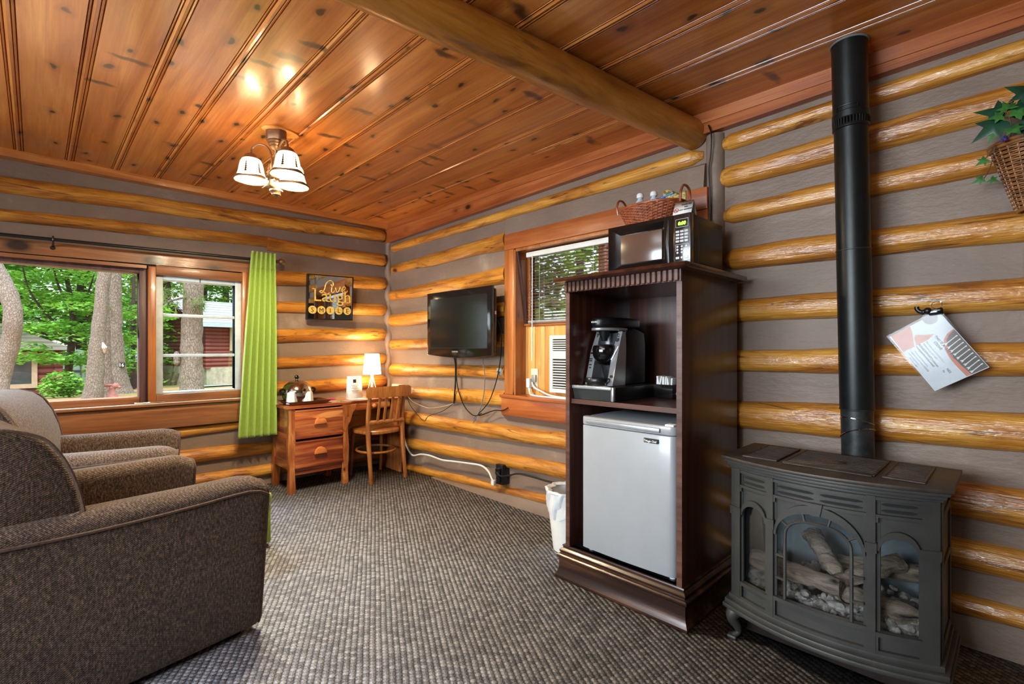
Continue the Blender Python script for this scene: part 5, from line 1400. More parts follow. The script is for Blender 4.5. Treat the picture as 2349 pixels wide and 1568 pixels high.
# top
def topline(o, yb, n=16): return [(SXc + lerp(-SHW-o, SHW+o, i/n), S(lerp(-SHW, SHW, i/n), 0)[1]-o) for i in range(n+1)] + [(SXc+SHW+o, yb), (SXc-SHW-o, yb)]
mb = MB(); mb.prism(topline(.030, -.185), 'z', .708, .722, .004); tp = obj('top_plate', mb, M['iron_top'], t)
mb = MB(); mb.prism(topline(.022, -.19), 'z', .696, .709, .003); mb.prism(topline(.012, -.195), 'z', .682, .697, .003); mb.prism(topline(.005, -.2), 'z', .672, .683, .002); obj('cornice', mb, M['iron'], t)
for (u0, u1) in ((-.27, -.155), (-.125, .145), (.175, .275)):
    mb = MB(); n_ = 13
    for k in range(n_):
        y = -.235 - k*.0245
        if y < -.515 - .088*max(0, 1-(max(abs(u0), abs(u1))/SHW)**2) - .0 + .03: continue
        mb.box(SXc+u0, y-.005, .7215, SXc+u1, y+.005, .7275, .002, 1)
    mb.box(SXc+u0-.006, -.515+.0, .7215, SXc+u0+.002, -.225, .7285, .002, 1); mb.box(SXc+u1-.002, -.515, .7215, SXc+u1+.006, -.225, .7285, .002, 1)
    mb.box(SXc+u0-.006, -.522, .7215, SXc+u1+.006, -.512, .7285, .002, 1)
    obj('top_grille', mb, M['iron_top'], tp)
mb = MB(); mb.lathe([(.034, .7275), (.03, .731), (.012, .7315), (0, .7315)], 24, (SXc-.0, -.40, 0), sx=1.3, sy=.75); obj('top_emblem', mb, M['iron_top'], tp)
# body shell
mb = MB()
mb.box(SXc-SHW+.004, -.515, .165, SXc-SHW+.020, -.20, .675); mb.box(SXc+SHW-.020, -.515, .165, SXc+SHW-.004, -.20, .675); mb.box(SXc-SHW+.02, -.216, .165, SXc+SHW-.02, -.20, .675)
mb.prism(topline(-.02, -.21), 'z', .660, .674); mb.prism(topline(-.02, -.21), 'z', .166, .19)
for s in (-1, 1):
    x = SXc+s*(SHW-.002)
    mb.box(x-.004, -.50, .18, x+.004, -.47, .67, .002); mb.box(x-.004, -.245, .18, x+.004, -.215, .67, .002)
    for (z0, z1) in ((.18, .21), (.44, .46), (.60, .625), (.655, .67)): mb.box(x-.0038, -.47, z0, x+.0038, -.245, z1, .002)
obj('side_and_back', mb, M['iron'], t)
# base moulding
mb = MB(); mb.prism(topline(.008, -.195), 'z', .150, .170, .003); mb.prism(topline(.020, -.19), 'z', .132, .151, .004); mb.prism(topline(.026, -.185), 'z', .116, .133, .004); obj('base_moulding', mb, M['iron'], t)
# pilasters
for (u0, u1) in ((-.315, -.275), (-.163, -.140), (.140, .163), (.275, .315)):
    mb = MB(); rect(mb, u0, .168, u1, .675, -.012, .010, 3)
    p = obj('pilaster', mb, M['iron'], t, sharp=30)
    mb = MB(); zc = .508; rect(mb, u0-.004, zc-.016, u1+.004, zc+.016, -.008, .016, 3); obj('band', mb, M['iron'], p, sharp=30)
def arch(u0, u1, zs, zt, n=24, pw=2.0):
    c = (u0+u1)/2; h = (u1-u0)/2
    return [(c + h*x, zs + (zt-zs)*max(0, 1-abs(x)**pw)**(1/pw)) for x in [-math.cos(PI*i/n) for i in range(n+1)]]
def bay(u0, u1, zb, zs, zt, mold, name):
    mb = MB()
    m_ = .010
    A = arch(u0+m_, u1-m_, zs, zt)
    ribbon(mb, A, [(a[0], .675) for a in A], -.014, -.005)
    rect(mb, u0, zb, u0+m_, .675, -.014, -.003, 2); rect(mb, u1-m_, zb, u1, .675, -.014, -.003, 2)
    rect(mb, u0, .168, u1, zb, -.014, -.006, 8)
    # raised arch moulding, borders of the spandrel and of the lower panel
    B = arch(u0+.002, u1-.002, zs, zt+mold)
    ribbon(mb, A, B, -.006, .010)
    rect(mb, u0, .606, u1, .616, -.006, .008, 8); rect(mb, u0, .662, u1, .672, -.006, .008, 8); rect(mb, u0, zb-.014, u1, zb, -.006, .009, 8); rect(mb, u0, .168, u1, .180, -.006, .009, 8)
    rect(mb, u0, .18, u0+.007, zb-.014, -.006, .008, 2); rect(mb, u1-.007, .18, u1, zb-.014, -.006, .008, 2); rect(mb, u0, .59, u0+.007, .607, -.006, .008, 2); rect(mb, u1-.007, .55, u1, .607, -.006, .008, 2)
    return obj('front_bay', mb, M['iron'], t, sharp=30)
b1 = bay(-.275, -.163, .238, .50, .545, .022, 'l'); b2 = bay(-.140, .140, .248, .475, .578, .030, 'c'); b3 = bay(.163, .275, .238, .50, .545, .022, 'r')
for (b, spans) in ((b1, ((-.262, -.176),)), (b2, ((-.128, -.010), (.010, .128))), (b3, ((.176, .262),))):
    for (u0, u1) in spans:
        for z in (.628, .648):
            mb = MB(); n_ = 8
            us = [lerp(u0, u1, i/n_) for i in range(n_+1)]
            ribbon(mb, [(u, z-.0048*(1 if 0 < i < n_ else .3)) for i, u in enumerate(us)], [(u, z+.0048*(1 if 0 < i < n_ else .3)) for i, u in enumerate(us)], -.008, -.0035)
            obj('vent_slot', mb, M['slot_shade'], b)  # raised black strip paints the dark of a slot; no opening is cut
mb = MB(); ribbon(mb, [(-.014, .578), (0, .576), (.014, .578)], [(-.021, .618), (0, .618), (.021, .618)], 0, .016); obj('keystone', mb, M['iron'], b2, sharp=30)
# door bars: inner arched frame and short spokes
mb = MB()
inn = [(-.100, .250)] + [(-.100, lerp(.25, .46, i/6)) for i in range(1, 7)] + arch(-.100, .100, .475, .548, 20, 2.4)[1:-1] + [(.100, lerp(.46, .25, i/6)) for i in range(7)]
mb.tube([S(u, z, .002) for u, z in inn], .0058, 6)
for (a, b) in (((-.100, .318), (-.132, .318)), ((-.100, .40), (-.132, .40)), ((.100, .318), (.132, .318)), ((.100, .40), (.132, .40)), ((-.085, .512), (-.112, .530)), ((-.035, .546), (-.042, .575)), ((.035, .546), (.042, .575)), ((.085, .512), (.112, .530))):
    mb.tube([S(a[0], a[1], .002), S(b[0], b[1], .002)], .0052, 6)
obj('door_bars', mb, M['iron'], b2)
# glass
mb = MB(); us = [lerp(-.272, .272, i/24) for i in range(25)]; ribbon(mb, [(u, .20) for u in us], [(u, .60) for u in us], -.020, -.018); obj('glass_pane', mb, M['stove_glass'], t)
# firebox and log set
M['firebox'] = flat('grey_ceramic_firebox', srgb(128, 138, 142), .9, var=.2, scale=6)
mb = MB(); mb.box(SXc-.28, -.235, .19, SXc+.28, -.222, .66); mb.box(SXc-.284, -.52, .19, SXc-.276, -.225, .66); mb.box(SXc+.276, -.52, .19, SXc+.284, -.225, .66); obj('firebox_lining', mb, M['firebox'], t)
M['clog'] = wood('ceramic_fire_log', srgb(104, 92, 82), srgb(178, 160, 142), srgb(222, 206, 186), 'X', rough=.9, along=5, across=42, bump=.8, bstr=.01, streak=.6, streak_col=srgb(40, 36, 34))
M['cchar'] = flat('charred_ember_chunks', srgb(160, 154, 148), .5, var=.45, scale=40, bump=.9, bscale=90)
M['cend'] = flat('tan_cut_log_end', srgb(176, 138, 96), .85, var=.2, scale=40)
def fire_log(p0, p1, r0, r1, seed):
    mbx = MB(); n = 22; pts = [Vector(p0).lerp(Vector(p1), i/n) for i in range(n+1)]
    pts = [p + Vector((0, 0, .006*noise1(i*.35, seed))) for i, p in enumerate(pts)]
    rr = [lerp(r0, r1, i/n)*(1+.13*noise1(i*.6, seed+3)) for i in range(n+1)]
    rr[0] *= .86; rr[-1] *= .86
    mbx.tube(pts, rr, 14)
    mbx.v = [tuple(Vector(v) + .005*noise.noise_vector(Vector(v)*38)) for v in mbx.v]
    return mbx
for i, L in enumerate((((SXc-.255, -.46, .31), (SXc+.05, -.49, .305), .038, .030), ((SXc-.085, -.33, .425), (SXc+.03, -.44, .33), .036, .026), ((SXc+.02, -.44, .30), (SXc+.20, -.33, .40), .026, .034), ((SXc-.02, -.34, .33), (SXc+.255, -.30, .36), .034, .03))):
    obj('ceramic_log', fire_log(*L, seed=i*3+1), M['clog'], t)
lg = obj('ceramic_log', fire_log((SXc+.06, -.50, .30), (SXc+.252, -.455, .262), .026, .040, 17), M['clog'], t)
mb = MB(); mb.ball((SXc+.256, -.454, .261), (.010, .036, .035), 16, 10); obj('cut_end', mb, M['cend'], lg)
mb = MB(); mb.ball((SXc-.257, -.46, .31), (.009, .034, .033), 16, 10); obj('cut_end', mb, M['cend'], t)
mb = MB(); random.seed(3)
for i in range(230):
    u = random.uniform(-.265, .265); yy = random.uniform(-.50, -.30)
    if random.random() < .6: yy = random.uniform(-.535 + .06*(abs(u)/.27), -.47)
    r_ = random.uniform(.011, .024)
    z = .205 + random.uniform(0, .055) + max(0, (.52+yy))*.25
    o_ = len(mb.v)
    mb.ball((SXc+u, yy, z), (r_*random.uniform(.8, 1.4), r_*random.uniform(.8, 1.2), r_*random.uniform(.7, 1.1)), 8, 6)
    mb.v[o_:] = [tuple(Vector(v) + .006*noise.noise_vector(Vector(v)*70)) for v in mb.v[o_:]]
o = obj('ember_bed', mb, M['cchar'], t, recalc=False); o['kind'] = 'stuff'
# cabriole legs
for (sx, yf, yd) in ((-1, -.515, -1), (1, -.515, -1), (-1, -.215, 1), (1, -.215, 1)):
    x = SXc + sx*.285
    P = smooth_path([(x, yf+.01*yd*-1, .118), (x+sx*.020, yf+yd*.012, .10), (x+sx*.024, yf+yd*.016, .075), (x+sx*.010, yf+yd*.006, .045), (x+sx*.006, yf+yd*.004, .022), (x+sx*.022, yf+yd*.018, .008)], 5)
    n_ = len(P); rr = [lerp(.034, .0105, min(1, (i/(n_-1))*1.25)) if i < n_*.8 else lerp(.0105, .014, (i-n_*.8)/(n_*.2)) for i in range(n_)]
    mb = MB(); mb.tube(P, rr, 10, cap=True)
    mb.box(x+sx*.022-.018, yf+yd*.018-.018, 0, x+sx*.022+.018, yf+yd*.018+.018, .014, .006)
    obj('leg', mb, M['iron'], t)
# control box under the stove with warning label
mb = MB(); mb.box(SXc-.285, -.445, .004, SXc+.265, -.25, .118, .003); cb = obj('control_box', mb, flat('dark_brown_steel', srgb(44, 36, 32), .5, .3, var=.2), t)
mb = MB(); mb.box(3.795, -.4475, .040, 3.945, -.4455, .072); lb = obj('warning_label', mb, M['ink'], cb)
mb = text_mb('DO NOT ADJUST STOVE', .0125, frame_m((3.870, -.4482, .045), (1, 0, 0), (0, 0, 1)), align='CENTER', bold=.0002); obj('lettering', mb, M['white'], lb, recalc=False)
mb = text_mb('CAUTION', .012, frame_m((4.03, -.4462, .07), (1, 0, 0), (0, 0, 1)), align='CENTER'); obj('lettering', mb, flat('faded_print', srgb(74, 62, 54), .6), cb, recalc=False)

# stove pipe
t = thing('stove_pipe', 'tall black stove pipe rising from the stove to the ceiling', 'stove pipe', (3.912, -.115, .5))
def pp(z): tt = (z-.72)/(2.38-.72); return (lerp(3.914, 3.892, tt), lerp(-.118, -.16, tt), z)
PR = .0595
mb = MB(); mb.tube([pp(.45), pp(.905)], PR-.003, 32); lo_ = obj('lower_section', mb, M['pipe_worn'], t)
mb = MB(); mb.tube([pp(.90), pp(1.546)], PR, 32); obj('middle_section', mb, M['pipe'], t)
mb = MB(); mb.tube([pp(1.549), pp(2.04)], PR-.0008, 32); obj('middle_section', mb, M['pipe'], t)
mb = MB(); mb.tube([pp(2.08), pp(2.386)], PR+.002, 32); up_ = obj('upper_section', mb, M['pipe'], t)
mb = MB()
for z in (.902, 1.5475): mb.tube([pp(z-.003), pp(z-.001), pp(z+.001), pp(z+.003)], [PR+.0005, PR+.0022, PR+.0022, PR+.0005], 32)
obj('seam', mb, M['pipe_worn'], t)
mb = MB(); mb.tube([pp(2.035), pp(2.038), pp(2.045), pp(2.05)], [PR, PR+.004, PR+.004, PR+.001], 36)
for i in range(36):
    a = 2*PI*i/36; c = Vector(pp(2.06)); d = Vector((math.cos(a), math.sin(a), 0))
    mb.tube([c+d*(PR)+Vector((0, 0, -.018)), c+d*(PR+.0012)+Vector((0, 0, .012))], .0035, 5)
mb.tube([pp(2.072), pp(2.075), pp(2.10), pp(2.103)], [PR+.001, PR+.0045, PR+.0045, PR+.002], 36)
obj('crimped_collar', mb, M['pipe'], t)
mb = MB()
c = Vector(pp(2.105)); 
def pz(a, z, r_=PR+.0042): q_ = pp(z); return (q_[0]+r_*math.cos(a), q_[1]+r_*math.sin(a), z)
mb.tube([pz(-2.2+.1*i, 2.118 - (.0 if i < 12 else 0)) for i in range(13)], .0025, 5); mb.tube([pz(-2.2, 2.118), pz(-2.2, 2.09)], .0025, 5); mb.tube([pz(-1.0, 2.118), pz(-1.0, 2.105)], .0025, 5)
obj('lock_bead', mb, M['pipe'], up_)
mb = MB(); mb.tube([(pp(.80)[0]+(PR-.002)*math.cos(a), pp(.80)[1]+(PR-.002)*math.sin(a), .80+.03*math.cos(a+.8)) for a in [2*PI*i/36 for i in range(36)]], .0025, 5, closed=True); mb.tube([(pp(.86)[0]+(PR-.002)*math.cos(a), pp(.86)[1]+(PR-.002)*math.sin(a), .85+.02*math.cos(a+2)) for a in [2*PI*i/36 for i in range(36)]], .002, 5, closed=True); obj('adjustable_seam', mb, M['steel'], lo_)
mb = MB(); q_ = pp(2.383); mb.tube([(q_[0]+(PR+.004)*math.cos(a), q_[1]+(PR+.004)*math.sin(a), 2.381) for a in [2*PI*i/36 for i in range(36)]], .004, 6, closed=True); obj('ceiling_ring', mb, flat('grey_sealant', srgb(110, 112, 112), .6), up_)

# ------------------------------------------------------------------ laminated sign on its nail
SY = -.068
t = thing('laminated_sign', 'laminated notice hanging askew from a clip right of the stove pipe', 'sign', (4.155, SY, .97))
PL = Vector((4.000, SY, 1.198)); Bv = Vector((.147, .0, -.222)); Tv = Vector((.160, .004, .102))
def G(s, u, d=0.0): p = PL + Bv*s + Tv*u; return (p.x, p.y-d, p.z)
def poly(mbx, pts, d): mbx.add([G(a, b, d) for a, b in pts], [tuple(range(len(pts)))])
mb = MB(); poly(mb, [(.03, .035), (.97, .035), (.97, .965), (.03, .965)], 0); obj('printed_sheet', mb, flat('pale_blue_grey_paper', srgb(196, 202, 208), .5), t, recalc=False)
mb = MB()
arc = [(.03+.26*i/8, .44-.05*math.sin(PI*i/8)-.02*i/8) for i in range(9)]
poly(mb, [(.03, .06), (.31, .05), (.31, .26), (.20, .34), (.12, .40), (.03, .43)], .0006)
poly(mb, [(.31, .30), (.20, .36), (.17, .42), (.22, .50), (.275, .66), (.31, .52)], .0006)
oarc = [(.33, .955), (.35, .82), (.40, .72), (.47, .655), (.56, .61), (.68, .585), (.80, .585), (.96, .60)]
iarc = [(.345, .955), (.37, .84), (.42, .75), (.49, .695), (.58, .66), (.69, .645), (.80, .65), (.96, .68)]
n_ = len(oarc)
mb.add([G(a, b, .0006) for a, b in oarc+iarc], [(i, i+1, n_+i+1, n_+i) for i in range(n_-1)])
obj('orange_shape', mb, flat('terracotta_print', srgb(190, 116, 88), .5), t, recalc=False)
mb = MB(); poly(mb, iarc + [(.96, .955)], .0005); ph = obj('photo_print', mb, flat('dark_slate_photo', srgb(84, 76, 72), .5, var=.2), t, recalc=False)
mb = MB()
for k in range(9):
    s0 = .44 + .058*k; l0 = .70 + (.02 if k > 4 else .0)
    mb.add([G(s0+.02, l0, .001), G(s0+.032, l0, .001), G(s0-.005, .90, .001), G(s0-.014, .90, .001)], [(0, 1, 2, 3)])
    mb.add([G(s0+.010, l0-.03, .001), G(s0+.018, l0-.035, .001), G(s0+.026, l0-.012, .001), G(s0+.034, l0-.035, .001), G(s0+.044, l0-.028, .001), G(s0+.036, l0+.01, .001), G(s0+.016, l0+.01, .001)], [(0, 1, 2, 6), (2, 3, 4, 5), (2, 5, 6)])
    mb.add([G(s0-.018, .90, .001), G(s0-.002, .90, .001), G(s0-.004, .93, .001), G(s0-.018, .93, .001)], [(0, 1, 2, 3)])
obj('wrench_print', mb, M['paper'], ph, recalc=False)
mb = MB(); poly(mb, [(.06+.09*math.cos(a)*1.0, .78+.12*math.sin(a)) for a in [2*PI*i/24 for i in range(24)]], .0007); obj('grey_circle_print', mb, flat('grey_print', srgb(150, 146, 146), .5), t, recalc=False)
mb = MB()
def line(txt, s, u, size, align='CENTER', bold=0): text_mb(txt, size, frame_m(G(s, u, .0012), Bv, Tv), mb=mb, align=align, bold=bold, extrude=.0001)
line('THIS IS A GAS LOG', .50, .63, .0125, bold=.0002); line('STOVE', .44, .555, .0125, bold=.0002)
line('The stove is controlled by a', .50, .46, .0085); line('regulator on the wall.', .46, .405, .0085)
line('PLEASE DO NOT attempt', .50, .335, .0095, bold=.0002); line('to adjust the stove itself.', .50, .28, .0095, bold=.0002)
line('If you need assistance', .50, .205, .008); line('adjusting your heat, PLEASE', .53, .155, .008); line('call management', .46, .105, .008); line('479-253-8981', .50, .055, .008)
line('NES', .80, .42, .011); line('N', .78, .35, .011)
obj('lettering', mb, flat('dark_print', srgb(70, 64, 66), .6), t, recalc=False)
mb = MB(); mb.add([G(0, 0, .002), G(1, 0, .002), G(1, 1, .002), G(0, 1, .002)], [(0, 1, 2, 3)]); o = obj('laminate', mb, M['lam'], t, recalc=False)
mb = MB(); mb.add([G(0, 0, .0024), G(.03, .20, .010), G(.13, .06, .006)], [(0, 1, 2)]); obj('curled_corner', mb, M['lam'], t, recalc=False)
tc = Vector(G(.02, .93, .006))
t = thing('clip', 'black clip and key ring holding the laminated notice on a nail', 'clip', tuple(tc))
mb = MB(); mb.box(-.022, -.010, -.012, .022, .010, .012, .004, M=Matrix.Translation(tc) @ Matrix.Rotation(-.15, 4, 'Y')); obj('jaw', mb, M['gloss_black'], t)
mb = MB(); mb.ball(tuple(tc+Vector((-.024, -.004, .004))), (.013, .012, .013), 14, 8); mb.tube(smooth_path([tc+Vector((-.034, -.004, .0)), tc+Vector((-.046, -.004, .002)), tc+Vector((-.055, -.004, .012)), tc+Vector((-.056, -.004, .022))], 5), [.010]*3+[.008]*13, 10); obj('suction_knob', mb, M['black'], t)
mb = MB(); c = tc + Vector((.002, .004, .026)); mb.tube([c + Vector((.0155*math.cos(a), .004*math.sin(a), .0135*math.sin(a))) for a in [2*PI*i/24 for i in range(24)]], .0013, 6, closed=True); mb.tube([c + Vector((.012, .02, .008)), c + Vector((.012, -.008, .010))], .0022, 6); obj('key_ring', mb, M['steel'], t)

# ------------------------------------------------------------------ wall basket with ivy at the right edge
M['wicker2'] = wicker_mat('brown_wall_wicker', srgb(96, 60, 28), srgb(158, 106, 58), 1, 1)
WC = (4.425, -.022)
t = thing('wall_basket', 'brown wicker wall pocket basket hanging at the right edge', 'basket', (WC[0], WC[1], 1.63))
mb = MB(); woven(mb, WC, .062, .050, .128, .105, 1.638, 1.868, 34, 13, .0034, 60, half=True, amp=.004)
mb.tube([(WC[0]+.130*math.cos(a), WC[1]+.107*math.sin(a), 1.872) for a in [PI+PI*i/30 for i in range(31)]], .008, 6); mb.tube([(WC[0]+.131*math.cos(a), WC[1]+.108*math.sin(a), 1.860) for a in [PI+PI*i/30 for i in range(31)]], .006, 6)
mb.tube([(WC[0]+.060*math.cos(a), WC[1]+.048*math.sin(a), 1.634) for a in [PI+PI*i/30 for i in range(31)]], .006, 6)
obj('woven_body', mb, M['wicker2'], t)
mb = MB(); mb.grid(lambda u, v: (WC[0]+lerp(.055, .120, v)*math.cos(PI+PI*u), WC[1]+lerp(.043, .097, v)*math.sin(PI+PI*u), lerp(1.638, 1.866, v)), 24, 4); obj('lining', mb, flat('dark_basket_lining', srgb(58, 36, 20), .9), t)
mb = MB()
for k in range(18):
    z = 1.645+k*.013; w_ = lerp(.06, .126, k/17); mb.tube([(WC[0]-w_, WC[1]+.008, z), (WC[0]+w_, WC[1]+.008, z)], .0035, 5)
obj('back_rods', mb, M['wicker2'], t)
M['ivy_dark'] = flat('dark_green_ivy_leaf', srgb(20, 62, 40), .4, var=.25, scale=30, coat=.2)
M['ivy_light'] = flat('light_green_ivy_leaf', srgb(56, 106, 46), .45, var=.25, scale=40)
M['vine'] = flat('brown_vine', srgb(92, 66, 40), .8)
t = thing('ivy_plant', 'artificial green ivy spilling out of the wall basket', 'plant', (4.39, -.06, 1.80))
lobes = [(0, 0), (-.16, -.10), (-.50, -.12), (-.34, .14), (-.56, .42), (-.20, .40), (0, 1.0), (.20, .40), (.56, .42), (.34, .14), (.50, -.12), (.16, -.10)]
def ivy_leaf(c, size, rz, tilt, mat, turn=0.0):
    mbx = MB(); Mx = Matrix.Translation(c) @ Matrix.Rotation(turn, 4, 'Z') @ Matrix.Rotation(PI/2-tilt, 4, 'X') @ Matrix.Rotation(rz, 4, 'Z')
    vs = [(0, .18*size, .05*size)] + [(a*size, b*size, (-.10*abs(a)-.06*b*b)*size) for a, b in lobes]
    n_ = len(lobes)
    mbx.add(vs, [(0, 1+i, 1+(i+1) % n_) for i in range(n_)], M=Mx)
    return obj('leaf', mbx, mat, t, sharp=None, recalc=False)
ID, IL = M['ivy_dark'], M['ivy_light']
for a in (((4.400, -.14, 2.005), .085, .9, .3, ID), ((4.365, -.13, 1.98), .06, -2.3, .4, ID), ((4.335, -.13, 1.965), .085, 1.2, .3, ID), ((4.325, -.135, 1.935), .095, 2.25, .2, ID), ((4.345, -.145, 1.965), .05, .3, .5, IL), ((4.33, -.148, 1.948), .045, 1.6, .4, IL),
          ((4.36, -.15, 1.935), .052, -.7, .4, IL), ((4.315, -.135, 1.905), .048, 2.7, .2, IL), ((4.352, -.145, 1.90), .048, -2.6, .5, IL), ((4.385, -.14, 1.905), .06, -1.9, .4, ID), ((4.376, -.13, 1.925), .075, -1.0, .3, ID), ((4.41, -.13, 1.94), .09, -.3, .3, ID), ((4.40, -.125, 1.90), .07, 2.9, .3, ID),
          ((4.288, -.10, 1.822), .036, 2.2, .3, IL), ((4.280, -.085, 1.758), .034, 1.9, .2, IL), ((4.300, -.085, 1.752), .030, -2.2, .3, IL), ((4.44, -.13, 1.97), .09, .2, .3, ID), ((4.46, -.12, 1.91), .08, -1.2, .3, ID)):
    ivy_leaf(*a)
mb = MB()
for P in ([(4.33, -.09, 1.87), (4.325, -.125, 1.90), (4.335, -.13, 1.95), (4.36, -.13, 2.0)], [(4.31, -.09, 1.865), (4.30, -.11, 1.84), (4.288, -.10, 1.825)], [(4.312, -.10, 1.86), (4.302, -.105, 1.80), (4.29, -.09, 1.77), (4.282, -.085, 1.758)], [(4.38, -.10, 1.87), (4.385, -.13, 1.93), (4.40, -.135, 2.0)], [(4.35, -.1, 1.87), (4.35, -.14, 1.92), (4.34, -.145, 1.96)]):
    mb.tube(smooth_path(P, 6), .0018, 5)
obj('vine', mb, M['vine'], t)
mb = MB()
for (x, y, z) in ((4.333, -.135, 1.872), (4.338, -.138, 1.866), (4.330, -.132, 1.866), (4.337, -.13, 1.876)): mb.ball((x, y, z), .006, 8, 6)
obj('berry_cluster', mb, flat('purple_berries', srgb(58, 48, 104), .4), t)
# ------------------------------------------------------------------ outdoors
M['ground'] = (lambda s: (s.set(color=s.mix(s.ramp(s.noise(s.coord((.5, .5, .5)), 1.0, 4, .6), [(.48, (0, 0, 0, 1)), (.58, (1, 1, 1, 1))]), s.ramp(s.noise(s.coord((30, 30, 30)), 1.0, 3), [(.3, srgb(150, 98, 66)), (.7, srgb(196, 148, 110))]), s.ramp(s.noise(s.coord((40, 40, 40)), 1.0, 2), [(.3, srgb(92, 124, 48)), (.7, srgb(140, 170, 70))])), rough=.95), s.m)[1])(NT('leaf_mulch_and_grass'))
def gz(x, y):
    d = -x
    z = .42 if d < 5 else max(-.5, .42 - (d-5)*.056)
    if y > 2 and d < 4: z = .2
    return z + .03*noise1(x*.7, y*.7)
mb = MB(); mb.grid(lambda u, v: (lerp(-.28, -46, u**1.6), lerp(-22, 26, v), gz(lerp(-.28, -46, u**1.6), lerp(-22, 26, v))), 70, 90)
g1 = struct('ground', mb, M['ground'], sharp=None)
mb = MB(); mb.grid(lambda u, v: (lerp(-.28, 16, u), lerp(.32, 34, v**1.5), -.15 + .05*noise1(u*9, v*12)), 30, 40); struct('ground', mb, M['ground'], sharp=None)
mb = MB(); mb.grid(lambda u, v: (lerp(-12.5, -10.2, v), lerp(.6, 9, u), gz(lerp(-12.5, -10.2, v), lerp(.6, 9, u))+.03), 16, 4)
struct('road', mb, flat('grey_gravel_road', srgb(150, 152, 156), .9), sharp=None)

bk1 = bark('pale_pine_bark', srgb(92, 80, 72), srgb(132, 118, 108), srgb(168, 154, 142), 48, .5)
bk2 = bark('grey_brown_pine_bark', srgb(70, 58, 52), srgb(124, 108, 98), srgb(164, 146, 134), 38, .38)
bk3 = bark('dark_bark', srgb(30, 24, 22), srgb(60, 48, 42), srgb(86, 70, 60), 30, .5)
lf1 = leafy('dogwood_leaves', srgb(72, 130, 36), srgb(124, 188, 66), srgb(186, 230, 124))
lf2 = leafy('deep_forest_leaves', srgb(40, 92, 26), srgb(80, 142, 44), srgb(124, 182, 70))
lf3 = leafy('pine_needles', srgb(84, 108, 60), srgb(130, 150, 96), srgb(170, 178, 130))
lf4 = leafy('yellow_green_leaves', srgb(84, 130, 34), srgb(134, 182, 58), srgb(188, 216, 96))

def trunk_mb(P, R, n=18, rough=.02, seed=1):
    mbx = MB(); pts = smooth_path(P, 10)
    k = len(pts); rr = []
    for i in range(k):
        f = i/(k-1)*(len(R)-1); a = int(min(len(R)-2, f)); rr.append(lerp(R[a], R[a+1], f-a))
    mbx.tube(pts, rr, n)
    mbx.v = [tuple(Vector(v) + rough*noise.noise_vector(Vector(v)*6+Vector((seed, 0, 0)))) for v in mbx.v]
    return mbx
def leaves_mb(blobs, n, size, flat_=0.5, seed=1, aspect=.55):
    """blobs: (centre, (rx,ry,rz)); rhombic leaves scattered on and in them"""
    random.seed(seed)
    mbx = MB(); vs = []; fs = []
    wsum = sum(b[1][0]*b[1][1] for b in blobs)
    for c, r in blobs:
        m = int(n*r[0]*r[1]/wsum)
        for _ in range(m):
            while True:
                p = Vector((random.uniform(-1, 1), random.uniform(-1, 1), random.uniform(-1, 1)))
                if p.length < 1: break
            if random.random() < .5 and p.length > 1e-3: p = p.normalized()*random.uniform(.75, 1)
            q_ = Vector((c[0]+p.x*r[0], c[1]+p.y*r[1], c[2]+p.z*r[2]))
            a = random.uniform(0, 2*PI); d = Vector((math.cos(a), math.sin(a), random.uniform(-.5, .1)*1.0)).normalized()
            nrm = Vector((random.gauss(0, flat_), random.gauss(0, flat_), 1)).normalized()
            sd = d.cross(nrm).normalized()
            s_ = size*random.uniform(.6, 1.25); o_ = len(vs)
            vs += [q_, q_+d*s_*.5+sd*s_*aspect*.5, q_+d*s_, q_+d*s_*.5-sd*s_*aspect*.5]
            fs.append((o_, o_+1, o_+2, o_+3))
    mbx.add(vs, fs); return mbx

t = thing('pine_tree', 'pale bent pine trunk curving at the far left of the big window', 'tree', (-4.27, -2.76, .42))
mb = trunk_mb([(-4.24, -2.87, .38), (-4.32, -2.83, .80), (-4.30, -2.75, 1.18), (-4.23, -2.715, 1.50), (-4.27, -2.75, 1.78), (-4.37, -2.85, 2.08), (-4.47, -2.97, 2.5), (-4.55, -3.05, 3.6)], [.108, .098, .094, .090, .086, .084, .082, .075], 22, .012, 2); obj('trunk', mb, bk1, t)
t = thing('pine_tree', 'leaning pale pine trunk with a gnome face in the middle of the big window', 'tree', (-4.85, -1.93, .42))
mb = trunk_mb([(-4.86, -1.945, .36), (-4.84, -1.92, .6), (-4.80, -1.89, 1.2), (-4.76, -1.84, 1.9), (-4.72, -1.79, 2.6), (-4.66, -1.70, 4.2)], [.128, .110, .090, .078, .074, .07], 22, .014, 5); obj('trunk', mb, bk1, t)
gc = Vector((-4.715, -1.815, 1.14))
t = thing('gnome_face', 'small pale gnome face ornament fixed on the leaning pine trunk', 'ornament', tuple(gc))
mb = MB(); mb.lathe([(.032, 0), (.029, .015), (.02, .045), (.009, .075), (0, .088)], 16, M=Matrix.Translation(gc+Vector((0, 0, .012))) @ Matrix.Rotation(.25, 4, 'X')); obj('pointed_hat', mb, M['paper'], t)
mb = MB(); mb.ball(tuple(gc), (.028, .028, .025), 14, 8); mb.ball(tuple(gc+Vector((.027, -.004, -.004))), (.011, .010, .010), 10, 6); obj('face', mb, flat('pink_clay', srgb(196, 150, 132), .7), t)
mb = MB(); mb.lathe([(.025, 0), (.021, -.025), (.009, -.055), (0, -.06)], 14, tuple(gc+Vector((.006, 0, -.010)))); obj('beard', mb, flat('clay_beard', srgb(186, 158, 138), .8), t)
t = thing('pine_tree', 'dark brown pine trunk close behind the leaning pale one', 'tree', (-5.75, -1.73, .4))
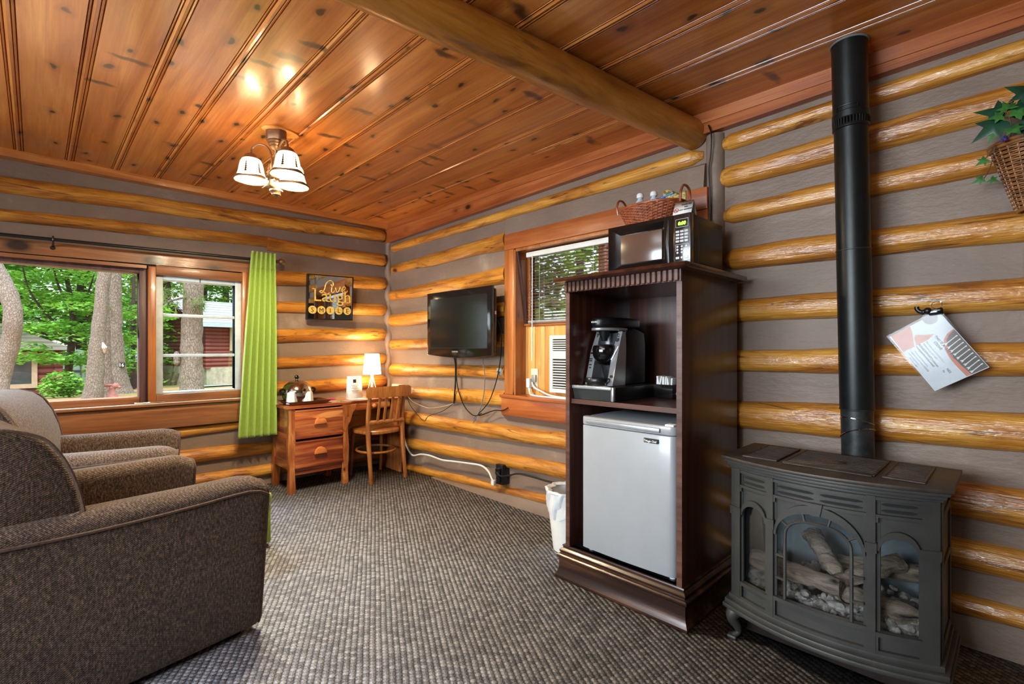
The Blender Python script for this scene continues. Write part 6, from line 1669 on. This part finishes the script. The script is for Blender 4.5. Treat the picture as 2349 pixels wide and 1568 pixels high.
mb = trunk_mb([(-5.75, -1.70, .3), (-5.74, -1.72, .9), (-5.70, -1.75, 2.0), (-5.6, -1.8, 4.2)], [.11, .075, .07, .06], 20, .012, 8); obj('trunk', mb, bk2, t)
t = thing('pine_tree', 'grey pine trunk with number plate and flared foot behind the leaning one', 'tree', (-7.22, -1.42, .3))
mb = trunk_mb([(-7.22, -1.38, .2), (-7.22, -1.40, .42), (-7.22, -1.43, .8), (-7.22, -1.46, 1.6), (-7.2, -1.48, 2.6), (-7.2, -1.5, 4.6)], [.27, .17, .118, .10, .096, .085], 22, .02, 11); obj('trunk', mb, bk2, t)
nm = Vector((-7.10, -1.38, .84))
t = thing('number_plate', 'small dark number plate reading 16 on a pine trunk', 'number plate', tuple(nm))
e1 = Vector((.55, .83, 0)); mb = MB(); mb.box(-.055, -.045, -.006, .055, .045, .0, .004, M=frame_m(nm+Vector((.015, -.01, 0)), e1, (0, 0, 1))); obj('plate', mb, M['ink'], t)
mb = text_mb('16', .085, frame_m(nm+Vector((.019, -.0125, -.03)), e1, (0, 0, 1)), align='CENTER', bold=.002); obj('lettering', mb, M['white'], t, recalc=False)
t = thing('pine_tree', 'thick rough pine trunk filling the middle of the small sash', 'tree', (-5.04, -.69, .42))
mb = trunk_mb([(-5.03, -.695, .3), (-5.04, -.69, .6), (-5.05, -.69, 1.0), (-5.05, -.685, 1.5), (-5.04, -.66, 2.2), (-5.0, -.64, 4.4)], [.185, .166, .160, .150, .142, .13], 24, .02, 14)
for (dz, s_) in ((.98, .05), (1.03, .05), (.93, .045)): mb.ball((-5.02, -.90, dz), (.06, .045, s_*1.4), 10, 8)
obj('trunk', mb, bk2, t)
mb = MB()
random.seed(21)
for k in range(30):
    c = Vector((-4.85+random.uniform(-.25, .35), -.92+random.uniform(-.42, .36), 1.93+random.uniform(-.16, .16)))
    for i in range(22):
        d = Vector((random.gauss(0, .7), random.gauss(0, .7), random.gauss(-.25, .5))).normalized()*random.uniform(.12, .20); sd = d.cross(Vector((0, 0, 1))).normalized()*.0055
        mb.add([c-sd, c+sd, c+d], [(0, 1, 2)])
obj('needle_bough', mb, lf3, t, sharp=None, recalc=False)
mb = MB(); mb.tube(smooth_path([(-5.0, -.75, 1.98), (-4.9, -.9, 1.93), (-4.8, -1.15, 1.82), (-4.78, -1.32, 1.74)], 6), [.018]*7+[.012]*6+[.007]*6, 6); mb.tube([(-4.86, -.98, 1.90), (-4.82, -1.12, 1.99)], .006, 5); obj('branch', mb, bk2, t)

# layered broad-leaved tree
t = thing('dogwood_tree', 'dark stemmed tree with layered bright green leaves', 'tree', (-8.46, -2.05, .2))
mb = trunk_mb([(-8.46, -2.12, .1), (-8.45, -2.05, .9), (-8.4, -2.0, 1.5), (-8.42, -2.02, 2.0), (-8.5, -2.1, 2.6)], [.075, .062, .055, .045, .03], 12, .010, 3)
for P in ([(-8.42, -2.0, 1.35), (-8.3, -2.35, 1.75), (-8.2, -2.6, 2.2), (-8.2, -2.7, 2.7)], [(-8.42, -2.0, 1.4), (-8.2, -1.75, 1.8), (-8.1, -1.55, 2.3)], [(-8.42, -2.0, 1.9), (-8.3, -2.2, 2.3), (-8.3, -2.3, 2.8)], [(-8.42, -2.0, 1.8), (-8.3, -1.8, 2.2), (-8.2, -1.7, 2.6)], [(-8.4, -2.0, 1.2), (-8.0, -2.5, 1.45), (-7.7, -2.9, 1.5)], [(-8.4, -2.0, 1.3), (-8.1, -1.6, 1.5), (-7.9, -1.3, 1.6)]):
    Pp = smooth_path(P, 5); mb.tube(Pp, [lerp(.030, .010, i/(len(Pp)-1)) for i in range(len(Pp))], 7)
obj('trunk', mb, bk3, t)
bl = []
random.seed(9)
for (zz, cnt, sp) in ((.98, 5, .8), (1.28, 5, .95), (1.55, 7, 1.1), (1.85, 8, 1.2), (2.15, 8, 1.2), (2.45, 8, 1.2), (2.8, 8, 1.1), (3.15, 6, 1.0)):
    for i in range(cnt):
        a = random.uniform(0, 2*PI); r_ = sp*math.sqrt(random.random())
        bl.append(((-8.2 + r_*math.cos(a)*.8, -2.05 + r_*math.sin(a)*1.15, zz+random.uniform(-.1, .1)), (random.uniform(.3, .5), random.uniform(.35, .6), .085)))
bl += [((-7.6, -2.75, 1.08), (.35, .5, .08)), ((-7.5, -2.45, 1.0), (.3, .4, .07)), ((-7.45, -2.95, .92), (.25, .3, .06)), ((-7.6, -1.35, 1.1), (.35, .35, .07)), ((-7.6, -1.2, 1.35), (.3, .35, .07))]
mb = leaves_mb(bl, 9000, .105, .38, 4); o = obj('foliage', mb, lf1, t, sharp=None, recalc=False)
t = thing('shrub', 'low bright green shrub at the foot of the dogwood tree', 'shrub', (-6.5, -2.2, .38))
mb = leaves_mb([((-6.5, -2.2, .58), (.22, .26, .22)), ((-6.5, -2.05, .52), (.18, .16, .16)), ((-6.45, -2.36, .50), (.15, .14, .14))], 1100, .075, .6, 6); obj('foliage', mb, lf1, t, sharp=None, recalc=False)
mb = MB()
for i in range(5): mb.tube([(-6.5, -2.2+.03*i-.06, .36), (-6.5, -2.2+.1*(i-2), .66)], .006, 5)
obj('stems', mb, bk3, t)
t = thing('clay_ornament', 'pink clay animal garden ornament on the mulch by the pines', 'ornament', (-5.05, -1.69, .42))
cl = flat('pink_terracotta', srgb(176, 120, 112), .8, var=.12)
mb = MB(); mb.lathe([(.075, 0), (.07, .02), (.045, .07), (.036, .12), (.045, .15), (.03, .17), (0, .175)], 16, (-5.05, -1.70, .41)); obj('body', mb, cl, t)
mb = MB(); mb.ball((-5.03, -1.665, .585), (.035, .05, .04), 14, 8); mb.ball((-5.02, -1.625, .565), (.022, .03, .022), 10, 6); mb.tube([(-5.04, -1.67, .61), (-5.05, -1.675, .645)], [.014, .006], 6); obj('head', mb, cl, t)
mb = MB(); mb.ball((-5.06, -1.75, .595), (.04, .075, .022), 14, 8); mb.ball((-5.06, -1.79, .60), (.03, .03, .028), 10, 6); obj('load', mb, cl, t)

# cabins
M['redlog'] = siding_mat('dark_red_log_siding', srgb(118, 52, 46), srgb(142, 70, 60), .155, 0)
M['redlog2'] = siding_mat('maroon_log_siding', srgb(110, 46, 44), srgb(136, 64, 58), .155, 0)
M['shingle'] = siding_mat('grey_asphalt_shingles', srgb(156, 160, 164), srgb(190, 194, 196), .12, 0)
M['shingle2'] = siding_mat('mossy_brown_shingles', srgb(104, 98, 84), srgb(140, 130, 112), .10, 0)
M['tan'] = flat('tan_window_trim', srgb(186, 156, 132), .7)
M['found'] = flat('pale_concrete_block', srgb(176, 168, 150), .9, var=.12, scale=6)
M['darkglass'] = flat('dark_cabin_window', srgb(58, 66, 76), .1, spec=.8)
KX, KY = -17.55, 2.24
t = thing('cabin', 'red log cabin with grey shingle roof seen behind the thick pine', 'cabin', (KX, KY, -.5)); cabin_root = t
mb = MB(); mb.box(KX-4.1, KY, -.8, KX, KY+9, .39); obj('foundation', mb, M['found'], t)
mb = MB()
mb.add([(KX-4.1, KY, .39), (KX, KY, .39), (KX, KY, 2.14), (KX-2.05, KY, 3.02), (KX-4.1, KY, 2.14), (KX-4.1, KY+9, .39), (KX, KY+9, .39), (KX, KY+9, 2.14), (KX-2.05, KY+9, 3.02), (KX-4.1, KY+9, 2.14)],
       [(0, 1, 2, 3, 4), (9, 8, 7, 6, 5), (1, 6, 7, 2), (0, 4, 9, 5), (0, 5, 6, 1)])
obj('log_wall', mb, M['redlog'], t, sharp=20)
mb = MB(); mb.box(KX-.12, KY-.06, .36, KX+.06, KY+.12, 2.12); obj('corner_board', mb, M['redlog'], t)
mb = MB()
for s in (0, 1):
    x0, x1 = (KX+.4, KX-2.05) if s == 0 else (KX-4.5, KX-2.05)
    mb.add([(x0, KY-.5, 2.02), (x0, KY+9.5, 2.02), (x1, KY+9.5, 3.06), (x1, KY-.5, 3.06), (x0, KY-.5, 2.10), (x0, KY+9.5, 2.10), (x1, KY+9.5, 3.16), (x1, KY-.5, 3.16)], [(0, 1, 2, 3), (4, 5, 6, 7), (0, 1, 5, 4), (1, 2, 6, 5), (2, 3, 7, 6), (3, 0, 4, 7)])
obj('roof', mb, M['shingle'], t, sharp=20)
mb = MB(); mb.box(KX+.40, KY-.5, 1.97, KX+.44, KY+9.5, 2.12); obj('fascia', mb, M['white_paint'], t)
def cabin_window(px_, y0, y1, z0, z1, parent, axis='x'):
    mb = MB()
    for (a, b, c, d) in ((y0-.10, y0, z0-.10, z1+.10), (y1, y1+.10, z0-.10, z1+.10), (y0, y1, z0-.10, z0), (y0, y1, z1, z1+.10)):
        if axis == 'x': mb.box(px_, a, c, px_+.06, b, d)
        else: mb.box(a, px_-.06, c, b, px_, d)
    w_ = obj('window', mb, M['tan'], parent)
    mb = MB()
    if axis == 'x': mb.box(px_, y0, z0, px_+.02, y1, z1)
    else: mb.box(y0, px_-.02, z0, y1, px_, z1)
    obj('pane', mb, M['darkglass'], w_)
cabin_window(KX, KY+.95, KY+1.42, 1.14, 2.0-.06, t); cabin_window(KX, KY+4.0, KY+4.5, 1.14, 1.94, t); cabin_window(KY, KX-1.65, KX-1.2, 1.1, 1.85, t, 'y')
cabin_root.rotation_euler.z = math.radians(10.7)
LX, LY = -12.0, -2.09
t = thing('cabin', 'low red cabin with mossy roof and tan window at the far left', 'cabin', (LX-1.5, LY-3, -1.2))
mb = MB(); mb.box(LX-4, LY-6, -1.2, LX, LY, 1.13); obj('log_wall', mb, M['redlog2'], t)
mb = MB(); mb.box(LX-.08, LY-.10, -1.2, LX+.05, LY+.05, 1.10); obj('corner_board', mb, M['redlog2'], t)
mb = MB(); mb.add([(LX+.35, LY+.3, 1.10), (LX+.35, LY-6.5, 1.10), (LX-2, LY-6.5, 2.1), (LX-2, LY-1.3, 1.9), (LX-4.3, LY+.3, 1.10), (LX-4.3, LY-6.5, 1.1)], [(0, 1, 2, 3), (0, 3, 4), (3, 2, 5, 4), (0, 4, 5, 1)]); obj('roof', mb, M['shingle2'], t, sharp=15)
cabin_window(LX, LY-.92, LY-.50, .30, .96, t); cabin_window(LX, LY-1.5, LY-1.06, .30, .96, t)
t = thing('carport_shelter', 'pale green tarp shelter behind the dogwood trunk', 'shelter', (-17, -1.4, -.3))
mb = MB(); pf = [(-2.35, -.3), (-2.25, .7), (-1.9, 1.0), (-1.5, 1.1), (-1.1, 1.0), (-.75, .7), (-.65, -.3)]
mb.prism(pf, 'x', -19, -17); obj('tarp', mb, flat('pale_green_tarp', srgb(160, 186, 168), .6, var=.08), t)
mb = MB()
for y in (-2.0, -1.45, -.95): mb.tube([(-16.97, y, -.3), (-16.97, y-.02, .72), (-16.97, lerp(y, -1.5, .3), .98)], .02, 6)
mb.tube([(-16.97, -2.3, .42), (-16.97, -.68, .42)], .02, 6); obj('frame_poles', mb, M['fridge_dark'], t)
mb = MB(); mb.box(-17.0, -1.35, .0, -16.96, -1.05, .34); obj('vent_opening', mb, M['black'], t)
t = thing('shed', 'white roofed shed in the background behind the numbered pine', 'shed', (-17, -.1, -.3))
mb = MB(); mb.box(-18.5, -.45, -.4, -16.5, .25, .72); obj('wall', mb, flat('dark_shed_wall', srgb(60, 56, 52), .8), t)
mb = MB(); mb.prism([(-16.2, .68), (-16.2, .76), (-17.6, 1.15), (-18.9, .76), (-18.9, .68), (-17.6, 1.07)], 'y', -.58, .38); obj('roof', mb, M['white_paint'], t)

# slender background trunks and the leafy forest behind
random.seed(31)
def forest_tree(label, x, y, zb, h, r, th, seed, n, size, lm, cb=0.15, bark_=bk3):
    tt = thing('forest_tree', label, 'tree', (x, y, zb), 0, 'leafy trees beyond the windows')
    mbx = trunk_mb([(x, y, zb), (x+.05*r, y, zb+h*.4), (x-.05*r, y+.05, zb+h)], [th, th*.8, th*.3], 10, .02, seed); obj('trunk', mbx, bark_, tt)
    random.seed(seed)
    bl_ = []
    for i in range(46):
        a = random.uniform(0, 2*PI); zf = random.uniform(cb, 1.0); rr = r*math.sqrt(random.random())*(1.15-.6*abs(zf-.5))
        bl_.append(((x+rr*math.cos(a), y+rr*math.sin(a), zb+h*zf), (r*random.uniform(.22, .42), r*random.uniform(.22, .42), h*.045)))
    mbx = leaves_mb(bl_, n, size, .55, seed); obj('foliage', mbx, lm, tt, sharp=None, recalc=False)
FT = [(-17.5, -5.4, -.4, 8, 2.6, .16, lf2), (-18.8, -3.4, -.4, 8, 2.4, .16, lf2), (-24.5, 3.6, -.4, 9, 2.6, .18, lf2), (-34, -8, -.6, 14, 5, .3, lf2), (-36, 6, -.6, 14, 5.5, .3, lf2), (-36, 14, -.6, 14, 5.5, .3, lf2), (-13.5, -3.8, .0, 6, 1.9, .12, lf2), (-14.5, -1.05, -.2, 6.5, 1.25, .08, lf4), (-13.0, -.55, -.1, 6, .85, .06, lf2), (-20, -4.5, -.4, 9, 3.2, .2, lf2), (-22, -1.2, -.4, 9, 3.0, .2, lf2), (-23, 1.8, -.5, 10, 3.0, .22, lf4), (-27, 5.2, -.6, 11, 3.4, .22, lf2), (-27, 9.5, -.6, 11, 3.6, .22, lf4),
      (-26, 14.5, -.6, 11, 3.8, .22, lf2), (-24, -8.5, -.5, 9, 3.4, .2, lf4), (-29, -4, -.6, 12, 4, .25, lf2), (-31, 1.5, -.6, 12, 4, .25, lf2)]
where = ['tree behind the low red cabin, left of the dogwood', 'dark tree right behind the mossy cabin roof', 'dark tree at the left end of the grey cabin roof', 'massive tree closing the view at the far left', 'massive tree closing the view behind the grey cabin', 'massive tree closing the view at the right of the grey cabin', 'small leafy tree above the low red cabin', 'yellow green tree between the dogwood and the numbered pine', 'leafy tree at the right edge of the big pane', 'tall tree far behind the mossy cabin roof', 'tall tree far behind the tarp shelter', 'yellow green tree far behind the white roofed shed',
         'tall tree above the grey cabin roof, left one', 'yellow green tree above the grey cabin roof', 'tall tree above the grey cabin roof, far right', 'yellow green tree at the far left beyond the bent pine', 'large dark tree closing the view behind the dogwood', 'large dark tree closing the view behind the numbered pine']
for i, (x, y, zb, h, r, th, lm) in enumerate(FT):
    forest_tree(where[i], x, y, zb, h, r, th, 40+i, 3600 if 6 <= i < 9 else 6500, .14 if 6 <= i < 9 else .27, lm, .08 if 6 <= i < 9 else .03)
for i, (x, y, r, lb) in enumerate(((-11.6, -.42, .06, 'slender dark trunk at the right edge of the big pane'), (-11.8, -.18, .045, 'thinnest dark trunk at the right edge of the big pane'), (-25.0, 5.6, .26, 'straight pine trunk rising behind the grey cabin roof'))):
    tt = thing('tree_trunk', lb, 'tree', (x, y, -.3)); mb = trunk_mb([(x, y, -.4), (x+.03, y+.05, 1.5), (x, y, 8 if r > .1 else 4)], [r*1.2, r, r*.7], 12, .015, 60+i); obj('trunk', mb, bk2 if r > .1 else bk3, tt)

# view through the window behind the cabinet
FT2 = [(-3.4, 5.0, 5.5, 1.5, lf2, 'dark leafy tree behind the blind, left'), (-2.0, 5.6, 6.0, 1.5, lf4, 'yellow green tree behind the blind, middle'), (-1.0, 7.6, 6.0, 1.7, lf2, 'dark leafy tree behind the blind, right'), (-5.6, 7.5, 7, 2.2, lf4, 'tall yellow green tree behind the blind, far left'), (-5, 11, 9, 3.2, lf2, 'large tree closing the view behind the blind'), (-1.2, 11.5, 9, 3.2, lf2, 'large tree closing the view behind the microwave')]
for i, (x, y, h, r, lm, lb) in enumerate(FT2):
    forest_tree(lb, x, y, -.2, h, r, .11, 80+i, 7500 if i < 4 else 9000, .17 if i < 4 else .26, lm, .03)
t = thing('cabin', 'red cabin wall glimpsed through the right part of the blind', 'cabin', (3.2, 4.2, -.2))
mb = MB(); mb.box(.25, 3.4, -.2, 4.5, 6.0, 2.9); obj('log_wall', mb, M['redlog'], t)
mb = MB(); mb.prism([(3.0, 2.8), (3.0, 2.88), (4.7, 3.8), (6.3, 2.88), (6.3, 2.8)], 'x', 0, 4.8); obj('roof', mb, M['shingle2'], t)

# ------------------------------------------------------------------ light
w = bpy.data.worlds.new('sky'); SC.world = w; w.use_nodes = True
nt = w.node_tree; nt.nodes.clear()
ow = nt.nodes.new('ShaderNodeOutputWorld'); bg = nt.nodes.new('ShaderNodeBackground')
tcw = nt.nodes.new('ShaderNodeTexCoord'); sp = nt.nodes.new('ShaderNodeSeparateXYZ'); cr = nt.nodes.new('ShaderNodeValToRGB')
nt.links.new(tcw.outputs['Generated'], sp.inputs[0]); nt.links.new(sp.outputs[2], cr.inputs[0])
cr.color_ramp.elements[0].position = 0.0; cr.color_ramp.elements[0].color = (.62, .70, .62, 1)
cr.color_ramp.elements[1].position = 0.55; cr.color_ramp.elements[1].color = (.86, .94, 1.0, 1)
nt.links.new(cr.outputs[0], bg.inputs[0]); bg.inputs[1].default_value = WORLD_STR
nt.links.new(bg.outputs[0], ow.inputs[0])

def area(name, loc, rot, sx, sy, power, col):
    l = bpy.data.lights.new(name, 'AREA'); l.shape = 'RECTANGLE'; l.size = sx; l.size_y = sy; l.energy = power; l.color = col
    o = bpy.data.objects.new(name, l); COL.objects.link(o); o.location = loc
    d = (Vector(rot) - Vector(loc)).normalized(); o.rotation_euler = d.to_track_quat('-Z', 'Y').to_euler()
    return o
def point(name, loc, r, power, col):
    l = bpy.data.lights.new(name, 'POINT'); l.shadow_soft_size = r; l.energy = power; l.color = col
    o = bpy.data.objects.new(name, l); COL.objects.link(o); o.location = loc; return o
sun = bpy.data.lights.new('sun', 'SUN'); sun.energy = SUN_STR; sun.angle = .35; sun.color = (1, .97, .9)
so = bpy.data.objects.new('sun', sun); COL.objects.link(so); so.rotation_euler = Vector((-.62, .25, -1)).to_track_quat('-Z', 'Y').to_euler()
# skylight falling through the big window from above the eaves
area('window_skylight', (-1.15, -2.5, 2.75), (1.6, -2.2, .4), 2.6, 1.0, WIN_P, (.82, .91, 1.0))
area('back_window_skylight', (2.7, YF-.35, 1.6), (2.9, -1.0, .9), 2.6, 1.1, BACK_P, (.93, .96, 1.0))
area('stove_window_skylight', (2.4, 1.0, 2.75), (2.4, -.8, .8), 1.3, .7, 40, (.9, .95, 1.0))
for (sx, sy) in LAMPS: point('bulb_light', (sx, sy, 2.13), .03, BULB_P, (1, .76, .46))
point('desk_lamp_light', (lx, ly, DZ+.30), .035, LAMP_P, (1, .72, .40))
area('room_fill', (3.9, -3.6, 2.30), (3.4, -2.2, 0.0), 1.6, 1.2, ROOM_P, (1, .93, .84))  # added fill lamp behind the camera, just under the ceiling

# ------------------------------------------------------------------ camera
cam = bpy.data.cameras.new('camera'); cam.sensor_width = 36; cam.lens = 36*1118.7/2349; cam.shift_y = 14/2349; cam.clip_start = .02; cam.clip_end = 200
co = bpy.data.objects.new('camera', cam); COL.objects.link(co); co.location = (4.352, -2.519, 1.15)
th = math.radians(44.32)
co.rotation_euler = Vector((-math.cos(th), math.sin(th), 0)).to_track_quat('-Z', 'Y').to_euler()
SC.camera = co
SC.view_settings.view_transform = 'Standard'; SC.view_settings.look = 'None'; SC.view_settings.exposure = EXPO; SC.view_settings.gamma = 1.0
SC.view_settings.use_white_balance = True; SC.view_settings.white_balance_temperature = WB; SC.view_settings.white_balance_tint = WT
cy = SC.cycles
cy.use_denoising = True; cy.max_bounces = 8; cy.diffuse_bounces = 4; cy.glossy_bounces = 3; cy.transparent_max_bounces = 10; cy.transmission_bounces = 3
cy.sample_clamp_indirect = 4.0; cy.caustics_reflective = False; cy.caustics_refractive = False
cy.use_adaptive_sampling = True; cy.adaptive_threshold = .02
